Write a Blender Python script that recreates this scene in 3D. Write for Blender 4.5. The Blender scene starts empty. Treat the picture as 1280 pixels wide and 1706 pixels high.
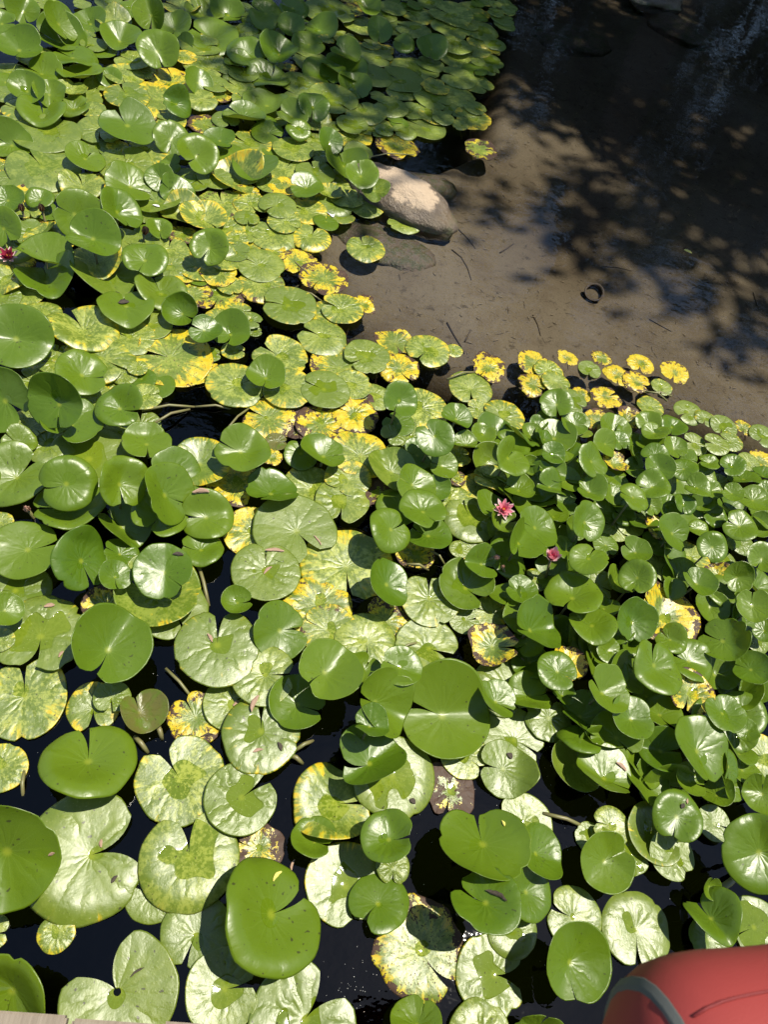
import bpy, bmesh, math, random
import numpy as np
from mathutils import Vector, Matrix, noise as mnoise
from mathutils.bvhtree import BVHTree

scene = bpy.context.scene
C = scene.collection
R_ = math.radians

# ------------------------------------------------------------------ camera
cam_data = bpy.data.cameras.new('camera')
cam = bpy.data.objects.new('camera', cam_data)
C.objects.link(cam)
rot = Matrix(((0.9790,-0.1577,-0.1294),(0.0575,0.8219,-0.5667),(0.1957,0.5473,0.8137)))
cam.matrix_world = Matrix.Translation((0, 0, 2.2)) @ rot.to_4x4()
cam_data.sensor_fit = 'VERTICAL'
cam_data.sensor_height = 36.0
cam_data.lens = 36.0 * 1289.0 / 1706.0
cam_data.clip_start = 0.02
cam_data.clip_end = 500
cam_data.dof.use_dof = True
cam_data.dof.focus_distance = 2.6
cam_data.dof.aperture_fstop = 8.0
scene.camera = cam

# ------------------------------------------------------------------ light
SUN_EL, SUN_AZ = 73.0, 16.0            # azimuth counted from +X towards +Y
sdir = Vector((math.cos(R_(SUN_EL)) * math.cos(R_(SUN_AZ)), math.cos(R_(SUN_EL)) * math.sin(R_(SUN_AZ)), math.sin(R_(SUN_EL))))
world = bpy.data.worlds.new('World')
scene.world = world
world.use_nodes = True
wn = world.node_tree
bg = wn.nodes['Background']
sky = wn.nodes.new('ShaderNodeTexSky')
sky.sky_type = 'NISHITA'
sky.sun_disc = False
sky.sun_elevation = R_(SUN_EL)
sky.sun_rotation = R_(90 - SUN_AZ)
sky.air_density = 1.15
sky.dust_density = 0.4
sky.ozone_density = 2.0
wn.links.new(sky.outputs[0], bg.inputs[0])
bg.inputs[1].default_value = 0.105
sl = bpy.data.lights.new('sun', 'SUN')
sl.energy = 5.0
sl.angle = R_(0.53)
sl.color = (1.0, 0.94, 0.79)
sun = bpy.data.objects.new('sun', sl)
C.objects.link(sun)
sun.rotation_euler = sdir.to_track_quat('Z', 'Y').to_euler()
vs = scene.view_settings
vs.view_transform = 'Standard'
vs.look = 'None'
vs.exposure = 0.66
vs.gamma = 1.0
scene.cycles.max_bounces = 6
scene.cycles.diffuse_bounces = 2
scene.cycles.glossy_bounces = 3
scene.cycles.transmission_bounces = 3
scene.cycles.volume_bounces = 0
scene.cycles.transparent_max_bounces = 8
scene.cycles.use_adaptive_sampling = True
scene.cycles.adaptive_threshold = 0.02
scene.cycles.caustics_reflective = False
scene.cycles.caustics_refractive = False

# ------------------------------------------------------------------ helpers
def tag(o, label=None, cat=None, group=None, kind=None):
    for k, v in (('label', label), ('category', cat), ('group', group), ('kind', kind)):
        if v: o[k] = v
    return o

def link(name, mesh, mat, parent=None):
    o = bpy.data.objects.new(name, mesh)
    if mat is not None and not mesh.materials: mesh.materials.append(mat)
    C.objects.link(o)
    if parent is not None: o.parent = parent
    return o

def empty(name, loc=(0, 0, 0)):
    o = bpy.data.objects.new(name, None)
    o.empty_display_size = 0.05
    o.location = loc
    C.objects.link(o)
    return o

def mesh_np(name, verts, faces, smooth=True):
    me = bpy.data.meshes.new(name)
    me.from_pydata([tuple(v) for v in verts], [], [tuple(f) for f in faces])
    if smooth: me.polygons.foreach_set('use_smooth', [True] * len(me.polygons))
    me.update()
    return me

def bm_mesh(name, bm, smooth=True):
    me = bpy.data.meshes.new(name)
    bm.normal_update()
    bm.to_mesh(me); bm.free()
    if smooth: me.polygons.foreach_set('use_smooth', [True] * len(me.polygons))
    return me

def tube(pts, rads, seg=6, cap=True):
    pts = [Vector(p) for p in pts]
    vs_, fs = [], []
    for i, p in enumerate(pts):
        t = (pts[min(i + 1, len(pts) - 1)] - pts[max(i - 1, 0)]).normalized()
        a = t.orthogonal().normalized() if abs(t.z) > .9 else t.cross(Vector((0, 0, 1))).normalized()
        b = t.cross(a).normalized()
        for k in range(seg):
            w = 2 * math.pi * k / seg
            vs_.append(tuple(p + (a * math.cos(w) + b * math.sin(w)) * rads[i]))
    for i in range(len(pts) - 1):
        for k in range(seg):
            k2 = (k + 1) % seg
            fs.append((i * seg + k, i * seg + k2, (i + 1) * seg + k2, (i + 1) * seg + k))
    if cap:
        fs.append(tuple(range(seg))[::-1])
        fs.append(tuple((len(pts) - 1) * seg + k for k in range(seg)))
    return vs_, fs

class NT:
    """tiny node-tree writer"""
    def __init__(s, name):
        s.m = bpy.data.materials.new(name); s.m.use_nodes = True
        s.t = s.m.node_tree
        for n in list(s.t.nodes): s.t.nodes.remove(n)
        s.out = s.t.nodes.new('ShaderNodeOutputMaterial')
    def n(s, kind, **kw):
        nd = s.t.nodes.new('ShaderNode' + kind)
        for k, v in kw.items(): setattr(nd, k, v)
        return nd
    def set(s, sock, v):
        if isinstance(v, bpy.types.NodeSocket): s.t.links.new(v, sock)
        elif isinstance(v, (tuple, list)) and len(v) == 3 and sock.type == 'RGBA': sock.default_value = (*v, 1)
        else: sock.default_value = v
    def math(s, op, a, b=0.0, c=None, clamp=False):
        nd = s.n('Math', operation=op); nd.use_clamp = clamp
        s.set(nd.inputs[0], a); s.set(nd.inputs[1], b)
        if c is not None: s.set(nd.inputs[2], c)
        return nd.outputs[0]
    def mix(s, f, a, b):
        nd = s.n('Mix', data_type='RGBA')
        s.set(nd.inputs[0], f); s.set(nd.inputs[6], a); s.set(nd.inputs[7], b)
        return nd.outputs[2]
    def step(s, v, lo, hi):
        nd = s.n('MapRange', interpolation_type='SMOOTHSTEP')
        s.set(nd.inputs[0], v); s.set(nd.inputs[1], lo); s.set(nd.inputs[2], hi)
        return nd.outputs[0]
    def noise(s, vec, scale, detail=3.0, rough=0.55, dist=0.0):
        nd = s.n('TexNoise')
        s.set(nd.inputs['Vector'], vec); s.set(nd.inputs['Scale'], scale); s.set(nd.inputs['Detail'], detail)
        s.set(nd.inputs['Roughness'], rough); s.set(nd.inputs['Distortion'], dist)
        return nd.outputs[0]
    def attr(s, name): return s.n('Attribute', attribute_name=name)
    def bump(s, h, strength=0.5, dist=0.01, normal=None):
        nd = s.n('Bump'); s.set(nd.inputs['Height'], h); nd.inputs['Strength'].default_value = strength
        nd.inputs['Distance'].default_value = dist
        if normal is not None: s.set(nd.inputs['Normal'], normal)
        return nd.outputs[0]
    def pbr(s, col, rough=0.5, normal=None, spec=0.5):
        p = s.n('BsdfPrincipled')
        s.set(p.inputs['Base Color'], col); s.set(p.inputs['Roughness'], rough)
        s.set(p.inputs['Specular IOR Level'], spec)
        if normal is not None: s.set(p.inputs['Normal'], normal)
        return p
    def done(s, sh):
        s.t.links.new(sh, s.out.inputs[0]); return s.m
    def mixsh(s, f, a, b):
        nd = s.n('MixShader'); s.set(nd.inputs[0], f); s.t.links.new(a, nd.inputs[1]); s.t.links.new(b, nd.inputs[2])
        return nd.outputs[0]

# ------------------------------------------------------------------ materials
def leaf_material():
    t = NT('lily_leaf')
    lp = t.attr('lp'); lk = t.attr('lk'); lm = t.attr('lm')
    s1 = t.n('SeparateXYZ'); t.set(s1.inputs[0], lp.outputs['Vector'])
    u, v, sd = s1.outputs
    s2 = t.n('SeparateXYZ'); t.set(s2.inputs[0], lk.outputs['Vector'])
    yel, brn, mot = s2.outputs
    s3 = t.n('SeparateXYZ'); t.set(s3.inputs[0], lm.outputs['Vector'])
    wet, red, flo = s3.outputs
    r = t.math('SQRT', t.math('ADD', t.math('MULTIPLY', u, u), t.math('MULTIPLY', v, v)))
    ang = t.math('ARCTAN2', v, u)
    vec = lp.outputs['Vector']
    n1 = t.noise(vec, 2.2, 2, .6)
    n2 = t.noise(vec, 7.0, 2, .6)
    n3 = t.noise(vec, 26.0, 1, .6)
    n4 = t.noise(vec, 14.0, 2, .65)
    wn_ = t.n('TexWhiteNoise', noise_dimensions='1D'); t.set(wn_.inputs['W'], sd)
    rnd = wn_.outputs[0]
    rs = t.n('SeparateColor'); t.set(rs.inputs[0], wn_.outputs[1])
    rn2, rn3 = rs.outputs[0], rs.outputs[1]
    # greens
    g = t.mix(rnd, (0.062, 0.122, 0.005), (0.135, 0.195, 0.007))
    g = t.mix(t.math('MULTIPLY', rn2, .35), g, (0.050, 0.112, 0.008))
    g = t.mix(t.math('MULTIPLY', t.step(n1, .35, .7), t.math('ADD', .10, t.math('MULTIPLY', flo, .28))), g, (0.15, 0.225, 0.012))
    g = t.mix(t.math('MULTIPLY', flo, .40), g, (0.165, 0.205, 0.020))
    # veins: fine pale lines from the stalk
    wav = t.math('ABSOLUTE', t.math('SINE', t.math('ADD', t.math('MULTIPLY', ang, 6.5), t.math('MULTIPLY', n1, 1.6))))
    vein = t.math('SUBTRACT', 1.0, t.step(t.math('MULTIPLY', wav, r), 0.0, 0.045))
    vein = t.math('MULTIPLY', vein, t.step(r, .95, .3))
    g = t.mix(t.math('MULTIPLY', vein, t.math('ADD', .27, t.math('MULTIPLY', flo, .0))), g, (0.22, 0.33, 0.06))
    g = t.mix(t.step(r, .13, .02), g, (0.20, 0.25, 0.02))
    q_ = t.math('DIVIDE', 1.0, t.math('ADD', t.math('MULTIPLY', r, .85), .18))
    cv = t.n('CombineXYZ'); t.set(cv.inputs[0], t.math('MULTIPLY', u, q_)); t.set(cv.inputs[1], t.math('MULTIPLY', v, q_)); t.set(cv.inputs[2], sd)
    tong = t.noise(cv.outputs[0], 8.0, 3, .65)
    # pale speckle / mottle
    mo = t.math('MULTIPLY', t.step(t.math('ADD', t.math('MULTIPLY', t.math('ADD', n4, tong), .5), t.math('MULTIPLY', t.math('SUBTRACT', n1, .5), .5)), .43, .6), mot)
    g = t.mix(mo, g, (0.38, 0.42, 0.075))
    sp = t.math('MULTIPLY', t.step(n3, .68, .74), t.math('ADD', .08, t.math('MULTIPLY', flo, .45)))
    g = t.mix(sp, g, (0.34, 0.38, 0.14))
    # yellowing, from the rim in ragged tongues
    ym = t.math('ADD', yel, t.math('MULTIPLY', t.math('SUBTRACT', n1, .5), 1.3))
    ym = t.math('ADD', ym, t.math('MULTIPLY', t.math('SUBTRACT', r, .62), .95))
    ym = t.math('ADD', ym, t.math('MULTIPLY', t.math('SUBTRACT', tong, .5), 1.5))
    ym = t.step(ym, .36, .74)
    ycol = t.mix(t.step(n2, .35, .65), (0.60, 0.40, 0.006), (0.62, 0.52, 0.02))
    ycol = t.mix(t.math('MULTIPLY', t.step(n4, .5, .62), t.math('MULTIPLY', mot, .6)), ycol, (0.35, 0.42, 0.06))
    col = t.mix(ym, g, ycol)
    # brown decay
    bm_ = t.math('ADD', brn, t.math('MULTIPLY', t.math('SUBTRACT', t.noise(vec, 3.1, 3, .65, .3), .5), 1.7))
    bm_ = t.math('ADD', bm_, t.math('MULTIPLY', t.math('SUBTRACT', r, .7), .75))
    bm_ = t.math('ADD', bm_, t.math('MULTIPLY', t.math('SUBTRACT', n3, .5), .45))
    brm = t.step(bm_, .44, .52)
    fleck = t.math('MULTIPLY', t.step(t.math('ADD', n3, t.math('MULTIPLY', n4, .5)), .90, .97), t.step(t.math('ADD', yel, brn), .2, .5))
    brm = t.math('MAXIMUM', brm, fleck)
    bcol = t.mix(n2, (0.030, 0.016, 0.010), (0.075, 0.043, 0.030))
    col = t.mix(brm, col, bcol)
    # young / red-tinged leaves
    col = t.mix(t.math('MULTIPLY', red, t.step(n1, .2, .6)), col, (0.14, 0.075, 0.04))
    # specks of dirt
    dm = t.math('MAXIMUM', t.step(t.noise(vec, 55.0, 1, .5), .735, .76), t.step(t.noise(vec, 13.0, 0, .5), .80, .815))
    col = t.mix(t.math('MULTIPLY', dm, .8), col, (0.03, 0.022, 0.012))
    # underside
    geo = t.n('NewGeometry')
    col = t.mix(geo.outputs['Backfacing'], col, t.mix(.5, col, (0.12, 0.10, 0.035)))
    # film of water lying in the hollow of floating leaves
    pud = t.math('ADD', t.math('SUBTRACT', t.math('MULTIPLY', wet, .62), r), t.math('MULTIPLY', t.math('SUBTRACT', t.noise(vec, 1.9, 0, .5), .5), 1.25))
    pud = t.math('MULTIPLY', t.step(pud, .0, .05), t.step(wet, .02, .1))
    rough = t.math('ADD', t.math('MULTIPLY', flo, .075), t.math('ADD', .29, t.math('MULTIPLY', n2, .14)))
    rough = t.math('ADD', rough, t.math('MULTIPLY', brm, .15))
    rough = t.math('ADD', t.math('MULTIPLY', rough, t.math('SUBTRACT', 1.0, pud)), t.math('MULTIPLY', pud, .05))
    # relief: corrugation between veins, crinkle
    wob = t.math('ADD', t.math('MULTIPLY', ang, 6.5), t.math('ADD', t.math('MULTIPLY', n1, 4.5), t.math('MULTIPLY', n2, 1.2)))
    cor = t.math('MULTIPLY', t.math('MULTIPLY', t.math('ABSOLUTE', t.math('SINE', wob)), t.step(t.noise(vec, 1.7, 1, .5), .35, .65)), t.math('MULTIPLY', r, t.math('SUBTRACT', 1.15, r)))
    h = t.math('ADD', t.math('MULTIPLY', cor, t.math('ADD', .30, t.math('MULTIPLY', flo, t.math('ADD', .06, t.math('MULTIPLY', t.math('POWER', rn3, 2.0), .75))))), t.math('MULTIPLY', n2, t.math('ADD', .03, t.math('MULTIPLY', flo, .07))))
    fine = t.math('MULTIPLY', t.math('MULTIPLY', t.math('SINE', t.math('ADD', t.math('MULTIPLY', ang, 23.0), t.math('MULTIPLY', n2, 7.0))), r), .012)
    h = t.math('ADD', h, fine)
    h = t.math('ADD', h, t.math('MULTIPLY', n3, t.math('MULTIPLY', flo, .025)))
    h = t.math('MULTIPLY', h, t.math('SUBTRACT', 1.0, t.math('MULTIPLY', pud, .9)))
    nrm = t.bump(h, .6, .016)
    p = t.pbr(col, rough, nrm, t.math('ADD', .5, t.math('MULTIPLY', flo, t.math('MULTIPLY', .5, t.math('SUBTRACT', 1.0, pud)))))
    spec_ = p.inputs['Specular IOR Level'].links[0].from_socket
    t.set(p.inputs['Specular IOR Level'], t.math('MULTIPLY', spec_, t.math('SUBTRACT', 1.0, t.math('MULTIPLY', brm, .75))))
    tr = t.n('BsdfTranslucent'); t.set(tr.inputs[0], t.mix(.45, col, (0.26, 0.38, 0.01)))
    t.set(tr.inputs[1], nrm)
    tf = t.math('MULTIPLY', .26, t.math('SUBTRACT', 1.0, brm))
    return t.done(t.mixsh(tf, p.outputs[0], tr.outputs[0]))

def stem_material():
    t = NT('lily_stalk')
    tc = t.n('TexCoord').outputs['Object']
    col = t.mix(t.noise(tc, 30, 2), (0.16, 0.12, 0.06), (0.12, 0.14, 0.04))
    return t.done(t.pbr(col, .45).outputs[0])

def water_material():
    t = NT('pond_water')
    tc = t.n('TexCoord').outputs['Object']
    mp = t.n('Mapping'); t.set(mp.inputs[0], tc); mp.inputs['Rotation'].default_value = (0, 0, R_(18)); mp.inputs['Scale'].default_value = (1.0, 1.3, 1.0)
    h = t.math('ADD', t.math('MULTIPLY', t.noise(mp.outputs[0], 4.0, 2, .5), .7), t.math('MULTIPLY', t.noise(mp.outputs[0], 22.0, 2, .5), .20))
    nrm = t.bump(h, .22, .02)
    fr = t.n('Fresnel'); fr.inputs[0].default_value = 1.333; t.set(fr.inputs[1], nrm)
    tr = t.n('BsdfTransparent'); t.set(tr.inputs[0], t.mix(t.attr('murk').outputs['Fac'], (0.95, 0.95, 0.95), (0.10, 0.10, 0.10)))   # tint darkened among the lilies so the sky reflection renders cleaner
    gl = t.n('BsdfGlossy'); gl.inputs['Roughness'].default_value = 0.015; t.set(gl.inputs[0], (1, 1, 1)); t.set(gl.inputs['Normal'], nrm)
    ab = t.n('VolumeAbsorption'); t.set(ab.inputs[0], (0.46, 0.40, 0.31)); ab.inputs['Density'].default_value = 4.5
    t.t.links.new(ab.outputs[0], t.out.inputs[1])
    return t.done(t.mixsh(fr.outputs[0], tr.outputs[0], gl.outputs[0]))

def mud_material():
    t = NT('pond_mud')
    geo = t.n('NewGeometry'); pos = geo.outputs['Position']
    z = t.n('SeparateXYZ'); t.set(z.inputs[0], pos)
    n1 = t.noise(pos, 1.6, 5, .6); n2 = t.noise(pos, 9, 5, .65); n3 = t.noise(pos, 55, 4, .7); n4 = t.noise(pos, 22, 4, .75, .6)
    mud = t.mix(n1, (0.125, 0.105, 0.075), (0.185, 0.16, 0.12))
    mud = t.mix(t.math('MULTIPLY', t.step(n2, .42, .7), .45), mud, (0.10, 0.078, 0.055))
    mud = t.mix(t.math('MULTIPLY', t.step(n4, .56, .70), .75), mud, (0.05, 0.04, 0.028))
    mud = t.mix(t.math('MULTIPLY', t.step(t.noise(pos, 130, 2, .6), .58, .68), .55), mud, (0.06, 0.048, 0.034))
    mud = t.mix(t.math('MULTIPLY', t.step(n3, .62, .72), .5), mud, (0.28, 0.24, 0.18))
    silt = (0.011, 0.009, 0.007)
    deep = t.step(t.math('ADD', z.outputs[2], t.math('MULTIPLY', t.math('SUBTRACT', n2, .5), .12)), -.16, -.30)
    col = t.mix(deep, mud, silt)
    bank = t.mix(n3, (0.035, 0.027, 0.018), (0.10, 0.08, 0.05))
    col = t.mix(t.step(z.outputs[2], .0, .06), col, bank)
    nrm = t.bump(t.math('MULTIPLY', t.math('ADD', n2, t.math('MULTIPLY', n3, .4)), t.math('SUBTRACT', 1.0, deep)), .6, .02)
    return t.done(t.pbr(col, .85, nrm, .2).outputs[0])

def rock_material(name, lo, hi, dry=True):
    t = NT(name)
    tc = t.n('TexCoord').outputs['Object']
    geo = t.n('NewGeometry'); z = t.n('SeparateXYZ'); t.set(z.inputs[0], geo.outputs['Position'])
    n1 = t.noise(tc, 6, 5, .65); n2 = t.noise(tc, 22, 5, .7); n3 = t.noise(tc, 90, 3, .7)
    wetc = t.mix(n2, (0.05, 0.036, 0.026), (0.15, 0.115, 0.085))
    wetc = t.mix(t.step(n1, .5, .65), wetc, (0.115, 0.085, 0.055))
    wetc = t.mix(t.math('MULTIPLY', t.step(z.outputs[2], .05, .0), t.step(n2, .4, .6)), wetc, (0.05, 0.055, 0.02))
    dryc = t.mix(n1, lo, hi)
    dryc = t.mix(t.math('MULTIPLY', t.step(n2, .55, .7), .35), dryc, (0.22, 0.17, 0.13))
    m = t.step(t.math('ADD', z.outputs[2], t.math('MULTIPLY', t.math('SUBTRACT', n1, .5), .11)), .078, .088)
    col = t.mix(m, wetc, dryc) if dry else wetc
    rough = t.math('ADD', .45, t.math('MULTIPLY', m, .4))
    nrm = t.bump(t.math('ADD', n2, t.math('MULTIPLY', n3, .35)), .7, .02)
    return t.done(t.pbr(col, rough, nrm, .4).outputs[0])

def plain(name, c1, c2, scale=12.0, rough=.5, bump=.2, spec=.5, coord='Object', transl=0.0):
    t = NT(name)
    tc = t.n('TexCoord').outputs[coord]
    n = t.noise(tc, scale, 4, .6)
    col = t.mix(n, c1, c2)
    p = t.pbr(col, rough, t.bump(n, bump, .01), spec)
    if transl:
        tr = t.n('BsdfTranslucent'); t.set(tr.inputs[0], col)
        return t.done(t.mixsh(transl, p.outputs[0], tr.outputs[0]))
    return t.done(p.outputs[0])

def wood_material():
    t = NT('weathered_wood')
    tc = t.n('TexCoord').outputs['Object']
    mp = t.n('Mapping'); t.set(mp.inputs[0], tc); mp.inputs['Scale'].default_value = (60, 4, 20)
    g = t.noise(mp.outputs[0], 1.6, 6, .65, .4)
    col = t.mix(g, (0.10, 0.075, 0.055), (0.30, 0.255, 0.20))
    col = t.mix(t.step(g, .62, .7), col, (0.06, 0.045, 0.035))
    return t.done(t.pbr(col, .8, t.bump(g, .6, .004), .25).outputs[0])

def fabric_material(name, col, dark):
    t = NT(name)
    tc = t.n('TexCoord').outputs['Object']
    n = t.noise(tc, 6, 3, .5); f = t.noise(tc, 700, 1, .5)
    c = t.mix(n, dark, col)
    return t.done(t.pbr(c, .62, t.bump(f, .25, .001), .3).outputs[0])

M = dict(leaf=leaf_material(), stem=stem_material(), water=water_material(), mud=mud_material(),
         rock=rock_material('pale_rock', (0.32, 0.235, 0.16), (0.43, 0.335, 0.24)),
         darkrock=rock_material('bank_rock', (0.055, 0.05, 0.036), (0.12, 0.10, 0.075)),
         wetrock=rock_material('sunken_rock', (0.1, 0.1, 0.1), (0.1, 0.1, 0.1), dry=False),
         wood=wood_material(),
         bag=fabric_material('red_cloth', (0.27, 0.040, 0.036), (0.23, 0.034, 0.03)),
         trim=fabric_material('grey_webbing', (0.10, 0.105, 0.10), (0.07, 0.075, 0.07)),
         seam=fabric_material('dark_red_seam', (0.17, 0.02, 0.02), (0.14, 0.018, 0.018)),
         petal=plain('pink_petal', (0.72, 0.12, 0.22), (0.85, 0.42, 0.45), 60, .5, .1, transl=.25),
         petal_in=plain('deep_pink_petal', (0.64, 0.05, 0.16), (0.75, 0.14, 0.26), 60, .5, .1, transl=.25),
         petal_out=plain('pale_pink_petal', (0.72, 0.42, 0.45), (0.80, 0.62, 0.60), 60, .5, .1, transl=.25),
         petal_dark=plain('crimson_petal', (0.20, 0.008, 0.03), (0.34, 0.03, 0.07), 60, .5, .1, transl=.2),
         white=plain('white_petal', (0.75, 0.74, 0.72), (0.82, 0.82, 0.82), 40, .5, .1, transl=.2),
         stamen=plain('yellow_stamen', (0.75, 0.36, 0.02), (0.85, 0.55, 0.05), 80, .6, .1),
         sepal=plain('brown_sepal', (0.13, 0.07, 0.05), (0.22, 0.13, 0.09), 40, .5, .2),
         wilt=plain('wilted_petal', (0.50, 0.28, 0.20), (0.70, 0.46, 0.38), 40, .6, .3, transl=.2),
         litter=plain('dry_leaf', (0.20, 0.12, 0.075), (0.36, 0.24, 0.17), 60, .7, .4),
         litter_y=plain('yellow_leaflet', (0.55, 0.48, 0.08), (0.66, 0.60, 0.16), 60, .6, .2),
         litter_d=plain('black_debris', (0.02, 0.014, 0.01), (0.06, 0.045, 0.03), 90, .8, .4),
         twig=plain('sunken_twig', (0.05, 0.038, 0.026), (0.09, 0.07, 0.05), 30, .8, .3),
         straw=plain('pale_straw', (0.22, 0.18, 0.12), (0.32, 0.27, 0.19), 30, .8, .3),
         can=plain('rusty_tin', (0.028, 0.02, 0.015), (0.075, 0.055, 0.04), 25, .55, .3),
         bark=plain('bark', (0.05, 0.037, 0.026), (0.12, 0.092, 0.066), 18, .9, .8),
         tree_leaf=plain('tree_foliage', (0.045, 0.08, 0.010), (0.085, 0.13, 0.016), 3, .5, .0, transl=.3),
         bush_leaf=plain('bush_foliage', (0.04, 0.07, 0.010), (0.08, 0.115, 0.018), 3, .55, .0, transl=.25))

# ------------------------------------------------------------------ terrain
def smooth01(v, lo, hi):
    t = np.clip((v - lo) / (hi - lo), 0, 1)
    return t * t * (3 - 2 * t)

CLEAR = [(1.1033,6.0385,0.0000), (0.9311,4.8780,0.0000), (0.8417,4.1141,-0.0000), (0.5507,3.7818,0.0000), (0.1585,3.7285,0.0000), (0.0035,3.4085,0.0000), (0.0015,2.8592,0.0000),
         (0.1861,2.5572,0.0000), (0.3234,2.4116,0.0000), (0.6575,2.3580,0.0000), (0.8637,2.3061,0.0000), (1.2395,2.3643,0.0000), (1.6056,2.4185,0.0000), (1.9969,2.2666,0.0000), (6.0, 2.6, 0), (8.0, 9.0, 0), (1.2, 9.0, 0)]

def clear_sd(X, Y):
    P = np.array([c[:2] for c in CLEAR]); n = len(P)
    d = np.full(X.shape, 1e9); inside = np.zeros(X.shape, bool)
    for i in range(n):
        a, b = P[i], P[(i + 1) % n]
        ab = b - a
        t = np.clip(((X - a[0]) * ab[0] + (Y - a[1]) * ab[1]) / (ab @ ab), 0, 1)
        d = np.minimum(d, np.hypot(X - a[0] - t * ab[0], Y - a[1] - t * ab[1]))
        cond = (a[1] > Y) != (b[1] > Y)
        with np.errstate(divide='ignore', invalid='ignore'):
            xi = (b[0] - a[0]) * (Y - a[1]) / (b[1] - a[1]) + a[0]
        inside ^= cond & (X < xi)
    return np.where(inside, d, -d)

def bed_z(X, Y):
    sd = clear_sd(X, Y)
    wav = 0.018 * np.sin(X * 3.1 + 1.2 * np.sin(Y * 2.3)) + 0.015 * np.sin(Y * 4.3 + X * 1.7) + 0.006 * np.sin(X * 11 + Y * 7)
    z = -0.085 + wav - 0.60 * smooth01(-sd, -0.02, 0.42)
    ys = 7.25 + 3.6 * (1 - smooth01(X, 0.4, 1.7)) + 0.18 * np.sin(X * 2.1) + .08 * np.sin(X * 6.3)
    k = smooth01(Y, ys - .5, ys + 1.2)
    k = np.maximum(k, smooth01(X, 6.5, 8.0)); k = np.maximum(k, smooth01(-X, 6.5, 8.0)); k = np.maximum(k, smooth01(-Y, 4.0, 5.5))
    return z * (1 - k) + (0.42 + wav * 2) * k

def ticks(a, b, step, far):
    core = list(np.arange(a, b + 1e-6, step)); lo, hi = [], []
    s, p = step * 2, a
    while p > -far:
        p -= s; s *= 1.5; lo.append(p)
    s, p = step * 2, b
    while p < far:
        p += s; s *= 1.5; hi.append(p)
    return np.array(lo[::-1] + core + hi)

gx, gy = ticks(-2.5, 4.2, 0.04, 90), ticks(-0.3, 7.6, 0.04, 90)
GX, GY = np.meshgrid(gx, gy)
GZ = bed_z(GX, GY)
nx_, ny_ = len(gx), len(gy)
verts = np.stack([GX.ravel(), GY.ravel(), GZ.ravel()], 1)
idx = np.arange(nx_ * ny_).reshape(ny_, nx_)
faces = np.stack([idx[:-1, :-1].ravel(), idx[:-1, 1:].ravel(), idx[1:, 1:].ravel(), idx[1:, :-1].ravel()], 1)
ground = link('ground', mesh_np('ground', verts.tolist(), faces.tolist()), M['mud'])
tag(ground, 'brown muddy pond bed rising into a dark bank', 'pond bed', kind='structure')
wx, wy = np.linspace(-8, 8, 81), np.linspace(-5.5, 11, 83)
WX, WY = np.meshgrid(wx, wy); nW = WX.size
wverts = np.concatenate([np.stack([WX.ravel(), WY.ravel(), np.full(nW, zz)], 1) for zz in (0.0, -1.2)])
wi = np.arange(nW).reshape(WX.shape)
wf = np.stack([wi[:-1, :-1].ravel(), wi[:-1, 1:].ravel(), wi[1:, 1:].ravel(), wi[1:, :-1].ravel()], 1)
wfaces = wf.tolist() + (wf[:, ::-1] + nW).tolist()
loop = list(wi[0, :]) + list(wi[1:, -1]) + list(wi[-1, -2::-1]) + list(wi[-2:0:-1, 0])
for a, b in zip(loop, loop[1:] + loop[:1]): wfaces.append((int(b), int(a), int(a) + nW, int(b) + nW))
wme = mesh_np('water', wverts.tolist(), wfaces, False)
mk = wme.attributes.new('murk', 'FLOAT', 'POINT')
mk.data.foreach_set('value', np.tile(smooth01(-clear_sd(WX, WY), .0, .45).ravel(), 2).astype(np.float32))
water = link('water', wme, M['water'])
tag(water, 'still dark pond water mirroring trees and blue sky', 'water', kind='structure')

# ------------------------------------------------------------------ trees
def leaf_cloud(name, blobs, n, size, seed, mat, parent, flat=.5):
    """n folded leaf faces spread through several clumps"""
    rg = np.random.default_rng(seed)
    w = np.array([b[3] * b[4] * b[5] for b in blobs]); w = w / w.sum()
    which = rg.choice(len(blobs), n, p=w)
    B = np.array(blobs)[which]
    # clumpy: pick twig centres, then leaves round them
    m = max(8, n // 14)
    tw = rg.normal(size=(m, 3)); tw /= np.linalg.norm(tw, axis=1)[:, None]
    tw *= rg.uniform(.25, 1, (m, 1)) ** .45
    ti = rg.integers(0, m, n)
    # each twig belongs to one blob
    tb = np.array(blobs)[rg.choice(len(blobs), m, p=w)]
    ctr = (tb[:, :3] + tw * tb[:, 3:6])[ti] + rg.normal(size=(n, 3)) * np.array([.16, .16, .10])
    a = rg.normal(size=(n, 3)); a[:, 2] *= flat; a /= np.linalg.norm(a, axis=1)[:, None]
    b = rg.normal(size=(n, 3)); b -= (a * b).sum(1)[:, None] * a; b /= np.linalg.norm(b, axis=1)[:, None]
    c = np.cross(a, b)
    s = size * rg.uniform(.6, 1.3, (n, 1))
    v0 = ctr - a * s; v1 = ctr + b * s * .42 + c * s * .12; v2 = ctr + a * s; v3 = ctr - b * s * .42 + c * s * .12
    V = np.stack([v0, v1, v2, v3], 1).reshape(-1, 3)
    me = bpy.data.meshes.new(name)
    me.vertices.add(4 * n); me.vertices.foreach_set('co', V.ravel())
    me.loops.add(4 * n); me.loops.foreach_set('vertex_index', np.arange(4 * n))
    me.polygons.add(n); me.polygons.foreach_set('loop_start', np.arange(n) * 4)
    me.update(calc_edges=True); me.validate()
    return link(name, me, mat, parent)

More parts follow.
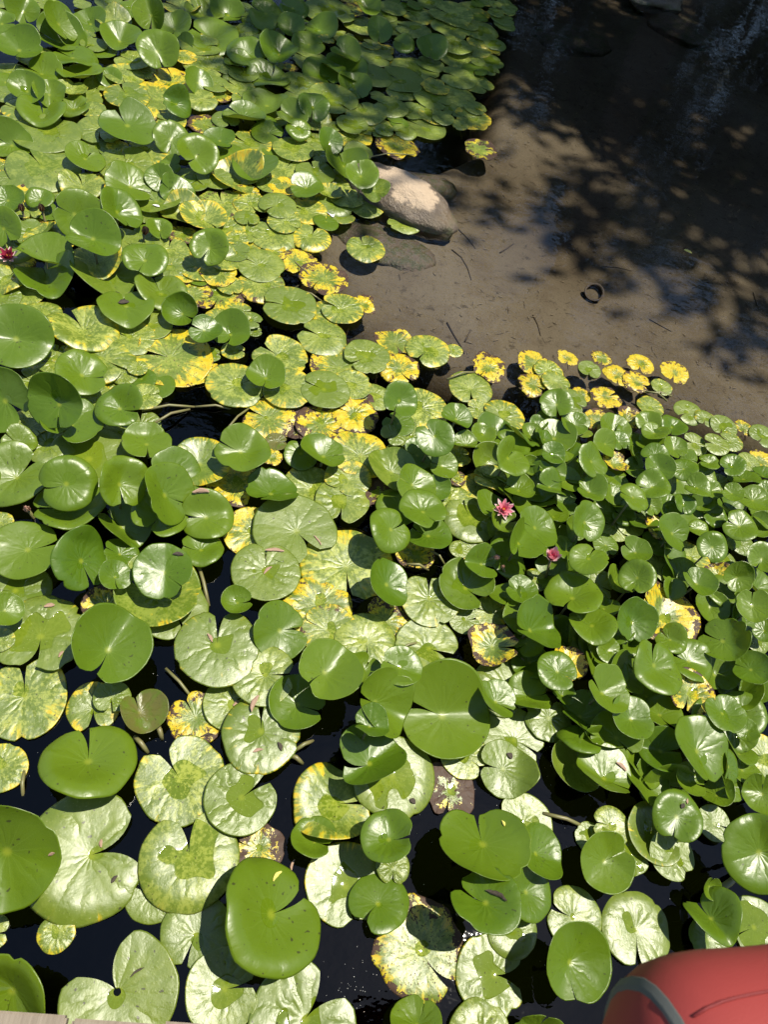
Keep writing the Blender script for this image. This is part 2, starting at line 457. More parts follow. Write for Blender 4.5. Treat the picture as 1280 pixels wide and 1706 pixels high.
def tree(loc, height, blobs, n, size, seed, label, group):
    rg = random.Random(seed)
    root = empty('bank_tree', loc)
    tag(root, label, 'tree', group)
    pts = [(0, 0, -.2)]; rad = [.24]
    top = Vector((sum(b[0] for b in blobs) / len(blobs), sum(b[1] for b in blobs) / len(blobs), height * .75))
    for k in range(1, 7):
        f = k / 6
        pts.append((top.x * f ** 1.6 + rg.uniform(-.08, .08), top.y * f ** 1.6 + rg.uniform(-.08, .08), height * .78 * f)); rad.append(.24 * (1 - .8 * f))
    v, f = tube(pts, rad, 10)
    link('trunk', mesh_np('trunk', v, f), M['bark'], root)
    for b in blobs:
        i = rg.randint(2, 4); s = Vector(pts[i]); e = Vector(b[:3])
        mid = s.lerp(e, .5) + Vector((rg.uniform(-.2, .2), rg.uniform(-.2, .2), .3))
        v, f = tube([s, s.lerp(mid, .5) + Vector((0, 0, .1)), mid, e], [rad[i] * .5, rad[i] * .4, .05, .015], 7)
        link('limb', mesh_np('limb', v, f), M['bark'], root)
    leaf_cloud('crown', blobs, n, size, seed, M['tree_leaf'], root)
    return root
# crowns reach out over the far water: they shade it and are mirrored in it
tree((3.0, 8.7, .35), 11.0, [(0.07, -1.80, 6.35, 1.87, 1.65, 1.03), (1.65, -3.50, 6.07, 1.76, 1.43, 0.92), (-0.87, -2.48, 7.18, 1.65, 1.43, 1.03), (-1.26, -0.76, 8.56, 1.76, 1.76, 1.38), (1.46, -0.65, 8.83, 2.09, 1.98, 1.61), (0.47, -3.67, 7.73, 1.65, 1.10, 0.92), (0.93, -0.33, 4.42, 1.98, 0.99, 1.03)], 13500, .105, 11,
     'broad bank tree leaning over the far water, mirrored in it', 'trees on the far bank')
tree((7.0, 6.6, .35), 11.5, [(-1.29, -0.79, 6.90, 1.87, 1.87, 1.15), (-2.45, 0.52, 7.45, 1.76, 1.65, 1.15), (0.12, 0.36, 9.66, 2.20, 2.20, 1.61), (-1.60, -2.07, 8.00, 1.76, 1.32, 1.03), (-0.65, 0.88, 4.69, 1.65, 1.32, 1.03)], 12000, .105, 12,
     'tall bank tree right of the pond, shading the clear water', 'trees on the far bank')
tree((-.4, 11.4, .35), 12.0, [(0.93, -1.88, 7.18, 2.20, 1.65, 1.49), (2.42, -2.26, 8.28, 1.98, 1.65, 1.49), (-1.18, -0.86, 8.28, 2.20, 1.76, 1.61), (0.98, -0.63, 10.49, 2.42, 2.20, 1.61), (0.73, -0.73, 4.42, 2.42, 1.32, 1.26), (1.68, -4.25, 9.11, 1.43, 1.10, 0.92)], 15000, .11, 13,
     'bushy bank tree straight behind the far lily pads', 'trees on the far bank')
def bush(loc, blobs, n, seed, label):
    root = empty('bank_bush', loc); tag(root, label, 'bush', 'bushes on the far bank')
    rg = random.Random(seed)
    for k in range(5):
        a = rg.uniform(0, 6.28)
        v, f = tube([(0, 0, -.1), (.2 * math.cos(a), .2 * math.sin(a), .5), (.5 * math.cos(a), .5 * math.sin(a), 1.2)], [.03, .024, .01], 6)
        link('branch', mesh_np('branch', v, f), M['bark'], root)
    leaf_cloud('foliage', blobs, n, .115, seed, M['bush_leaf'], root)
for i, (bx, by, bh, lab) in enumerate(((.6, 12.4, 5.0, 'tall dark bush left of the broad bank tree'), (2.4, 11.0, 4.6, 'tall dark bush right behind the broad bank tree'), (4.4, 10.2, 4.8, 'tall dark bush behind the boulders'), (6.2, 9.6, 4.6, 'tall dark bush right of the boulders'),
        (8.0, 8.8, 5.0, 'tall dark bush far right behind the tall tree'), (9.2, 6.6, 4.8, 'dark bush on the right bank beside the tall tree'), (9.6, 4.2, 4.2, 'outermost dark bush on the right bank'), (-2.8, 12.8, 4.6, 'dark bush far left on the bank'))):
    bush((bx, by, .4), [(0, 0, bh * .5, 1.3, .9, bh * .5), (.8, -.2, bh * .4, .8, .7, bh * .4), (-.8, .1, bh * .45, .8, .6, bh * .4)], 6000, 40 + i, lab)


# ------------------------------------------------------------------ rocks
def rock(name, loc, axes, rotz, seed, mat, label, rough=.16, sub=4, flat_top=None, tilt=0.0):
    bm = bmesh.new()
    bmesh.ops.create_icosphere(bm, subdivisions=sub, radius=1.0)
    off = Vector((seed * 3.7, seed * 1.3, seed * 9.1))
    for v in bm.verts:
        p = v.co.copy()
        d = mnoise.noise(p * 1.3 + off) * rough * 1.6 + mnoise.noise(p * 3.1 + off) * rough * .7 + mnoise.noise(p * 8.0 + off) * rough * .22
        cell = mnoise.cell(p * 2.2 + off)
        p *= 1 + d + cell * rough * .18
        if flat_top is not None and p.z > flat_top: p.z = flat_top + (p.z - flat_top) * .35
        v.co = Vector((p.x * axes[0], p.y * axes[1], p.z * axes[2]))
    o = link(name, bm_mesh(name, bm), mat)
    o.location = loc; o.rotation_euler = (0, tilt, rotz)
    tag(o, label, 'rock')
    return o
rk = rock('pale_rock', (.315, 3.36, -.005), (.305, .165, .115), R_(-29), 3, M['rock'], 'pale dry-topped boulder jutting from the lily pads into clear water', .085, 5)
rock('sunken_rock', (.27, 3.08, -.075), (.26, .15, .055), R_(-22), 5, M['wetrock'], 'brown sunken stone under water in front of the pale boulder', .14, 4)
rock('sunken_rock', (.46, 3.63, -.09), (.16, .12, .06), R_(10), 6, M['wetrock'], 'rounded sunken stone behind the pale boulder', .12, 4)
rock('bank_rock', (2.1316,6.5053,0.0000), (.22, .14, .08), R_(15), 8, M['darkrock'], 'angular mossy rock at the top edge above the clear water', .2, 4, .5)
rock('sunken_rock', (1.4249,5.7199,-0.1000), (.32, .2, .07), R_(10), 14, M['wetrock'], 'shaded sunken slab right of the last far lily pads', .14, 4)
rock('sunken_rock', (2.3514,6.2738,-0.0800), (.3, .22, .07), R_(-20), 15, M['wetrock'], 'brown sunken slab below the mossy top edge rock', .14, 4)


# ------------------------------------------------------------------ lily pads
KIND = {  # yellowing, brown, mottle, wet film, red, floating look
    'G': (-.9, -.9, .0, .0, .0, .0), 'L': (-.50, -.55, .12, .45, .0, 1.), 'M': (.12, -.16, .55, .3, .0, 1.),
    'Q': (.40, .13, .65, .2, .0, .9), 'Y': (.64, .38, .40, .1, .0, .8), 'O': (.70, .30, .3, .0, .1, .6), 'P': (.12, -.30, 1.0, .25, .0, 1.),
    'B': (.75, .80, .2, .3, .0, .8), 'T': (.85, .38, .1, .0, .0, .6), 'R': (-.8, -.7, .0, .0, .5, .2), 'X': (.25, .42, .8, .35, .0, 1.)}
NA, RINGS = 46, (0.06, .16, .28, .41, .55, .68, .80, .90, .965, 1.0)

def pad_arrays(R, nw, kind, lv, form, seed):
    rg = np.random.default_rng(1000 + seed)
    h = math.radians(max(nw, 2)) / 2
    # the petiole joint is the origin, the notch opens along +x
    phi = np.linspace(h, 2 * math.pi - h, NA)
    lobe = rg.uniform(.7, 1.9)
    edge = np.minimum(phi - h, 2 * math.pi - h - phi)
    out = 1.0 + .025 * np.cos(2 * phi + rg.uniform(0, 6)) * rg.uniform(0, 1)
    for k in (3, 4, 5, 7, 9, 12):
        out += rg.normal() * .030 / k ** .7 * np.cos(k * phi + rg.uniform(0, 6.28)) * (.6 if kind in 'GLR' else 1.0)
    if kind in 'TXBO' or (kind == 'Y' and rg.random() < .5):
        nz_ = rg.normal(size=NA); nz_ = (nz_ + np.roll(nz_, 1) * .8 + np.roll(nz_, 2) * .4) / 1.5
        out += nz_ * (.075 if kind == 'T' else .035)
        for k in (2, 3, 4): out += rg.normal() * (.08 if kind == 'T' else .03) * np.cos(k * phi + rg.uniform(0, 6.28))
    for _ in range(rg.integers(0, 4) if rg.random() < .55 else 0):     # nibbled rim
        c = rg.uniform(.3, 5.9); out *= 1 - rg.uniform(.03, .14) * np.exp(-((phi - c) / rg.uniform(.05, .14)) ** 2)
    out *= 1 - rg.uniform(.10, .26) * np.exp(-(edge / rg.uniform(.12, .3)) ** 2)
    rr = np.array(RINGS)
    rad = rr[:, None] * out[None, :]
    hr = h * (.10 + .90 * rr ** lobe)
    t01 = (phi - h) / (2 * math.pi - 2 * h)
    PH = hr[:, None] + (2 * math.pi - 2 * hr)[:, None] * t01[None, :]
    bow = rg.normal() * .10                       # the slit is seldom straight
    PH = PH + bow * (rr[:, None] ** 2) * np.cos(PH / 2) ** 2 * np.sign(np.cos(PH)) * (np.cos(PH) > 0)
    X = rad * np.cos(PH) - .05 * rr[:, None] ** 2
    Y = rad * np.sin(PH)
    r = np.sqrt(X * X + Y * Y); ph = np.broadcast_to(phi[None, :], X.shape)
    Z = np.zeros_like(X)
    if lv <= 1 and form == '.':
        amp = rg.uniform(.6, 1.5)
        Z += amp * (.026 * r ** 2 * np.cos(2 * ph + rg.uniform(0, 6)) + .016 * r ** 2 * np.cos(3 * ph + rg.uniform(0, 6)) + .008 * r ** 3 * np.cos(7 * ph + rg.uniform(0, 6)))
        Z += rg.uniform(-.09, .02) * np.clip((r - .68) / .32, 0, 1.2) ** 2 * (1 + .6 * np.cos(ph + rg.uniform(0, 6)))
        Z += rg.uniform(.0, .05) * r
        Z -= .03 * np.exp(-(r / .25) ** 2)
        if kind in 'YQTBX': Z += .020 * r ** 2 * np.cos(5 * ph + rg.uniform(0, 6)) + .016 * r ** 2 * np.cos(8 * ph + rg.uniform(0, 6))
    else:
        cone = rg.uniform(.04, .24) if form == '.' else .12
        Z += cone * r ** rg.uniform(.9, 1.5)
        Z += rg.uniform(.04, .15) * r ** 2 * np.cos(2 * ph + rg.uniform(0, 6)) + rg.uniform(.01, .07) * r ** 2 * np.cos(3 * ph + rg.uniform(0, 6))
        Z += .018 * r ** 3 * np.cos(6 * ph + rg.uniform(0, 6))
        if form == '.':                            # the two halves hinge on the midrib
            a = rg.uniform(-.5, .5); Z += rg.uniform(.02, .30) * np.sqrt((-X * math.sin(a) + Y * math.cos(a)) ** 2 + .004)
        rim = rg.uniform(-.16, .08)
        Z += rim * np.clip((r - .7) / .3, 0, 1.2) ** 2
        if form == '.' and rg.random() < .65:      # crease across the blade: part of it bends up
            a = rg.uniform(0, 6.28); s_ = X * math.cos(a) + Y * math.sin(a) - rg.uniform(.05, .35)
            Z += rg.uniform(.3, .75) * np.clip(s_, 0, 1) ** 1.1
    if form[0] == 'v':
        a = rg.uniform(-.3, .3); s_ = np.abs(-X * math.sin(a) + Y * math.cos(a))
        Z += rg.uniform(.55, .8) * np.sqrt(s_ ** 2 + .01)
    elif form[0] == 'c':
        Z += rg.uniform(.38, .55) * r ** 2.4
    elif form[0] == 'e':
        a = math.radians(float(form[1:]) + 90); s_ = X * math.cos(a) + Y * math.sin(a)
        Z += 1.1 * np.clip(s_ - .52, 0, 1) ** 1.3
    Z += .012 * np.sin(ph / 2 - math.pi / 2) * r      # one lobe rides over the other
    Z -= Z.mean()
    V = [(0.0, 0.0, float(Z[0].mean()))]
    grid = np.stack([X, Y, Z], 2)
    lip = grid[-1].copy(); lip[:, :2] *= .988; lip[:, 2] -= .0016 / R + .010
    grid = np.concatenate([grid, lip[None]], 0)
    V = np.concatenate([np.array(V), grid.reshape(-1, 3)], 0)
    nr = len(RINGS) + 1
    F = []
    for k in range(NA - 1): F.append((0, 1 + k, 2 + k))
    for i in range(nr - 1):
        b0, b1 = 1 + i * NA, 1 + (i + 1) * NA
        for k in range(NA - 1): F.append((b0 + k, b1 + k, b1 + k + 1, b0 + k + 1))
    yel, brn, mot, wet, red, flo = KIND[kind]
    j = rg.normal(size=6)
    if lv > 1 and kind == 'L': wet = 0; flo = .4
    if kind == 'L':
        yel += .10 * j[0]; mot = max(0, mot + .22 * j[2]); wet = max(0, wet + .28 * j[3] - .05)
        if rg.random() < .2: yel += .45; brn += .25
    else:
        yel += .10 * j[0]; brn += .07 * j[1]; mot = min(1, max(0, mot + (.12 * j[2] if kind not in 'GRO' else 0))); wet = max(0, wet + .15 * j[3])
    n = len(V)
    lp = np.stack([V[:, 0], V[:, 1], np.full(n, seed * 1.37 + .11)], 1)
    lk = np.tile(np.array([yel, brn, mot]), (n, 1)); lm = np.tile(np.array([wet, red, flo]), (n, 1))
    return V * R, F, lp, lk, lm

def add_attrs(me, lp, lk, lm):
    for nm, a in (('lp', lp), ('lk', lk), ('lm', lm)):
        at = me.attributes.new(nm, 'FLOAT_VECTOR', 'POINT'); at.data.foreach_set('vector', np.ascontiguousarray(a, dtype=np.float32).ravel())

# x, y, z, normal x, normal y, notch direction xyz, radius, notch angle, kind, level, form, seed, label
PADS = [
(-0.4967,0.3048,0.1759,-0.102,-0.584,-0.983,-0.062,-0.170,0.1225,6,'G',5,'.',0,'large tilted glossy green pad, nearest one left of the largest pad'),
(-0.3331,0.3481,0.0220,0.050,-0.023,0.935,0.353,-0.038,0.1576,57,'L',1,'.',1,'largest pad of all, a whitish two-lobed one near the plank deck'),
(-0.0927,0.3652,0.0285,0.029,0.044,-0.231,0.972,-0.037,0.1247,27,'L',1,'.',2,'large floating light green pad, nearest one below the yellow-edged round pad'),
(-0.1683,0.2775,0.0060,0.000,0.000,-0.974,0.227,0.000,0.0686,15,'L',0,'.',3,'floating light green pad, nearest one lower right of the largest pad'),
(-0.3683,0.1762,0.0060,0.000,0.000,-0.277,0.961,0.000,0.0435,4,'M',0,'.',4,'small floating pale mottled green pad, nearest one above the plank deck'),
(-0.1993,0.0671,0.0060,0.000,0.000,-0.732,0.681,0.000,0.1338,65,'L',0,'.',5,'large floating light green pad, nearest one upper right of the plank deck'),
(-0.4073,0.0373,0.1478,-0.103,-0.591,-0.021,-0.803,-0.595,0.1037,3,'G',4,'.',6,'tilted glossy green pad, nearest one upper left of the plank deck'),
(-0.0450,0.1968,0.0125,0.000,0.000,-0.203,-0.979,0.000,0.0868,12,'L',0,'.',8,'floating light green pad, second nearest one lower right of the largest pad'),
(0.0464,0.0877,0.0190,0.000,0.000,0.976,0.218,0.000,0.0897,15,'L',0,'.',9,'floating light green pad, nearest one right of the plank deck'),
(0.1303,0.2429,0.1258,0.538,0.176,0.731,0.390,-0.561,0.1347,12,'G',4,'.',10,'large tilted glossy green pad, nearest one left of the half-rotted pad'),
(0.2416,0.0401,0.0255,0.000,0.000,0.614,0.789,0.000,0.1281,46,'L',0,'.',11,'large floating light green pad, nearest one left of the half-rotted pad'),
(0.3166,0.3359,0.0060,0.000,0.000,0.313,-0.950,0.000,0.1055,4,'L',0,'.',12,'floating light green pad, nearest one upper left of the half-rotted pad'),
(0.4011,0.2995,0.0268,-0.080,0.291,-0.694,-0.703,0.156,0.0789,12,'G',1,'.',13,'floating glossy green pad, nearest one upper left of the half-rotted pad'),
(0.2191,0.4342,0.0433,-0.093,0.388,0.941,-0.267,0.208,0.0613,12,'G',2,'c',14,'small cupped glossy green pad, nearest one lower right of the white notched pad'),
(0.2664,0.5385,0.0225,0.091,0.119,0.994,0.046,-0.097,0.1134,12,'M',1,'e180',15,'curled-rim pale mottled green pad, nearest one lower right of the white notched pad'),
(0.3979,0.4367,0.1436,-0.213,0.281,0.976,0.020,0.216,0.0704,9,'G',4,'.',16,'raised glossy green pad, nearest one above the half-rotted pad'),
(0.0782,0.4026,0.0060,0.000,0.000,-0.974,0.228,0.000,0.0691,4,'Y',0,'.',18,'floating yellow brown-blotched pad, nearest one lower right of the yellow-edged round pad'),
(0.0154,0.5214,0.0350,-0.018,-0.001,0.749,0.663,0.014,0.0963,19,'L',1,'.',19,'floating light green pad, nearest one right of the yellow-edged round pad'),
(-0.1566,0.5585,0.0125,0.000,0.000,-0.690,0.724,0.000,0.1192,19,'P',0,'.',20,'pale round pad with yellow brown-flecked edge'),
(0.0396,0.7012,0.0415,0.007,0.011,-0.146,0.989,-0.010,0.1118,19,'L',1,'.',21,'round white-sheened pad with deep notch and dry leaf'),
(-0.0515,0.7833,0.0125,0.000,0.000,0.775,0.633,0.000,0.0819,15,'L',0,'.',22,'floating light green pad, nearest one upper left of the white notched pad'),
(-0.1483,0.7291,0.0060,0.000,0.000,-0.628,0.778,0.000,0.0789,6,'Y',0,'.',23,'floating yellow brown-blotched pad, nearest one right of the olive brown leaf'),
(0.1326,0.7915,0.0469,0.048,0.071,0.976,-0.217,-0.031,0.0843,6,'G',2,'.',24,'raised glossy green pad, nearest one upper right of the white notched pad'),
(0.1953,0.8600,0.1482,0.263,-0.056,-0.743,-0.649,0.165,0.0906,6,'G',4,'.',25,'raised glossy green pad, nearest one below the broad creamy pad'),
(0.0272,0.8642,0.0480,0.003,-0.012,0.991,0.137,-0.001,0.0951,9,'L',1,'.',26,'floating light green pad, nearest one above the white notched pad'),
(0.3568,0.7875,0.1492,0.572,-0.144,-0.819,-0.050,0.571,0.0977,12,'G',4,'v',27,'folded glossy green pad, nearest one lower left of the brown yellow-tongued pad'),
(0.3201,0.7029,0.2040,-0.005,0.307,-0.961,0.260,-0.089,0.0511,12,'G',5,'v',28,'small folded glossy green pad, nearest one right of the white notched pad'),
(0.5616,0.8152,0.0549,-0.019,-0.001,-0.973,0.228,-0.018,0.1370,10,'G',2,'.',29,'large raised glossy green pad, nearest one lower left of the brown yellow-tongued pad'),
(0.3404,0.6354,0.1191,-0.110,0.311,-0.896,-0.443,0.042,0.0927,12,'G',4,'v',30,'folded glossy green pad, nearest one right of the white notched pad'),
(0.4232,0.6237,0.0290,0.058,-0.013,-0.972,0.228,0.060,0.1191,4,'L',1,'.',31,'large floating light green pad, nearest one right of the white notched pad'),
(0.7530,0.6848,0.0220,0.038,-0.029,-0.999,0.019,0.039,0.0839,12,'L',1,'e90',32,'curled-rim light green pad, nearest one below the brown yellow-tongued pad'),
(0.5952,0.6069,0.0060,0.000,0.000,-0.171,-0.985,0.000,0.0789,15,'B',0,'.',33,'floating brown rotting pad, nearest one below the brown yellow-tongued pad'),
(0.6379,0.7144,0.0125,0.000,0.000,0.821,-0.570,0.000,0.0749,4,'M',0,'.',34,'floating pale mottled green pad, nearest one below the brown yellow-tongued pad'),
(0.7953,0.7800,0.0060,0.000,0.000,0.913,-0.409,0.000,0.1000,9,'L',0,'.',35,'floating light green pad, second nearest one below the brown yellow-tongued pad'),
(0.7227,0.8701,0.0738,0.146,0.080,0.885,-0.456,-0.094,0.0675,12,'G',3,'.',36,'raised glossy green pad, nearest one below the brown yellow-tongued pad'),
(0.8365,0.9140,0.0523,-0.018,0.085,0.998,-0.053,0.022,0.0724,4,'G',2,'.',37,'raised glossy green pad, nearest one lower right of the brown yellow-tongued pad'),
(0.7680,0.9354,0.0125,0.000,0.000,0.505,-0.863,0.000,0.0995,6,'L',0,'.',38,'floating light green pad, nearest one below the brown yellow-tongued pad'),
(0.9036,0.8562,0.0190,0.000,0.000,0.235,0.972,0.000,0.0740,6,'L',0,'.',39,'floating light green pad, nearest one lower right of the brown yellow-tongued pad'),
(0.6435,0.4468,0.1623,-0.124,0.483,-0.111,0.861,-0.496,0.1188,9,'G',5,'.',40,'large tilted glossy green pad, nearest one upper right of the half-rotted pad'),
(0.8106,0.5405,0.0060,0.000,0.000,-0.974,0.228,0.000,0.0860,12,'L',0,'.',41,'floating light green pad, nearest one upper right of the half-rotted pad'),
(0.8177,0.4489,0.0964,0.365,0.166,-0.930,0.111,0.351,0.0738,6,'G',3,'.',42,'tilted glossy green pad, nearest one left of the lower right stalk'),
(0.6315,0.3030,0.2078,-0.349,0.388,-0.827,0.301,-0.475,0.0852,9,'G',5,'.',43,'tilted glossy green pad, nearest one upper right of the half-rotted pad'),
(0.7870,0.3529,0.0842,0.253,0.075,-0.895,-0.359,0.263,0.0751,9,'G',3,'.',44,'raised glossy green pad, nearest one upper right of the half-rotted pad'),
(0.5249,0.2022,0.0060,0.000,0.000,0.598,-0.801,0.000,0.1211,15,'X',0,'.',45,'half-rotted pale and brown pad glinting in the sun'),
(0.7158,0.1637,0.0125,0.000,0.000,0.999,-0.047,0.000,0.0977,42,'L',0,'.',46,'floating light green pad, nearest one right of the half-rotted pad'),
(0.7654,0.2698,0.0190,0.000,0.000,0.564,0.826,0.000,0.0697,15,'L',0,'.',47,'floating light green pad, second nearest one right of the half-rotted pad'),
(0.6724,0.0298,0.0190,0.000,0.000,-0.013,-1.000,0.000,0.0795,6,'L',0,'.',48,'floating light green pad, nearest one lower right of the half-rotted pad'),
(0.5078,0.0513,0.0475,-0.238,0.609,0.558,0.724,-0.407,0.0616,3,'G',2,'.',49,'small tilted glossy green pad, nearest one below the half-rotted pad'),
(0.8135,0.0478,0.0532,-0.135,-0.616,-0.013,0.784,0.620,0.0639,6,'G',2,'.',50,'tilted glossy green pad, nearest one lower right of the half-rotted pad'),
(0.8760,0.1918,0.1472,0.212,-0.125,-0.173,-0.981,-0.089,0.0899,3,'G',4,'.',51,'raised glossy green pad, nearest one left of the red bag'),
(0.9405,0.3134,0.0060,0.000,0.000,-0.974,0.228,0.000,0.0802,15,'L',0,'.',52,'floating light green pad, nearest one left of the lower right stalk'),
(1.1229,0.2960,0.0060,0.000,0.000,-0.175,-0.985,0.000,0.1012,15,'L',0,'.',53,'floating light green pad, nearest one upper left of the red bag'),
(1.0217,0.4487,0.0759,0.045,-0.128,0.856,0.517,0.028,0.0790,4,'G',3,'.',54,'raised glossy green pad, nearest one left of the lower right stalk'),
(1.2051,0.5458,0.0285,-0.026,0.031,0.913,-0.406,0.036,0.0907,12,'L',1,'c',56,'cupped light green pad, nearest one upper left of the lower right stalk'),
(1.2445,0.4903,0.0350,0.050,0.015,0.741,-0.671,-0.026,0.0709,4,'L',1,'.',57,'floating light green pad, nearest one upper left of the lower right stalk'),
(1.2300,0.5781,0.1128,-0.104,-0.187,-0.240,-0.948,-0.207,0.0728,6,'G',4,'.',58,'raised glossy green pad, nearest one upper left of the lower right stalk'),
(1.2997,0.3415,0.0926,-0.330,0.514,-0.327,0.724,-0.607,0.0752,12,'G',3,'v',59,'folded glossy green pad, nearest one lower left of the lower right stalk'),
(1.4368,0.4920,0.1646,-0.157,-0.321,0.981,0.060,0.185,0.1043,9,'G',5,'.',61,'raised glossy green pad, nearest one upper right of the lower right stalk'),
(1.4791,0.3312,0.0060,0.000,0.000,-0.944,-0.331,0.000,0.0826,6,'L',0,'.',62,'floating light green pad, nearest one lower right of the lower right stalk'),
(1.3234,0.2884,0.0220,-0.012,0.029,-0.192,-0.981,0.026,0.0577,4,'G',1,'.',63,'small floating glossy green pad, nearest one above the red bag'),
(1.0421,0.6822,0.0887,0.089,0.396,0.881,-0.459,0.113,0.0893,12,'G',3,'v',64,'folded glossy green pad, nearest one lower right of the brown yellow-tongued pad'),
(0.9820,0.7215,0.0220,0.044,-0.005,0.913,0.406,-0.039,0.0860,12,'L',1,'c',65,'cupped light green pad, nearest one lower right of the brown yellow-tongued pad'),
(1.0385,0.9155,0.1458,0.191,0.166,-0.817,0.574,0.063,0.0763,12,'G',4,'.',66,'raised glossy green pad, nearest one lower left of the orange-lobed pad'),
(1.1287,0.8502,0.1206,-0.009,0.071,0.968,0.252,-0.009,0.0715,3,'G',4,'.',67,'raised glossy green pad, nearest one below the orange-lobed pad'),
(0.9982,0.8686,0.0513,0.059,0.229,-0.974,0.226,0.006,0.0760,4,'G',2,'.',68,'raised glossy green pad, second nearest one lower right of the brown yellow-tongued pad'),
(1.2235,1.0259,0.1382,0.317,-0.245,-0.217,0.922,0.321,0.0908,12,'G',4,'.',69,'tilted glossy green pad, nearest one below the orange-lobed pad'),
(1.3755,1.0864,0.0844,-0.018,0.085,-0.967,0.254,-0.039,0.0809,9,'G',3,'.',70,'raised glossy green pad, nearest one lower right of the orange-lobed pad'),
(1.3540,0.9724,0.0862,-0.044,-0.045,-0.330,-0.942,-0.057,0.0776,12,'Y',3,'.',71,'raised yellow brown-blotched pad, nearest one below the orange-lobed pad'),
(1.4909,1.1632,0.1127,-0.498,0.075,-0.727,0.507,-0.463,0.0811,9,'G',4,'.',73,'tilted glossy green pad, nearest one lower left of the right edge middle'),
(1.5638,1.0679,0.1229,-0.518,0.157,-0.682,0.518,-0.517,0.0609,4,'G',4,'.',74,'small tilted glossy green pad, nearest one below the right edge middle'),
(1.4187,0.8949,0.1471,0.131,0.135,-0.582,0.812,-0.034,0.0645,3,'G',4,'.',75,'raised glossy green pad, nearest one below the right edge middle'),
(1.3262,0.7722,0.1335,0.289,-0.037,0.032,-0.998,-0.048,0.1012,6,'G',4,'.',77,'raised glossy green pad, nearest one above the lower right stalk'),
(1.4055,0.6756,0.0543,-0.406,0.510,-0.629,0.446,-0.637,0.0490,3,'G',2,'.',79,'small tilted glossy green pad, nearest one above the lower right stalk'),
(1.2334,0.7773,0.0794,-0.138,-0.115,0.986,0.073,0.147,0.0689,12,'G',3,'v',80,'folded glossy green pad, nearest one below the orange-lobed pad'),
(1.3013,0.6917,0.0971,0.161,-0.003,0.930,-0.333,-0.153,0.0524,12,'G',3,'.',81,'small raised glossy green pad, nearest one above the lower right stalk'),
(1.6196,0.8173,0.0220,-0.021,-0.031,-0.973,0.229,-0.014,0.0744,12,'M',1,'.',82,'floating pale mottled green pad, nearest one above the lower right stalk'),
(1.5410,0.6838,0.0807,-0.361,-0.100,0.133,0.978,0.158,0.0598,12,'G',3,'.',83,'small tilted glossy green pad, second nearest one above the lower right stalk'),
(1.4029,0.5968,0.0220,-0.001,-0.051,0.974,-0.228,-0.011,0.0543,15,'L',1,'.',84,'small floating light green pad, nearest one above the lower right stalk'),
(1.0631,0.5533,0.0350,-0.030,-0.002,-0.973,0.228,-0.029,0.0570,6,'L',1,'.',85,'small floating light green pad, nearest one upper left of the lower right stalk'),
(-0.6180,0.9013,0.0220,-0.009,-0.013,0.214,-0.977,-0.011,0.1269,23,'L',1,'.',87,'large floating light green pad, nearest one upper left of the olive brown leaf'),
(-0.6120,0.7294,0.0060,0.000,0.000,-0.295,0.955,0.000,0.1158,12,'M',0,'.',88,'large floating pale mottled green pad, nearest one left of the olive brown leaf'),
(-0.6126,0.5370,0.0060,0.000,0.000,-0.824,0.567,0.000,0.0653,30,'M',0,'.',89,'floating pale mottled green pad, nearest one upper left of the largest pad'),
(-0.4027,0.8530,0.1277,0.292,-0.041,-0.107,-0.994,-0.010,0.1088,11,'G',4,'.',90,'raised glossy green pad, nearest one upper left of the olive brown leaf'),
(-0.4254,0.7195,0.0060,0.000,0.000,0.224,-0.975,0.000,0.0722,27,'M',0,'.',91,'floating pale mottled green pad, nearest one left of the olive brown leaf'),
(-0.3812,0.7489,0.0220,0.019,0.015,0.165,-0.986,0.012,0.0505,30,'L',1,'.',92,'small floating light green pad, nearest one left of the olive brown leaf'),
(-0.2920,0.7157,0.0463,0.365,0.103,-0.519,0.848,0.110,0.0623,9,'R',2,'.',93,'olive brown young leaf beside navy water at left'),
(-0.3870,0.5615,0.0877,-0.003,0.471,-0.253,0.853,-0.457,0.1200,15,'G',3,'.',94,'large tilted glossy green pad, nearest one lower left of the olive brown leaf'),
(-0.3137,1.1067,0.1252,0.174,-0.228,0.850,-0.457,-0.263,0.0852,3,'G',4,'.',95,'raised glossy green pad, nearest one above the olive brown leaf'),
(-0.3318,1.0796,0.0492,-0.030,0.035,-0.973,0.227,-0.037,0.1258,9,'L',2,'.',96,'large raised light green pad, nearest one above the olive brown leaf'),
(-0.2754,1.0437,0.0220,0.014,0.016,0.615,-0.788,0.004,0.1086,9,'L',1,'.',97,'floating light green pad, nearest one upper right of the olive brown leaf'),
(-0.5462,1.1083,0.1200,0.710,-0.071,0.460,-0.706,-0.538,0.0941,12,'G',4,'e60',98,'curled-rim glossy green pad, nearest one lower right of the pale wilted bud'),
(-0.4453,1.0772,0.1125,0.283,-0.077,0.227,-0.963,-0.145,0.0485,9,'G',4,'.',99,'small raised glossy green pad, nearest one above the olive brown leaf'),
(-0.4649,1.1909,0.0462,0.321,0.136,-0.947,0.064,0.315,0.0564,3,'G',2,'.',100,'small raised glossy green pad, nearest one lower right of the pale wilted bud'),
(-0.7268,1.1552,0.0529,0.021,0.001,0.921,0.389,-0.020,0.1019,12,'G',2,'.',101,'raised glossy green pad, nearest one below the pale wilted bud'),
(-0.7331,1.0385,0.0060,0.000,0.000,-0.987,-0.162,0.000,0.0970,4,'L',0,'.',102,'floating light green pad, nearest one below the pale wilted bud'),
(-0.7116,0.9351,0.0934,0.387,-0.049,-0.881,-0.315,0.353,0.0488,3,'G',3,'.',103,'small tilted glossy green pad, nearest one below the pale wilted bud'),
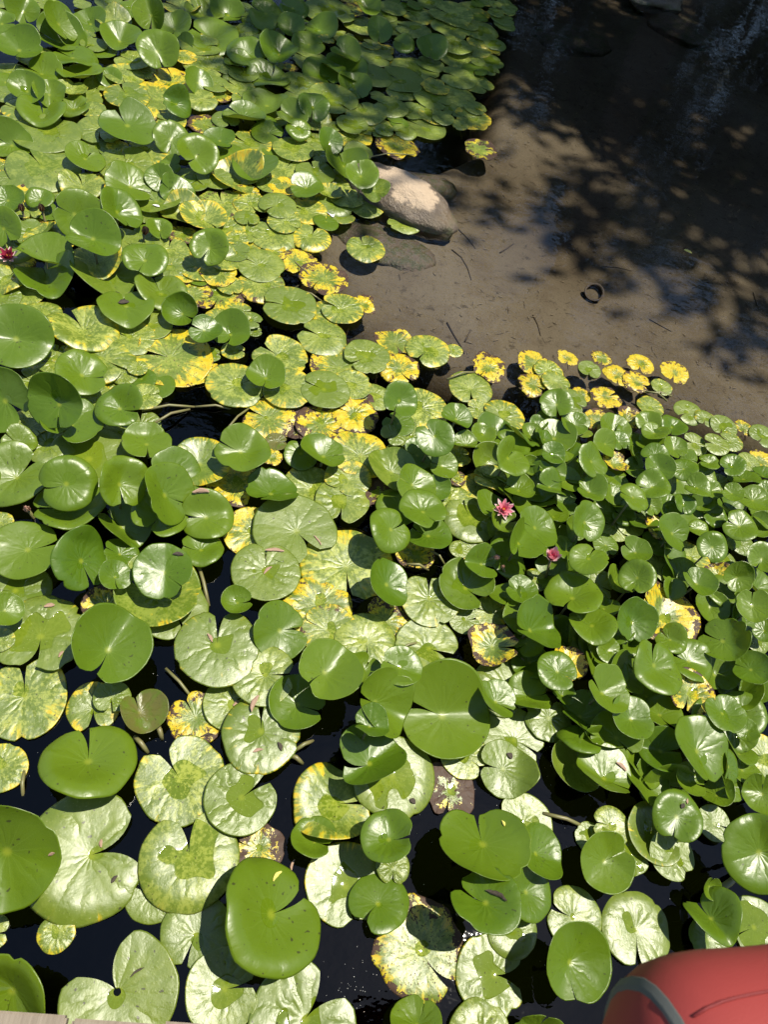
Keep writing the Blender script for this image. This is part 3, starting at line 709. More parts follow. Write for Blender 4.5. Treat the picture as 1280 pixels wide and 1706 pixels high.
(-0.4713,1.0327,0.0060,0.000,0.000,0.247,-0.969,0.000,0.0693,6,'Y',0,'.',105,'floating yellow brown-blotched pad, nearest one lower right of the pale wilted bud'),
(-0.6602,1.3304,0.0495,0.065,0.214,-0.955,-0.269,0.123,0.1111,4,'G',2,'.',106,'raised glossy green pad, nearest one right of the pale wilted bud'),
(-0.6538,1.3431,0.1508,0.100,-0.486,-0.850,-0.496,-0.180,0.0867,6,'G',5,'.',108,'tilted glossy green pad, nearest one upper right of the pale wilted bud'),
(-0.4893,1.3559,0.1793,0.663,-0.230,0.235,-0.840,-0.489,0.0832,12,'G',5,'.',109,'tilted glossy green pad, nearest one right of the pale wilted bud'),
(-0.3548,1.3680,0.1422,0.745,-0.134,0.667,0.126,-0.734,0.1004,6,'G',5,'.',110,'tilted glossy green pad, second nearest one below the black gap'),
(-0.3751,1.3247,0.0854,0.137,0.181,-0.288,-0.933,0.214,0.0886,12,'G',3,'.',111,'raised glossy green pad, second nearest one below the black gap'),
(-0.4821,1.2985,0.0457,0.308,0.151,-0.851,0.485,0.201,0.0846,12,'G',2,'v',112,'folded glossy green pad, nearest one right of the pale wilted bud'),
(-0.2350,1.3530,0.0761,0.023,-0.149,-0.983,-0.184,-0.005,0.0838,12,'G',3,'.',113,'raised glossy green pad, nearest one below the black gap'),
(-0.2300,1.2469,0.0515,-0.038,0.266,-0.983,-0.182,0.011,0.0678,3,'G',2,'.',114,'raised glossy green pad, nearest one left of the broad creamy pad'),
(-0.3653,1.4980,0.0714,0.439,-0.076,-0.898,-0.076,0.434,0.0938,4,'G',3,'.',115,'tilted glossy green pad, nearest one below the black gap'),
(-0.4776,1.6027,0.0753,0.049,0.182,0.337,-0.929,0.156,0.0801,12,'G',3,'e90',116,'curled-rim glossy green pad, nearest one lower left of the black gap'),
(-0.2973,1.5806,0.0475,0.013,-0.062,-0.978,-0.207,0.000,0.0981,9,'L',2,'.',117,'raised light green pad, nearest one below the black gap'),
(-0.6534,1.5400,0.0220,0.003,0.004,-0.635,-0.773,0.004,0.1383,6,'L',1,'.',118,'large floating light green pad, nearest one upper right of the pale wilted bud'),
(-0.7307,1.6348,0.0753,0.104,0.148,-0.192,-0.967,0.165,0.1029,12,'G',3,'.',119,'raised glossy green pad, nearest one upper right of the pale wilted bud'),
(-0.7673,1.6363,0.1570,-0.223,-0.622,0.102,-0.780,-0.617,0.0938,10,'G',5,'.',120,'tilted glossy green pad, second nearest one above the pale wilted bud'),
(-0.5909,1.7146,0.1006,0.088,-0.105,0.983,-0.154,-0.103,0.0783,9,'G',4,'.',121,'raised glossy green pad, nearest one lower left of the big yellow-mottled pad'),
(-0.7458,1.8409,0.0921,0.413,-0.001,0.909,0.062,-0.412,0.0911,9,'G',4,'.',122,'tilted glossy green pad, nearest one left of the big yellow-mottled pad'),
(-0.9518,1.6633,0.0925,-0.162,-0.670,0.928,-0.353,-0.119,0.1071,23,'G',4,'.',123,'tilted glossy green pad, nearest one above the pale wilted bud'),
(-0.8441,1.4158,0.0488,0.024,-0.032,0.483,0.876,0.016,0.1117,19,'L',2,'.',125,'raised light green pad, nearest one above the pale wilted bud'),
(-1.0033,1.9478,0.0943,0.147,-0.389,-0.957,-0.290,0.031,0.1182,3,'G',4,'.',126,'large tilted glossy green pad, nearest one below the crimson flower'),
(-0.8254,2.1111,0.0362,-0.031,0.019,-0.634,0.772,-0.035,0.1253,15,'M',2,'.',127,'large raised pale mottled green pad, nearest one left of the big yellow-mottled pad'),
(-0.7299,1.9875,0.0255,-0.007,0.019,0.903,-0.429,0.014,0.1282,12,'M',1,'.',128,'large floating pale mottled green pad, nearest one left of the big yellow-mottled pad'),
(-0.6619,2.1191,0.0190,0.000,0.000,-0.973,0.230,0.000,0.0905,15,'M',0,'.',129,'floating pale mottled green pad, nearest one upper left of the big yellow-mottled pad'),
(-0.4985,2.0667,0.0125,0.000,0.000,-1.000,-0.006,0.000,0.1509,15,'Q',0,'.',130,'big yellow-mottled brown-holed pad left of the black gap'),
(-0.2371,1.9806,0.0220,0.008,0.024,0.837,0.548,-0.020,0.1108,11,'M',1,'.',135,'floating pale mottled green pad, nearest one upper right of the black gap'),
(-0.1059,2.1655,0.0220,0.000,-0.000,-0.914,0.406,0.000,0.1090,15,'M',1,'.',136,'floating pale mottled green pad, nearest one right of the big yellow-mottled pad'),
(-0.1368,2.0013,0.0716,-0.050,0.027,0.018,-0.999,0.028,0.0741,4,'G',3,'.',137,'raised glossy green pad, nearest one upper right of the black gap'),
(-0.0550,2.0008,0.0285,-0.027,0.030,-0.973,0.229,-0.033,0.0988,12,'M',1,'.',138,'floating pale mottled green pad, nearest one right of the black gap'),
(0.0827,2.0222,0.0350,-0.000,-0.001,-0.973,0.230,-0.000,0.0954,9,'L',1,'.',139,'floating light green pad, nearest one right of the black gap'),
(0.1875,2.0817,0.0255,0.003,-0.009,-0.973,0.230,0.005,0.0731,6,'M',1,'.',140,'floating pale mottled green pad, nearest one above the broad creamy pad'),
(0.1326,2.1771,0.0060,0.000,0.000,0.893,-0.451,0.000,0.1168,15,'Y',0,'.',141,'large floating yellow brown-blotched pad, nearest one right of the black gap'),
(0.0427,2.3226,0.0125,0.000,0.000,-0.954,0.301,0.000,0.1038,15,'M',0,'.',142,'floating pale mottled green pad, second nearest one below the white petal'),
(0.2306,2.2493,0.0190,0.000,0.000,-0.664,-0.747,0.000,0.0934,8,'L',0,'.',143,'floating light green pad, nearest one left of the tattered orange pad'),
(-0.1048,1.8540,0.0125,0.000,0.000,-0.973,0.230,0.000,0.1029,12,'Y',0,'.',144,'floating yellow brown-blotched pad, nearest one right of the black gap'),
(-0.1655,1.6068,0.1199,0.144,-0.133,-0.981,0.112,0.159,0.0903,4,'G',4,'.',145,'raised glossy green pad, nearest one lower right of the black gap'),
(-0.1681,1.5407,0.0060,0.000,0.000,0.907,-0.421,0.000,0.0958,9,'Y',0,'.',148,'floating yellow brown-blotched pad, nearest one lower right of the black gap'),
(-0.0461,1.5116,0.0459,-0.050,0.316,-0.597,-0.770,0.225,0.0919,12,'G',2,'.',149,'raised glossy green pad, nearest one upper left of the broad creamy pad'),
(0.0945,1.8705,0.0125,0.000,0.000,0.789,-0.615,0.000,0.0980,6,'Y',0,'.',151,'floating yellow brown-blotched pad, nearest one above the broad creamy pad'),
(0.2072,1.9382,0.0190,0.000,0.000,-0.973,0.230,0.000,0.0904,4,'Y',0,'.',152,'floating yellow brown-blotched pad, nearest one right of the big yellow-mottled pad'),
(0.2463,1.7482,0.0220,0.038,0.020,-0.034,-0.999,0.022,0.1125,9,'Q',1,'.',153,'floating yellow-green brown-flecked pad, nearest one above the broad creamy pad'),
(0.1117,1.6851,0.0764,-0.029,0.097,0.979,0.204,0.009,0.0813,6,'G',3,'.',154,'raised glossy green pad, nearest one above the broad creamy pad'),
(0.0859,1.5765,0.0060,0.000,0.000,0.398,-0.918,0.000,0.0991,6,'M',0,'.',155,'floating pale mottled green pad, nearest one upper left of the broad creamy pad'),
(0.1975,1.5310,0.0220,-0.042,0.016,0.016,-1.000,0.016,0.0963,13,'L',1,'.',156,'floating light green pad, nearest one above the broad creamy pad'),
(0.0569,1.3821,0.0285,0.014,-0.010,0.715,-0.699,-0.017,0.1401,27,'L',1,'.',157,'large floating light green pad, nearest one upper left of the broad creamy pad'),
(-0.0782,1.3666,0.0060,0.000,0.000,0.715,0.699,0.000,0.1014,9,'Q',0,'.',158,'floating yellow-green brown-flecked pad, nearest one left of the broad creamy pad'),
(-0.0208,1.2159,0.0350,0.002,0.028,-0.173,0.985,-0.027,0.1096,11,'L',1,'.',159,'floating light green pad, nearest one left of the broad creamy pad'),
(0.2356,1.2899,0.0060,0.000,0.000,0.148,-0.989,0.000,0.1549,10,'P',0,'.',160,'broad creamy yellow speckled pad with green centre'),
(0.1619,1.1305,0.0125,0.000,0.000,0.501,0.866,0.000,0.1123,9,'Q',0,'.',161,'floating yellow-green brown-flecked pad, nearest one lower left of the broad creamy pad'),
(-0.0875,1.0685,0.0804,0.009,-0.009,0.987,0.163,-0.008,0.0478,12,'G',3,'c',162,'small cupped glossy green pad, nearest one left of the broad creamy pad'),
(-0.1237,0.9337,0.0545,-0.001,-0.000,-0.144,0.990,0.000,0.1232,17,'L',1,'.',163,'large floating light green pad, nearest one upper left of the white notched pad'),
(0.0531,1.0082,0.0518,0.327,-0.180,0.879,0.417,-0.229,0.0899,17,'G',2,'.',164,'tilted glossy green pad, nearest one lower left of the broad creamy pad'),
(0.3177,1.0238,0.0255,-0.011,-0.009,0.203,-0.979,-0.006,0.0962,15,'L',1,'.',165,'floating light green pad, nearest one below the broad creamy pad'),
(0.1941,1.0489,0.0190,0.000,0.000,-0.974,0.229,0.000,0.0886,6,'Q',0,'.',166,'floating yellow-green brown-flecked pad, nearest one below the broad creamy pad'),
(0.3771,1.1123,0.0060,0.000,0.000,-0.973,0.229,0.000,0.0870,4,'Y',0,'.',167,'floating yellow brown-blotched pad, nearest one lower right of the broad creamy pad'),
(0.4052,0.9029,0.1467,0.049,0.000,-0.977,0.206,0.048,0.0636,4,'G',4,'.',169,'raised glossy green pad, nearest one left of the brown yellow-tongued pad'),
(0.5208,1.0309,0.0220,0.026,0.050,0.981,-0.192,-0.016,0.1065,30,'L',1,'.',170,'floating light green pad, nearest one left of the brown yellow-tongued pad'),
(0.3630,1.1885,0.1116,0.410,-0.064,0.903,0.166,-0.395,0.0823,4,'G',4,'.',171,'tilted glossy green pad, nearest one right of the broad creamy pad'),
(0.5148,1.2051,0.0285,0.003,-0.002,-0.089,0.996,0.002,0.0988,15,'L',1,'.',172,'floating light green pad, nearest one upper left of the brown yellow-tongued pad'),
(0.6357,1.2611,0.0446,-0.040,-0.041,0.768,-0.640,0.004,0.0960,23,'L',2,'.',173,'raised light green pad, nearest one upper left of the brown yellow-tongued pad'),
(0.7198,1.0600,0.0503,-0.029,0.055,0.973,-0.227,0.041,0.0785,12,'Y',2,'.',176,'brown pad with yellow tongues and a yellow stalk'),
(0.3560,1.3755,0.1339,0.376,-0.133,0.764,0.604,-0.226,0.0778,12,'G',4,'.',177,'tilted glossy green pad, nearest one upper right of the broad creamy pad'),
(0.4922,1.4148,0.0813,-0.185,0.190,-0.888,0.388,-0.247,0.0782,4,'G',3,'.',178,'raised glossy green pad, nearest one left of the open pink flower'),
(0.4625,1.4758,0.1279,-0.030,0.285,0.655,-0.718,0.235,0.0820,4,'G',4,'.',179,'raised glossy green pad, nearest one upper right of the broad creamy pad'),
(0.6565,1.5530,0.0220,0.000,-0.000,-0.474,0.880,0.000,0.0985,11,'L',1,'.',180,'floating light green pad, nearest one left of the open pink flower'),
(0.6804,1.3306,0.0895,0.237,-0.181,0.967,-0.051,-0.250,0.0611,12,'G',3,'v',183,'small folded glossy green pad, nearest one below the open pink flower'),
(0.7775,1.3873,0.0533,0.228,-0.028,-0.971,0.061,0.230,0.0809,12,'G',2,'.',184,'raised glossy green pad, nearest one left of the half-open pink flower'),
(0.7861,1.3804,0.1778,0.424,-0.052,-0.202,-0.979,0.038,0.0702,12,'G',5,'v',185,'folded glossy green pad, nearest one upper left of the half-open pink flower'),
(0.8547,1.4766,0.1357,0.324,-0.123,-0.946,-0.038,0.321,0.0790,3,'G',4,'.',187,'raised glossy green pad, nearest one above the half-open pink flower'),
(0.9617,1.2273,0.1426,-0.246,0.385,-0.602,-0.780,0.171,0.0937,9,'G',4,'.',188,'tilted glossy green pad, nearest one lower right of the half-open pink flower'),
(1.0250,1.1412,0.1281,-0.362,0.253,-0.762,0.474,-0.441,0.0756,3,'G',4,'.',189,'tilted glossy green pad, nearest one left of the orange-lobed pad'),
(0.8340,1.1035,0.1238,0.386,0.110,-0.859,-0.319,0.400,0.0897,12,'G',4,'v',190,'folded glossy green pad, nearest one upper right of the brown yellow-tongued pad'),
(0.8095,1.2536,0.0788,-0.018,0.094,-0.966,0.256,-0.042,0.0560,3,'G',3,'.',191,'small raised glossy green pad, nearest one lower left of the half-open pink flower'),
(0.8968,0.9639,0.1291,-0.078,-0.015,0.888,-0.455,0.063,0.0645,4,'G',4,'.',194,'raised glossy green pad, nearest one right of the brown yellow-tongued pad'),
(1.0273,1.5111,0.1630,0.233,-0.345,-0.124,-0.938,-0.324,0.0716,3,'G',5,'.',197,'tilted glossy green pad, nearest one upper right of the half-open pink flower'),
(1.0022,1.3400,0.2020,-0.285,0.144,0.380,0.925,-0.026,0.0640,9,'G',5,'.',198,'raised glossy green pad, nearest one right of the half-open pink flower'),
(1.1871,1.3225,0.1601,-0.559,-0.273,-0.138,-0.901,-0.412,0.0609,3,'G',5,'.',199,'small tilted glossy green pad, nearest one upper left of the orange-lobed pad'),
(1.2263,1.4620,0.1103,-0.345,0.044,-0.823,0.466,-0.325,0.0535,6,'G',4,'.',200,'small raised glossy green pad, nearest one upper left of the orange-lobed pad'),
(1.3743,1.5517,0.1297,0.277,-0.226,0.882,-0.326,-0.341,0.0714,4,'G',4,'.',204,'raised glossy green pad, nearest one above the orange-lobed pad'),
(1.4693,1.4713,0.1917,-0.224,-0.414,-0.406,-0.783,-0.471,0.0551,4,'G',5,'.',206,'small tilted glossy green pad, second nearest one upper left of the right edge middle'),
(1.4269,1.3599,0.1357,-0.158,0.052,-0.651,0.745,-0.144,0.0608,4,'G',4,'.',208,'small raised glossy green pad, nearest one upper right of the orange-lobed pad'),
(1.6408,1.6293,0.1342,-0.238,-0.008,-0.883,0.417,-0.213,0.0665,12,'G',4,'.',210,'raised glossy green pad, nearest one above the right edge middle'),
(1.6999,1.4994,0.1383,-0.244,-0.295,-0.458,-0.805,-0.378,0.0594,9,'G',4,'.',211,'small tilted glossy green pad, nearest one above the right edge middle'),
(1.5920,1.4107,0.1239,-0.241,-0.424,-0.859,-0.325,-0.395,0.0533,6,'G',4,'.',212,'small tilted glossy green pad, nearest one upper left of the right edge middle'),
(1.3178,1.2470,0.0755,-0.002,-0.017,-0.973,0.229,0.002,0.1193,4,'Y',3,'.',213,'pad with a golden orange lobe among green leaves at right'),
(1.1807,1.1793,0.1166,0.081,-0.232,-0.199,-0.957,-0.212,0.0717,4,'G',4,'.',215,'raised glossy green pad, nearest one left of the orange-lobed pad'),
(1.1132,1.3572,0.0220,-0.036,0.015,0.898,-0.438,0.039,0.0682,9,'L',1,'.',216,'floating light green pad, nearest one lower right of the half-open pink flower'),
(1.5146,1.3201,0.0555,-0.124,-0.159,0.094,0.981,0.171,0.0624,4,'G',2,'.',217,'raised glossy green pad, nearest one right of the orange-lobed pad'),
(1.6205,1.3027,0.1328,-0.239,-0.093,-0.007,0.996,0.094,0.0612,6,'G',4,'.',218,'small raised glossy green pad, nearest one left of the right edge middle'),
(1.3164,1.1519,0.0897,-0.293,0.126,-0.576,0.768,-0.280,0.0530,12,'G',3,'.',220,'small raised glossy green pad, nearest one below the orange-lobed pad'),
(0.3549,1.9170,0.1597,0.229,-0.485,-0.362,-0.847,-0.389,0.0688,6,'G',5,'.',223,'tilted glossy green pad, nearest one left of the tattered orange pad'),
(0.4824,1.7664,0.1712,-0.097,-0.351,-0.688,0.700,0.192,0.0716,6,'G',5,'.',224,'raised glossy green pad, nearest one upper left of the open pink flower'),
(0.4627,2.0257,0.0220,0.004,0.003,-0.973,0.230,0.003,0.1029,4,'P',1,'.',225,'floating creamy yellow pad, nearest one lower left of the tattered orange pad'),
(0.4801,2.3554,0.0125,0.000,0.000,-0.563,-0.826,0.000,0.0940,8,'M',0,'.',226,'floating pale mottled green pad, nearest one left of the tattered orange pad'),
(0.3471,2.3691,0.0060,0.000,0.000,0.461,-0.887,0.000,0.0808,19,'O',0,'.',227,'floating plain golden yellow pad, nearest one left of the tattered orange pad'),
(0.3678,2.2238,0.0125,0.000,0.000,0.467,-0.884,0.000,0.0888,12,'Y',0,'.',228,'floating yellow brown-blotched pad, nearest one left of the tattered orange pad'),
(0.7432,2.3357,0.0060,0.000,0.000,-0.486,-0.874,0.000,0.0763,4,'T',0,'.',230,'tattered orange-yellow pad lying alone over clear water'),
(0.6676,2.1948,0.0060,0.000,0.000,-0.033,-0.999,0.000,0.0947,27,'M',0,'.',231,'floating pale mottled green pad, nearest one lower left of the tattered orange pad'),
(0.7928,2.0646,0.0190,0.000,0.000,-0.983,-0.184,0.000,0.0874,10,'M',0,'.',233,'floating pale mottled green pad, nearest one below the tattered orange pad'),
(0.5844,1.9372,0.1006,0.094,-0.012,0.484,-0.873,-0.056,0.0626,6,'G',4,'.',234,'raised glossy green pad, nearest one lower left of the tattered orange pad'),
(0.7663,1.7428,0.1616,0.454,-0.166,0.418,0.907,-0.045,0.0745,12,'G',5,'v',237,'folded glossy green pad, nearest one above the open pink flower'),
(0.7236,1.8061,0.0423,0.157,-0.353,0.980,-0.058,-0.190,0.0713,12,'L',2,'c',238,'cupped light green pad, nearest one above the open pink flower'),
(0.4303,1.5949,0.1064,0.322,-0.225,-0.946,-0.038,0.322,0.0744,4,'G',4,'.',242,'tilted glossy green pad, nearest one left of the open pink flower'),
(0.3630,1.6936,0.0395,-0.016,-0.039,0.973,-0.230,0.007,0.0932,6,'L',2,'.',243,'raised light green pad, nearest one above the broad creamy pad'),
(0.5412,1.7295,0.0667,0.134,-0.146,-0.983,0.102,0.149,0.0583,9,'G',3,'.',244,'small raised glossy green pad, nearest one upper left of the open pink flower'),
(0.4523,1.7805,0.0409,0.090,-0.056,-0.984,0.148,0.097,0.0701,3,'G',2,'.',248,'raised glossy green pad, second nearest one upper right of the broad creamy pad'),
(0.9911,2.1104,0.0918,-0.229,-0.232,0.140,-0.969,-0.203,0.0673,15,'G',4,'.',254,'raised glossy green pad, nearest one lower right of the tattered orange pad'),
(1.0846,1.8010,0.1488,0.349,-0.202,0.207,-0.936,-0.286,0.0701,3,'G',5,'.',288,'tilted glossy green pad, nearest one upper right of the open pink flower'),
(1.2830,1.6990,0.1906,-0.189,-0.001,-0.947,-0.266,-0.183,0.0615,9,'G',6,'.',300,'small raised glossy green pad, nearest one upper left of the right edge middle'),
(1.7156,1.7530,0.1478,-0.226,0.060,-0.865,0.446,-0.229,0.0617,12,'G',5,'.',312,'small raised glossy green pad, nearest one above the right edge middle'),
(1.2021,1.6341,0.1888,0.116,0.080,-0.986,0.133,0.105,0.0616,4,'G',5,'.',315,'small raised glossy green pad, nearest one upper right of the half-open pink flower'),
(-0.8730,2.4666,0.1656,0.034,-0.355,-0.998,0.042,0.052,0.1013,8,'G',6,'.',331,'raised glossy green pad, nearest one right of the crimson flower'),
(-0.9852,2.6346,0.1162,0.583,-0.530,-0.812,-0.355,0.463,0.0978,4,'G',5,'.',332,'tilted glossy green pad, nearest one upper right of the crimson flower'),
(-0.8394,2.7347,0.0982,0.683,-0.133,0.603,-0.452,-0.657,0.0956,4,'G',5,'.',333,'tilted glossy green pad, nearest one right of the crimson flower'),
(-1.2412,3.0138,0.0220,0.062,0.019,-0.729,0.684,0.032,0.1539,11,'L',1,'.',334,'large floating light green pad, nearest one above the crimson flower'),
(-1.0552,2.9404,0.0304,0.009,-0.001,-0.340,0.941,0.004,0.0938,15,'M',2,'.',335,'raised pale mottled green pad, nearest one upper right of the crimson flower'),
(-1.2316,2.5135,0.0769,-0.109,-0.687,0.612,-0.615,-0.496,0.0784,12,'G',4,'.',338,'tilted glossy green pad, nearest one above the crimson flower'),
(-1.1452,2.5857,0.0285,-0.048,0.020,0.476,0.879,0.006,0.0865,9,'L',2,'.',339,'raised light green pad, nearest one upper right of the crimson flower'),
(-1.0403,2.4114,0.0752,0.071,0.229,0.978,-0.208,-0.023,0.1086,12,'G',4,'v',341,'folded glossy green pad, nearest one right of the crimson flower'),
(-1.0273,2.3393,0.0363,0.029,0.148,-0.300,0.945,-0.132,0.1092,3,'G',2,'.',342,'raised glossy green pad, nearest one lower right of the crimson flower'),
(-0.8094,2.4228,0.0339,-0.010,0.000,0.973,-0.230,0.010,0.1366,4,'L',2,'.',346,'large raised light green pad, nearest one upper left of the big yellow-mottled pad'),
(-0.8742,2.4679,0.0521,0.036,-0.030,-0.358,0.933,0.041,0.0986,4,'M',3,'.',347,'raised pale mottled green pad, nearest one right of the crimson flower'),
(-0.6824,2.4768,0.0922,0.063,-0.192,-0.169,-0.969,-0.179,0.0871,3,'G',4,'.',348,'raised glossy green pad, nearest one above the big yellow-mottled pad'),
(-0.6002,2.3770,0.0404,0.009,0.015,-0.554,0.832,-0.007,0.1003,4,'L',2,'.',349,'raised light green pad, nearest one above the big yellow-mottled pad'),
(-0.7004,2.2451,0.0572,0.002,0.119,-0.437,0.893,-0.107,0.1054,9,'G',3,'.',350,'raised glossy green pad, nearest one upper left of the big yellow-mottled pad'),
(-0.4987,2.2666,0.0530,-0.063,-0.433,0.927,-0.358,-0.107,0.0677,12,'G',3,'c',351,'cupped glossy green pad, nearest one above the big yellow-mottled pad'),
(-0.6300,2.6451,0.0220,0.000,0.009,-0.077,0.997,-0.009,0.0882,15,'M',1,'.',352,'floating pale mottled green pad, nearest one above the big yellow-mottled pad'),
(-0.8495,2.9502,0.0702,0.304,-0.105,0.947,0.146,-0.287,0.1043,12,'G',4,'.',355,'raised glossy green pad, second nearest one upper right of the crimson flower'),
(-0.7468,3.0330,0.0727,0.051,-0.585,0.319,-0.759,-0.568,0.0633,6,'G',4,'.',357,'tilted glossy green pad, second nearest one upper right of the crimson flower'),
(-0.6701,3.0065,0.0468,0.146,-0.179,-0.988,0.031,0.154,0.0787,4,'G',3,'.',358,'raised glossy green pad, nearest one left of the white petal'),
(-0.9262,3.1507,0.0285,-0.043,-0.032,-0.236,0.971,0.021,0.1230,11,'L',1,'.',362,'large floating light green pad, nearest one upper right of the crimson flower'),
(-1.4643,4.0882,0.0846,0.684,-0.271,0.454,-0.568,-0.686,0.0976,6,'G',5,'.',363,'tilted glossy green pad, nearest one right of the top left corner'),
(-1.6800,4.1917,0.0536,0.152,-0.479,0.326,-0.801,-0.502,0.0821,9,'G',4,'.',364,'tilted glossy green pad, nearest one lower right of the top left corner'),
(-1.4641,4.0435,0.0365,0.165,-0.042,-0.986,-0.042,0.163,0.1279,3,'G',3,'.',365,'large raised glossy green pad, nearest one lower right of the top left corner'),
(-1.5811,3.8117,0.0712,0.045,-0.296,0.108,-0.948,-0.300,0.1103,3,'G',5,'.',366,'raised glossy green pad, nearest one lower right of the top left corner'),
(-1.3577,3.8917,0.0395,-0.069,0.106,-0.914,0.391,-0.105,0.1158,12,'G',3,'.',368,'large raised glossy green pad, second nearest one lower right of the top left corner'),
(-1.1856,4.1333,0.0589,0.253,-0.187,0.612,-0.729,-0.307,0.1001,4,'G',4,'.',370,'raised glossy green pad, nearest one right of the top left corner'),
(-0.9608,3.9686,0.1222,0.282,-0.544,0.453,-0.651,-0.609,0.1025,10,'G',6,'.',372,'tilted glossy green pad, second nearest one right of the top left corner'),
(-1.0846,4.3578,0.0939,-0.027,-0.788,0.093,-0.615,-0.783,0.0853,12,'G',5,'v',373,'folded glossy green pad, nearest one right of the top left corner'),
(-1.2909,3.7719,0.0384,-0.016,0.067,-0.958,0.283,-0.034,0.1106,6,'G',3,'.',378,'raised glossy green pad, second nearest one lower right of the top left corner'),
(-1.4339,3.4648,0.0823,0.087,-0.357,0.077,-0.928,-0.364,0.0816,4,'G',5,'.',381,'raised glossy green pad, nearest one below the top left corner'),
(-1.0509,3.6892,0.0285,0.013,-0.051,-0.633,0.773,0.047,0.1070,10,'L',1,'.',384,'floating light green pad, nearest one lower right of the top left corner'),
(-0.9140,3.7348,0.0125,0.000,0.000,0.973,-0.232,0.000,0.1658,6,'Q',0,'.',385,'large floating yellow-green brown-flecked pad, nearest one lower right of the top left corner'),
(-1.3458,3.3795,0.0483,0.002,0.015,-0.373,0.928,-0.013,0.1074,12,'G',3,'v',387,'folded glossy green pad, nearest one below the top left corner'),
(-1.2943,3.2654,0.0285,-0.007,-0.023,0.409,0.912,0.024,0.1521,4,'L',1,'.',391,'large floating light green pad, nearest one below the top left corner'),
(-1.0859,3.3492,0.0350,-0.052,-0.026,0.159,-0.987,-0.017,0.1060,15,'L',1,'.',392,'floating light green pad, nearest one upper right of the crimson flower'),
(-0.9561,3.3397,0.0991,0.094,-0.102,-0.703,0.698,0.139,0.1283,12,'G',5,'.',393,'large raised glossy green pad, nearest one upper right of the crimson flower'),
(-0.7663,3.3554,0.0626,0.279,-0.428,0.091,-0.879,-0.468,0.0867,10,'G',4,'.',394,'tilted glossy green pad, second nearest one upper left of the white petal'),
(-0.6230,3.2191,0.1017,0.205,-0.479,-0.427,-0.829,-0.362,0.0959,9,'G',5,'.',395,'tilted glossy green pad, nearest one upper left of the white petal'),
(-1.4041,3.1253,0.0282,0.027,-0.273,-0.987,0.145,0.069,0.0889,3,'G',2,'.',397,'raised glossy green pad, nearest one above the crimson flower'),
(-0.7972,3.6375,0.0706,0.425,-0.385,-0.896,-0.306,0.321,0.0727,3,'G',4,'.',398,'tilted glossy green pad, second nearest one lower left of the top edge middle'),
(-1.0811,3.1012,0.0511,0.344,-0.021,0.236,0.970,-0.064,0.0852,12,'G',3,'.',399,'raised glossy green pad, nearest one upper right of the crimson flower'),
(-0.5284,4.7136,0.0733,0.120,-0.351,-0.993,-0.021,0.120,0.1046,9,'G',5,'.',409,'tilted glossy green pad, second nearest one left of the top edge middle'),
(-0.3916,4.8245,0.0887,0.129,-0.458,-0.991,-0.040,0.125,0.0860,3,'G',5,'.',410,'tilted glossy green pad, nearest one left of the top edge middle'),
(-0.4034,4.3344,0.0776,-0.044,-0.213,0.148,-0.968,-0.205,0.1040,3,'G',5,'.',413,'raised glossy green pad, second nearest one lower left of the top edge middle'),
(-0.2632,4.5655,0.0369,0.045,-0.224,0.929,0.368,0.041,0.0944,4,'G',3,'.',414,'raised glossy green pad, nearest one lower left of the top edge middle'),
(-0.0595,4.4828,0.0831,0.086,-0.252,-0.852,0.484,0.202,0.0866,9,'G',5,'.',415,'raised glossy green pad, nearest one below the top edge middle'),
(-0.0551,4.4064,0.0336,-0.014,-0.185,-0.981,0.191,0.022,0.1303,3,'G',3,'.',418,'large raised glossy green pad, nearest one below the top edge middle'),
(-0.4277,4.1473,0.0285,0.043,-0.020,0.338,0.941,0.004,0.1206,9,'L',2,'.',420,'large raised light green pad, nearest one lower left of the top edge middle'),
(-0.5636,4.2832,0.0528,0.084,-0.186,0.942,-0.307,-0.139,0.1065,6,'G',4,'.',421,'raised glossy green pad, third nearest one lower left of the top edge middle'),
(-0.7739,4.3986,0.0381,-0.017,-0.192,-0.981,0.194,0.021,0.1404,9,'G',3,'.',423,'large raised glossy green pad, nearest one left of the top edge middle'),
(-0.7345,4.6924,0.0422,0.054,-0.304,0.946,-0.290,-0.146,0.0992,12,'G',3,'c',424,'cupped glossy green pad, nearest one left of the top edge middle'),
(-0.7359,4.1243,0.0220,0.018,-0.039,0.865,-0.501,-0.035,0.1272,12,'M',1,'.',426,'large floating pale mottled green pad, nearest one lower left of the top edge middle'),
(-0.7498,3.9078,0.0445,0.452,-0.359,0.325,-0.786,-0.526,0.0760,3,'G',3,'.',427,'tilted glossy green pad, nearest one lower left of the top edge middle'),
(-0.4003,3.8919,0.0263,-0.040,0.045,0.972,-0.231,0.049,0.1197,6,'L',2,'.',429,'large raised light green pad, nearest one upper left of the white petal'),
(-0.4970,3.7359,0.0328,-0.013,0.006,-0.869,0.494,-0.015,0.1068,8,'L',2,'.',431,'raised light green pad, nearest one upper left of the white petal'),
(-0.2619,3.7443,0.0828,0.008,-0.203,-0.986,0.162,0.042,0.0811,3,'G',5,'.',435,'raised glossy green pad, nearest one above the white petal'),
(-0.1655,3.8223,0.1026,0.182,-0.391,-0.004,-0.918,-0.397,0.0819,9,'G',5,'.',436,'tilted glossy green pad, nearest one below the top edge middle'),
(0.0323,3.4933,0.0491,0.052,-0.136,-0.373,0.916,0.145,0.1056,12,'G',3,'v',440,'folded glossy green pad, nearest one above the white petal'),
(-0.2236,3.5578,0.0220,-0.003,0.006,0.173,0.985,-0.006,0.1033,10,'L',1,'.',442,'floating light green pad, nearest one upper left of the white petal'),
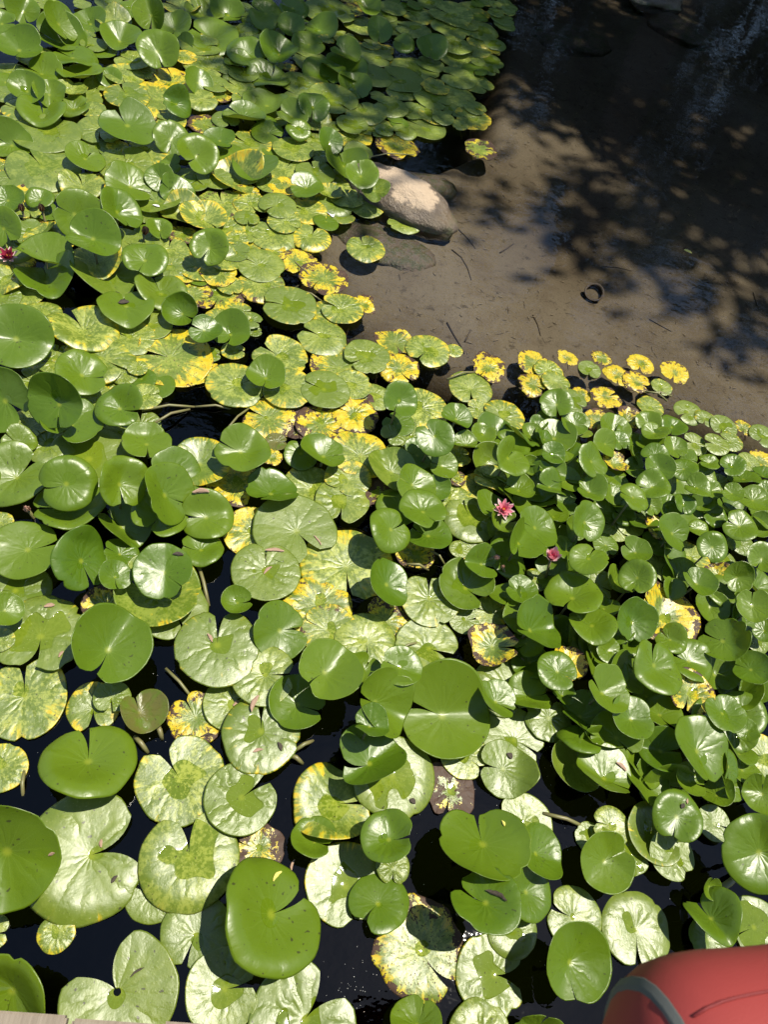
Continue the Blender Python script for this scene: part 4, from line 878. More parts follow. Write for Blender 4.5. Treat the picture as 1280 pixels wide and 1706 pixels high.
(-0.4394,3.5467,0.0060,0.000,0.000,-0.973,0.232,0.000,0.1048,15,'M',0,'.',445,'floating pale mottled green pad, nearest one upper left of the white petal'),
(-0.3774,3.3154,0.0439,-0.010,-0.018,-0.368,0.930,0.013,0.1060,3,'G',3,'.',446,'raised glossy green pad, second nearest one upper left of the white petal'),
(-0.4398,3.2267,0.0303,0.022,-0.041,0.878,-0.477,-0.039,0.1161,15,'M',2,'.',448,'large raised pale mottled green pad, nearest one left of the white petal'),
(-0.0782,4.0633,0.0285,-0.038,-0.029,0.858,-0.514,0.017,0.1416,12,'L',1,'.',454,'large floating light green pad, nearest one above the white petal'),
(-0.1876,5.0144,0.0285,-0.015,-0.042,0.675,-0.737,-0.021,0.1594,15,'L',1,'.',458,'large floating light green pad, nearest one below the top edge middle'),
(0.4170,4.0443,0.0060,0.000,0.000,-0.955,0.296,0.000,0.1185,6,'L',0,'.',464,'large floating light green pad, nearest one left of the lone far yellow pad'),
(0.6842,4.2403,0.0060,0.000,0.000,-0.995,-0.100,0.000,0.1089,9,'Q',0,'.',466,'floating yellow-green brown-flecked pad, nearest one above the lone far yellow pad'),
(0.4617,4.3353,0.0125,0.000,0.000,0.847,-0.531,0.000,0.1092,12,'L',0,'.',467,'floating light green pad, nearest one upper left of the lone far yellow pad'),
(0.6080,4.4442,0.0060,0.000,0.000,0.843,-0.537,0.000,0.1187,9,'M',0,'.',468,'large floating pale mottled green pad, nearest one above the lone far yellow pad'),
(0.2712,4.4663,0.0125,0.000,0.000,-0.972,0.234,0.000,0.1350,15,'L',0,'.',472,'large floating light green pad, nearest one upper left of the lone far yellow pad'),
(0.5966,4.6292,0.0190,0.000,0.000,-0.972,0.234,0.000,0.1138,15,'L',0,'.',474,'floating light green pad, nearest one above the lone far yellow pad'),
(0.4288,4.7812,0.0744,-0.030,-0.315,-0.039,-0.948,-0.316,0.0936,4,'G',5,'.',476,'raised glossy green pad, nearest one lower right of the top edge middle'),
(0.5413,5.3602,0.0385,-0.036,-0.051,-0.971,0.236,-0.023,0.1435,15,'M',1,'.',483,'large floating pale mottled green pad, nearest one right of the top edge middle'),
(0.2842,3.8066,0.0060,0.000,0.000,0.703,-0.711,0.000,0.1172,6,'Y',0,'.',499,'large floating yellow brown-blotched pad, nearest one above the pale boulder'),
(-0.1269,3.2136,0.0641,-0.040,-0.132,-0.999,-0.000,-0.041,0.0815,4,'G',4,'.',502,'raised glossy green pad, nearest one upper left of the white petal'),
(-0.2401,3.0735,0.0320,-0.025,-0.033,-0.720,-0.693,-0.041,0.0870,10,'L',1,'.',509,'floating light green pad, nearest one left of the white petal'),
(-0.1028,3.1042,0.0125,0.000,0.000,-0.973,0.231,0.000,0.0887,12,'M',0,'.',510,'floating pale mottled green pad, nearest one left of the white petal'),
(-0.2273,2.8950,0.0125,0.000,0.000,-0.623,0.783,0.000,0.1095,8,'M',0,'.',512,'floating pale mottled green pad, second nearest one left of the white petal'),
(-0.0666,2.9221,0.0190,0.000,0.000,0.217,0.976,0.000,0.0917,19,'M',0,'.',514,'floating pale mottled green pad, nearest one lower left of the white petal'),
(-0.4756,3.0285,0.0125,0.000,0.000,-0.390,0.921,0.000,0.1125,12,'Q',0,'.',515,'floating yellow-green brown-flecked pad, nearest one left of the white petal'),
(-0.5268,2.8783,0.0380,0.048,-0.005,0.884,-0.465,-0.045,0.1005,9,'M',2,'.',518,'raised pale mottled green pad, nearest one left of the white petal'),
(-0.4545,2.5922,0.1172,0.086,-0.484,-0.343,-0.835,-0.430,0.0782,12,'G',5,'.',521,'tilted glossy green pad, nearest one above the big yellow-mottled pad'),
(-0.2573,2.6683,0.0220,0.033,-0.032,-0.972,0.230,0.039,0.1022,8,'L',1,'.',524,'floating light green pad, nearest one lower left of the white petal'),
(-0.2349,2.5555,0.0125,0.000,0.000,-0.147,0.989,0.000,0.1006,15,'Q',0,'.',525,'floating yellow-green brown-flecked pad, nearest one lower left of the white petal'),
(-0.1034,2.7525,0.0060,0.000,0.000,0.121,-0.993,0.000,0.0865,4,'Y',0,'.',526,'floating yellow brown-blotched pad, nearest one lower left of the white petal'),
(0.0142,2.6689,0.0125,0.000,0.000,-0.610,-0.792,0.000,0.1020,4,'Y',0,'.',527,'floating yellow brown-blotched pad, nearest one below the white petal'),
(-0.1084,2.4586,0.0190,0.000,0.000,-1.000,-0.024,0.000,0.1126,6,'L',0,'.',528,'floating light green pad, nearest one upper right of the big yellow-mottled pad'),
(0.1060,2.5015,0.0190,0.000,0.000,-0.973,0.231,0.000,0.0917,19,'M',0,'.',529,'floating pale mottled green pad, nearest one below the white petal'),
(0.1803,2.9425,0.0060,0.000,0.000,-0.519,0.855,0.000,0.0910,10,'M',0,'.',532,'floating pale mottled green pad, nearest one lower right of the white petal'),
(0.3404,3.1917,0.0060,0.000,0.000,-0.998,-0.056,0.000,0.0895,8,'L',0,'.',533,'floating light green pad, nearest one below the pale boulder'),
(-0.3887,2.4508,0.0060,0.000,0.000,-0.058,-0.998,0.000,0.1150,6,'Y',0,'.',534,'large floating yellow brown-blotched pad, nearest one upper right of the big yellow-mottled pad'),
(-0.3008,2.2062,0.0568,-0.029,-0.106,0.037,-0.994,-0.105,0.0763,12,'G',3,'.',536,'raised glossy green pad, nearest one right of the big yellow-mottled pad'),
(-0.3918,2.1574,0.0916,0.142,-0.234,-0.984,0.073,0.163,0.0624,12,'G',4,'.',537,'raised glossy green pad, nearest one upper right of the big yellow-mottled pad'),
(0.1117,3.2638,0.1497,0.017,-0.153,-0.369,0.918,0.148,0.0814,12,'G',6,'.',543,'raised glossy green pad, nearest one upper right of the white petal'),
(0.3184,1.6021,0.0060,0.000,0.000,0.064,-0.998,0.000,0.0697,15,'B',0,'.',545,'floating brown rotting pad, nearest one upper right of the broad creamy pad'),
(-0.5112,0.1627,0.0060,0.000,0.000,0.997,0.077,0.000,0.0419,12,'M',0,'.',7,None),
(0.4369,0.3891,0.0220,-0.010,-0.000,0.052,-0.999,0.000,0.0464,15,'L',1,'.',17,None),
(1.1226,0.4844,0.0220,0.008,-0.026,0.996,0.093,-0.006,0.0571,9,'L',1,'.',55,None),
(1.3195,0.4094,0.0815,0.181,-0.369,-0.041,0.923,0.382,0.0307,12,'G',3,'c',60,None),
(1.2399,0.9691,0.0220,-0.007,-0.027,0.905,-0.425,-0.006,0.0474,3,'G',1,'.',72,None),
(1.5249,0.8704,0.0963,-0.258,-0.118,0.964,0.034,0.264,0.0363,9,'G',3,'.',76,None),
(1.4487,0.7532,0.0808,0.433,-0.123,-0.180,-0.982,-0.047,0.0573,12,'G',3,'.',78,None),
(1.0127,0.5216,0.0060,0.000,0.000,0.998,-0.061,0.000,0.0456,6,'L',0,'.',86,None),
(-0.7171,0.8724,0.0285,0.009,-0.004,-0.989,-0.147,0.008,0.0364,9,'L',1,'.',104,None),
(-0.8475,1.2600,0.0060,0.000,0.000,-0.983,-0.185,0.000,0.0372,6,'M',0,'.',107,None),
(-0.8779,1.5490,0.0423,0.012,0.044,-0.973,0.229,0.001,0.0568,6,'L',2,'.',124,None),
(-0.9262,1.8435,0.0060,0.000,0.000,-0.973,0.229,0.000,0.0842,15,'M',0,'.',131,None),
(-0.6324,1.9338,0.0190,0.000,0.000,0.970,0.243,0.000,0.0480,12,'L',0,'.',132,None),
(-0.5948,1.9669,0.0320,-0.022,0.013,-0.227,0.974,-0.017,0.0374,4,'M',1,'.',133,None),
(-0.6209,1.8712,0.0255,0.000,0.000,-0.973,0.230,0.000,0.0301,9,'L',0,'.',134,None),
(-0.0576,1.7457,0.0190,0.000,0.000,0.977,0.215,0.000,0.0403,12,'R',0,'.',146,None),
(-0.0645,1.6708,0.0220,-0.015,0.005,0.139,-0.990,0.007,0.0375,4,'Y',1,'.',147,None),
(0.0137,1.8258,0.0060,0.000,0.000,0.120,-0.993,0.000,0.0506,4,'B',0,'.',150,None),
(0.3126,0.9101,0.0791,0.033,0.054,0.402,0.913,-0.063,0.0512,12,'G',3,'c',168,None),
(0.6387,1.1540,0.0125,0.000,0.000,0.988,0.153,0.000,0.0531,12,'L',0,'.',174,None),
(0.7249,1.1970,0.0060,0.000,0.000,-0.973,0.229,0.000,0.0600,12,'M',0,'.',175,None),
(0.6735,1.4356,0.0060,0.000,0.000,-0.973,0.229,0.000,0.0636,6,'M',0,'.',181,None),
(0.6199,1.4197,0.0125,0.000,0.000,0.984,0.176,0.000,0.0349,4,'L',0,'.',182,None),
(0.7595,1.5148,0.0872,0.073,-0.102,0.975,0.216,-0.049,0.0536,12,'G',3,'c',186,None),
(0.8175,1.1701,0.0457,0.297,-0.057,0.923,0.275,-0.271,0.0671,3,'G',2,'.',192,None),
(0.8894,1.3411,0.0220,-0.026,-0.001,-0.973,0.229,-0.025,0.0447,12,'M',1,'.',193,None),
(0.9590,1.0157,0.0724,0.057,0.035,0.468,-0.884,0.004,0.0630,12,'Y',3,'.',195,None),
(0.9404,0.9261,0.0519,-0.089,0.215,0.941,-0.303,0.153,0.0425,9,'G',2,'.',196,None),
(1.2015,1.6191,0.0220,0.012,-0.000,-0.973,0.230,0.012,0.0659,12,'L',1,'.',201,None),
(1.2709,1.6332,0.0285,-0.000,-0.023,0.983,0.184,0.004,0.0545,9,'L',1,'.',202,None),
(1.3539,1.4712,0.0220,0.011,0.005,-0.151,-0.988,0.007,0.0655,6,'M',1,'.',203,None),
(1.3482,1.5606,0.0414,-0.189,0.123,-0.887,0.404,-0.223,0.0600,4,'G',2,'.',205,None),
(1.5063,1.6217,0.0862,-0.098,0.014,-0.944,0.314,-0.097,0.0415,4,'G',3,'.',207,None),
(1.4901,1.5304,0.0220,0.022,0.064,-0.985,-0.171,0.033,0.0751,12,'M',1,'.',209,None),
(1.3559,1.3499,0.0931,-0.048,-0.271,0.013,0.962,0.272,0.0416,12,'G',3,'v',214,None),
(1.6835,1.2444,0.0760,-0.435,-0.110,-0.820,0.458,-0.342,0.0421,12,'G',3,'.',219,None),
(1.0987,1.0813,0.0811,-0.109,-0.074,0.989,0.094,0.115,0.0437,9,'G',3,'.',221,None),
(1.6876,1.2289,0.0220,0.051,-0.040,-0.972,0.227,0.059,0.0465,15,'L',1,'.',222,None),
(0.5964,2.3925,0.0060,0.000,0.000,-0.794,-0.608,0.000,0.0370,12,'M',0,'.',229,None),
(0.6943,2.0821,0.0125,0.000,0.000,-0.973,0.230,0.000,0.0526,12,'M',0,'.',232,None),
(0.6985,1.9186,0.0618,0.039,-0.084,0.631,0.775,0.040,0.0497,12,'G',3,'c',235,None),
(0.8028,1.8871,0.0711,-0.013,0.209,-0.951,0.300,-0.077,0.0738,12,'G',3,'.',236,None),
(0.7295,1.7252,0.0400,0.114,0.234,-0.983,0.165,0.076,0.0743,12,'M',2,'.',239,None),
(0.6075,1.7189,0.0220,0.003,0.008,0.980,0.201,-0.005,0.0371,9,'Y',1,'.',240,None),
(0.6872,1.7027,0.0060,0.000,0.000,0.462,-0.887,0.000,0.0651,4,'Q',0,'.',241,None),
(0.6185,1.8347,0.0060,0.000,0.000,0.978,0.209,0.000,0.0501,9,'M',0,'.',245,None),
(0.5255,1.6403,0.0479,0.273,-0.254,-0.960,-0.004,0.281,0.0490,9,'G',2,'.',246,None),
(0.6310,1.8524,0.0673,-0.147,0.080,0.985,0.105,0.138,0.0532,4,'G',3,'.',247,None),
(0.4283,1.8734,0.0220,0.002,0.018,0.976,0.217,-0.005,0.0594,4,'L',1,'.',249,None),
(0.9453,2.4084,0.0060,0.000,0.000,0.390,-0.921,0.000,0.0724,19,'O',0,'.',250,None),
(1.0012,2.3604,0.0190,0.000,0.000,-0.815,-0.579,0.000,0.0663,4,'M',0,'.',251,None),
(0.9356,2.2745,0.0125,0.000,0.000,0.883,-0.470,0.000,0.0666,19,'O',0,'.',252,None),
(1.0312,2.2995,0.0255,0.000,0.000,0.560,-0.828,0.000,0.0628,12,'M',0,'.',253,None),
(1.0886,2.2032,0.0320,0.017,-0.016,0.882,-0.471,-0.022,0.0667,6,'L',1,'.',255,None),
(1.1009,2.4772,0.0060,0.000,0.000,-0.081,-0.997,0.000,0.0476,19,'O',0,'.',256,None),
(1.0674,2.0406,0.0734,-0.039,-0.149,0.983,0.169,0.064,0.0557,3,'G',3,'.',257,None),
(0.9300,2.0333,0.0450,-0.207,-0.018,-0.175,-0.983,-0.055,0.0370,12,'G',2,'c',258,None),
(0.9687,2.0765,0.0415,-0.215,-0.049,0.794,-0.590,0.145,0.0397,6,'G',2,'.',259,None),
(1.0708,2.0037,0.0220,0.052,-0.028,0.975,0.217,-0.045,0.0470,9,'L',1,'.',260,None),
(0.9414,1.8264,0.1239,-0.001,-0.266,-0.982,0.183,0.050,0.0483,9,'G',4,'.',261,None),
(0.9437,1.7630,0.1011,-0.014,-0.053,-0.973,0.232,-0.002,0.0542,3,'G',4,'.',262,None),
(0.8727,1.7891,0.0727,-0.013,-0.290,0.834,-0.531,-0.150,0.0397,12,'G',3,'c',263,None),
(0.9328,1.6850,0.1152,0.252,0.074,-0.968,-0.002,0.252,0.0619,12,'G',4,'v',264,None),
(0.8190,1.6676,0.0850,-0.175,0.226,-0.863,0.432,-0.260,0.0573,4,'G',3,'.',265,None),
(0.9230,1.6701,0.0497,-0.246,-0.018,0.969,0.021,0.246,0.0536,6,'G',2,'.',266,None),
(1.0112,1.7480,0.0802,0.015,-0.193,-0.982,0.184,0.051,0.0502,12,'G',3,'.',267,None),
(1.1978,2.4333,0.0060,0.000,0.000,-0.220,-0.976,0.000,0.0513,15,'L',0,'.',268,None),
(1.2617,2.5188,0.0060,0.000,0.000,-0.108,-0.994,0.000,0.0480,19,'O',0,'.',269,None),
(1.3265,2.4334,0.0060,0.000,0.000,-0.182,-0.983,0.000,0.0622,11,'O',0,'.',270,None),
(1.4455,2.5328,0.0060,0.000,0.000,-0.256,-0.967,0.000,0.0634,23,'O',0,'.',271,None),
(1.4083,2.4083,0.0125,0.000,0.000,0.875,-0.484,0.000,0.0645,19,'O',0,'.',272,None),
(1.6020,2.5170,0.0060,0.000,0.000,-0.281,-0.960,0.000,0.0700,19,'O',0,'.',273,None),
(1.5257,2.4112,0.0060,0.000,0.000,-0.216,-0.976,0.000,0.0485,11,'M',0,'.',274,None),
(1.2519,2.2747,0.0220,-0.045,0.047,0.830,0.557,0.011,0.0666,19,'O',1,'.',275,None),
(1.1450,2.2737,0.0060,0.000,0.000,0.372,-0.928,0.000,0.0459,19,'O',0,'.',276,None),
(1.3265,2.1581,0.0348,0.351,-0.187,-0.038,-0.982,-0.186,0.0563,19,'O',2,'.',277,None),
(1.4456,2.2632,0.0220,-0.025,0.059,0.330,-0.942,0.064,0.0599,6,'M',1,'.',278,None),
(1.6152,2.2725,0.0220,-0.037,0.007,-0.844,-0.535,-0.028,0.0678,15,'L',1,'.',279,None),
(1.6866,2.2496,0.0285,-0.005,-0.030,-0.309,-0.950,-0.030,0.0492,15,'L',1,'.',280,None),
(1.7575,2.2136,0.0350,-0.024,-0.014,-0.524,-0.851,-0.024,0.0616,15,'L',1,'.',281,None),
(1.7690,2.1325,0.0415,0.001,0.001,-0.973,0.231,0.001,0.0528,15,'L',1,'.',282,None),
(1.8651,2.2422,0.0220,0.003,-0.018,-0.219,-0.976,-0.017,0.0452,19,'O',1,'.',283,None),
(1.9416,2.2073,0.0285,0.010,0.002,-0.547,-0.837,0.007,0.0640,11,'L',1,'.',284,None),
(1.1965,2.1263,0.0220,-0.030,-0.028,-0.348,-0.937,-0.037,0.0634,19,'O',1,'.',285,None),
(1.1701,1.9324,0.1112,0.368,-0.253,0.923,-0.017,-0.385,0.0594,4,'G',4,'.',286,None),
(1.2506,1.9950,0.0704,0.020,-0.193,0.501,-0.847,-0.177,0.0440,9,'G',3,'.',287,None),
(1.0994,2.0514,0.0471,-0.025,-0.029,0.993,0.117,0.028,0.0620,23,'L',2,'.',289,None),
(1.2131,1.8734,0.0823,0.030,0.038,0.978,0.206,-0.037,0.0544,6,'Y',3,'.',290,None),
(1.3877,2.1257,0.0703,-0.074,-0.151,0.429,-0.897,-0.105,0.0520,3,'G',3,'.',291,None),
(1.3953,2.0560,0.0954,-0.200,0.077,0.488,0.872,0.031,0.0522,6,'G',4,'.',292,None),
(1.4935,2.1230,0.0756,0.031,-0.115,-0.178,-0.978,-0.107,0.0570,6,'G',3,'.',293,None),
(1.3824,2.0157,0.0692,-0.269,0.211,-0.758,0.555,-0.342,0.0586,4,'G',3,'.',294,None),
(1.4474,1.9609,0.1253,0.041,-0.295,0.370,-0.883,-0.289,0.0504,4,'G',4,'.',295,None),
(1.6139,2.1013,0.0220,-0.015,-0.042,-0.983,0.182,-0.007,0.0579,27,'L',1,'.',296,None),
(1.6904,2.0940,0.0480,-0.027,0.031,-0.983,0.180,-0.032,0.0574,27,'L',1,'.',297,None),
(1.3560,1.9043,0.1271,-0.295,0.020,-0.878,-0.399,-0.263,0.0542,9,'G',4,'.',298,None),
(1.3264,1.7876,0.1822,-0.103,-0.191,0.453,-0.883,-0.125,0.0574,3,'G',5,'.',299,None),
(1.4647,1.8588,0.1294,-0.331,-0.027,-0.920,0.232,-0.316,0.0512,15,'G',4,'.',301,None),
(1.5376,1.9515,0.0816,0.177,-0.274,0.956,0.278,-0.098,0.0443,12,'G',3,'.',302,None),
(1.6154,1.9591,0.0815,-0.071,-0.028,-0.996,0.060,-0.069,0.0428,19,'G',3,'.',303,None),
(1.7021,1.9463,0.0987,-0.262,-0.079,-0.800,-0.539,-0.262,0.0526,4,'G',4,'.',304,None),
(1.8434,2.0446,0.0285,0.052,-0.031,0.875,-0.479,-0.060,0.0520,15,'L',1,'.',305,None),
(1.9023,2.0715,0.0220,0.003,0.009,-0.973,0.231,0.001,0.0598,19,'O',1,'.',306,None),
(1.7626,1.9204,0.0704,-0.337,0.351,-0.564,0.667,-0.486,0.0624,12,'G',3,'.',307,None),
(1.4839,1.7553,0.1610,-0.266,0.102,-0.828,0.486,-0.281,0.0495,9,'G',5,'.',308,None),
(1.5851,1.7963,0.1125,-0.086,-0.277,0.986,0.112,0.121,0.0416,6,'G',4,'.',309,None),
(1.6935,1.9176,0.0220,0.008,0.002,0.980,0.199,-0.008,0.0459,12,'L',1,'.',310,None),
(1.6189,1.7512,0.1663,-0.252,-0.062,-0.883,0.423,-0.204,0.0412,3,'G',5,'.',311,None),
(1.8259,1.8562,0.1000,-0.269,-0.085,0.963,0.001,0.270,0.0427,4,'G',4,'.',313,None),
(1.4403,1.6927,0.1253,-0.011,-0.231,-0.206,-0.952,-0.228,0.0449,17,'G',4,'.',314,None),
(1.3191,1.6776,0.1049,0.127,-0.293,0.589,-0.747,-0.310,0.0434,6,'G',4,'.',316,None),
(1.3994,1.7109,0.0789,0.118,-0.299,-0.985,0.088,0.150,0.0551,12,'G',3,'.',317,None),
(1.1921,1.7260,0.0693,0.133,-0.163,0.963,0.253,-0.089,0.0439,4,'G',3,'.',318,None),
(1.0802,1.6945,0.1134,0.007,0.128,-0.967,0.253,-0.026,0.0573,3,'G',4,'.',319,None),
(1.2174,1.8108,0.0673,0.002,0.066,0.977,0.212,-0.016,0.0507,3,'G',3,'.',320,None),
(1.3188,1.8967,0.0423,0.024,-0.144,0.980,0.201,0.005,0.0480,4,'G',2,'.',321,None),
(1.5558,1.7560,0.0734,-0.336,0.111,-0.779,0.526,-0.342,0.0464,6,'G',3,'.',322,None),
(1.5897,1.7068,0.0743,-0.035,-0.145,-0.973,0.231,-0.001,0.0539,12,'G',3,'.',323,None),
(1.7194,1.6368,0.0220,0.016,0.012,-0.973,0.230,0.013,0.0519,4,'L',1,'.',324,None),
(1.1572,1.6692,0.0389,-0.058,-0.023,-0.961,0.271,-0.049,0.0517,6,'G',2,'.',325,None),
(1.2364,1.6571,0.0476,-0.091,-0.062,-0.955,0.288,-0.069,0.0471,12,'G',2,'.',326,None),
(1.0147,1.6698,0.0450,0.048,-0.112,0.978,0.207,-0.024,0.0498,3,'G',2,'.',327,None),
(1.0450,1.5680,0.0399,0.206,-0.219,0.952,0.269,-0.144,0.0470,12,'G',2,'.',328,None),
(1.6313,1.5448,0.0220,-0.011,0.018,-0.341,-0.940,0.013,0.0464,4,'L',1,'.',329,None),
(1.1598,1.5242,0.0285,-0.023,-0.022,0.410,-0.912,-0.011,0.0488,4,'G',1,'.',330,None),
(-1.1696,2.7590,0.0556,-0.020,-0.131,0.266,-0.956,-0.121,0.0572,12,'G',3,'.',336,None),
(-1.2897,2.7304,0.0434,-0.006,-0.295,-0.970,-0.230,-0.077,0.0658,4,'G',3,'.',337,None),
(-1.0833,2.5762,0.0220,-0.046,-0.043,0.179,-0.983,-0.034,0.1014,15,'M',1,'.',340,None),
(-1.1601,2.2936,0.0349,0.004,0.002,0.325,0.946,-0.003,0.0809,9,'M',2,'.',343,None),
(-1.0657,2.2478,0.0220,-0.033,-0.029,-0.294,0.956,0.018,0.0616,6,'M',1,'.',344,None),
(-0.9816,2.1443,0.0285,-0.012,0.009,0.903,-0.430,0.015,0.0760,6,'M',1,'.',345,None),
(-0.6793,2.7209,0.0574,0.012,-0.360,0.186,-0.916,-0.356,0.0525,9,'G',3,'.',353,None),
(-0.6016,2.7803,0.0060,0.000,0.000,0.889,-0.459,0.000,0.0650,6,'Y',0,'.',354,None),
(-0.7415,2.9326,0.0380,-0.030,-0.012,-0.972,0.231,-0.026,0.0993,15,'L',2,'.',356,None),
(-0.6152,2.8870,0.0315,-0.003,0.007,0.886,-0.463,0.006,0.0947,12,'M',2,'.',359,None),
(-0.9786,3.0419,0.0060,0.000,0.000,0.938,0.346,0.000,0.0655,4,'Y',0,'.',360,None),
(-1.1741,2.8952,0.0060,0.000,0.000,-0.973,0.231,0.000,0.0674,4,'Y',0,'.',361,None),
(-1.7302,4.0235,0.0529,-0.054,-0.327,0.970,0.208,0.128,0.0839,12,'G',4,'.',367,None),
(-1.3724,4.2675,0.0329,0.017,-0.276,0.597,-0.768,-0.231,0.0846,3,'G',3,'.',369,None),
(-1.2634,4.3195,0.0407,0.019,-0.041,0.972,-0.232,-0.028,0.0937,4,'M',3,'.',371,None),
(-0.9726,4.4073,0.0381,-0.011,-0.263,0.065,-0.963,-0.262,0.0894,12,'G',3,'.',374,None),
(-0.9943,4.6673,0.0255,-0.043,0.035,-0.971,0.232,-0.050,0.1110,12,'M',2,'.',375,None),
(-0.8907,4.2666,0.0230,-0.103,-0.320,0.977,0.143,0.156,0.0591,9,'G',2,'.',376,None),
(-1.4542,3.7188,0.0358,-0.006,0.088,-0.961,0.276,-0.030,0.0943,12,'G',3,'.',377,None),
(-1.1609,3.8104,0.0230,0.102,-0.348,0.620,-0.710,-0.334,0.0623,9,'G',2,'.',379,None),
(-1.1046,3.8617,0.0220,0.051,0.013,0.149,-0.989,0.005,0.0978,6,'M',1,'.',380,None),
(-1.3458,3.4965,0.0669,0.181,-0.244,0.620,-0.724,-0.303,0.0734,4,'G',4,'.',382,None),
(-1.2924,3.6168,0.0393,0.034,-0.058,0.008,0.998,0.057,0.0807,4,'M',3,'.',383,None),
(-0.8823,3.9417,0.0060,0.000,0.000,-0.392,0.920,0.000,0.1289,4,'Y',0,'.',386,None),
(-1.2440,3.4962,0.0285,0.060,0.031,0.917,0.394,-0.067,0.0769,9,'L',2,'.',388,None),
(-1.1695,3.5189,0.0220,-0.027,-0.027,-0.972,0.232,-0.020,0.0612,9,'M',1,'.',389,None),
(-1.2168,3.6702,0.0060,0.000,0.000,0.915,0.404,0.000,0.0571,4,'M',0,'.',390,None),
(-1.4965,3.3216,0.0060,0.000,0.000,0.922,0.386,0.000,0.0834,4,'Y',0,'.',396,None),
(-0.8711,3.2736,0.0220,-0.013,0.011,-0.973,0.231,-0.016,0.1155,9,'M',1,'.',400,None),
(-0.7345,3.1896,0.0438,0.022,-0.206,0.954,0.297,0.041,0.0490,4,'G',3,'.',401,None),
(-1.5485,3.4929,0.0220,0.001,-0.014,-0.973,0.231,0.004,0.0665,9,'L',1,'.',402,None),
(-1.5953,3.6965,0.0060,0.000,0.000,0.564,-0.826,0.000,0.0882,6,'M',0,'.',403,None),
(-1.4079,2.9852,0.0060,0.000,0.000,0.935,0.355,0.000,0.0617,12,'Y',0,'.',404,None),
(-1.4494,3.3701,0.0350,0.010,-0.033,-0.973,0.231,0.017,0.0787,4,'L',1,'.',405,None),
(-1.5169,3.8463,0.0220,-0.001,-0.001,0.973,-0.232,0.001,0.0937,9,'M',1,'.',406,None),
(-1.0970,4.0026,0.0285,-0.066,-0.006,-0.970,0.233,-0.063,0.0908,6,'L',1,'.',407,None),
(-0.8067,4.3026,0.0285,-0.005,-0.014,0.898,0.441,0.011,0.1134,15,'L',1,'.',408,None),
(-0.3781,4.6564,0.0626,0.153,-0.539,0.332,-0.761,-0.557,0.0769,12,'G',4,'.',411,None),
(-0.2274,4.7708,0.0364,-0.111,-0.090,-0.925,0.374,-0.070,0.1026,3,'G',3,'.',412,None),
(0.1106,4.7382,0.1143,0.172,-0.572,0.165,-0.786,-0.595,0.0750,9,'G',6,'.',416,None),
(0.0216,5.0747,0.0898,-0.013,-0.339,-0.989,0.145,0.039,0.0808,12,'G',5,'.',417,None),
(-0.1512,4.3159,0.0238,-0.056,-0.147,0.483,-0.870,-0.103,0.1193,12,'G',2,'.',419,None),
(-0.6023,4.2140,0.0368,0.067,-0.267,-0.994,0.070,0.089,0.0786,12,'G',3,'.',422,None),
(-0.8654,4.6473,0.0320,0.033,0.042,-0.972,0.234,0.022,0.1083,9,'L',2,'.',425,None),
(-0.5625,3.9945,0.0220,0.025,0.011,-0.956,0.293,0.021,0.0822,11,'M',1,'.',428,None),
(-0.7178,3.8024,0.0220,-0.031,-0.002,0.916,0.400,0.029,0.0911,9,'M',1,'.',430,None),
(-0.5715,3.6744,0.0220,-0.053,0.003,0.481,-0.876,0.029,0.0693,12,'L',1,'.',432,None),
(-0.6414,3.9070,0.0060,0.000,0.000,0.915,0.403,0.000,0.0716,9,'Y',0,'.',433,None),
(-0.6658,3.6201,0.0060,0.000,0.000,0.874,-0.486,0.000,0.0833,15,'Y',0,'.',434,None),
(-0.2106,3.6514,0.0699,0.124,-0.321,0.991,-0.010,-0.134,0.0647,4,'G',4,'.',437,None),
(-0.1312,3.8222,0.0231,0.020,0.052,0.864,-0.503,0.009,0.0858,6,'M',2,'.',438,None),
(-0.0538,3.5488,0.1013,0.381,-0.461,0.338,-0.737,-0.585,0.0662,12,'G',5,'.',439,None),
(0.0528,3.7980,0.0060,0.000,0.000,0.712,-0.702,0.000,0.1060,12,'Q',0,'.',441,None),
(-0.1509,3.6345,0.0060,0.000,0.000,0.930,0.368,0.000,0.0713,6,'Y',0,'.',443,None),
(-0.5628,3.4572,0.0479,-0.006,-0.186,0.913,-0.402,-0.071,0.0767,3,'G',3,'.',444,None),
(-0.5382,3.3548,0.0060,0.000,0.000,0.877,-0.480,0.000,0.0721,9,'M',0,'.',447,None),
(-0.5373,3.1940,0.0220,0.053,0.032,-0.281,0.959,-0.016,0.0840,4,'L',1,'.',449,None),
(-0.2462,3.4059,0.0060,0.000,0.000,0.401,0.916,0.000,0.1189,12,'M',0,'.',450,None),
(-0.1009,3.4051,0.0220,-0.001,0.014,-0.388,0.921,-0.014,0.0958,11,'L',1,'.',451,None),
(0.0258,4.2552,0.0237,-0.077,-0.261,0.524,-0.832,-0.184,0.0937,4,'G',2,'.',452,None),
(-0.2323,4.1676,0.0220,0.006,0.061,0.859,-0.512,0.026,0.1326,15,'L',1,'.',453,None),
(0.0954,4.0298,0.0220,-0.025,0.059,-0.280,0.958,-0.064,0.1127,4,'M',1,'.',455,None),
(0.0434,3.8679,0.0285,0.006,-0.009,0.861,-0.509,-0.010,0.0839,4,'L',1,'.',456,None),
(0.1138,4.4286,0.0220,0.004,-0.030,-0.972,0.233,0.011,0.1120,15,'L',1,'.',457,None),
(-0.0023,5.0081,0.0060,0.000,0.000,-0.972,0.234,0.000,0.1126,12,'M',0,'.',459,None),
(-0.0586,5.1298,0.0220,0.025,-0.059,0.883,0.470,0.005,0.0758,9,'Y',1,'.',460,None),
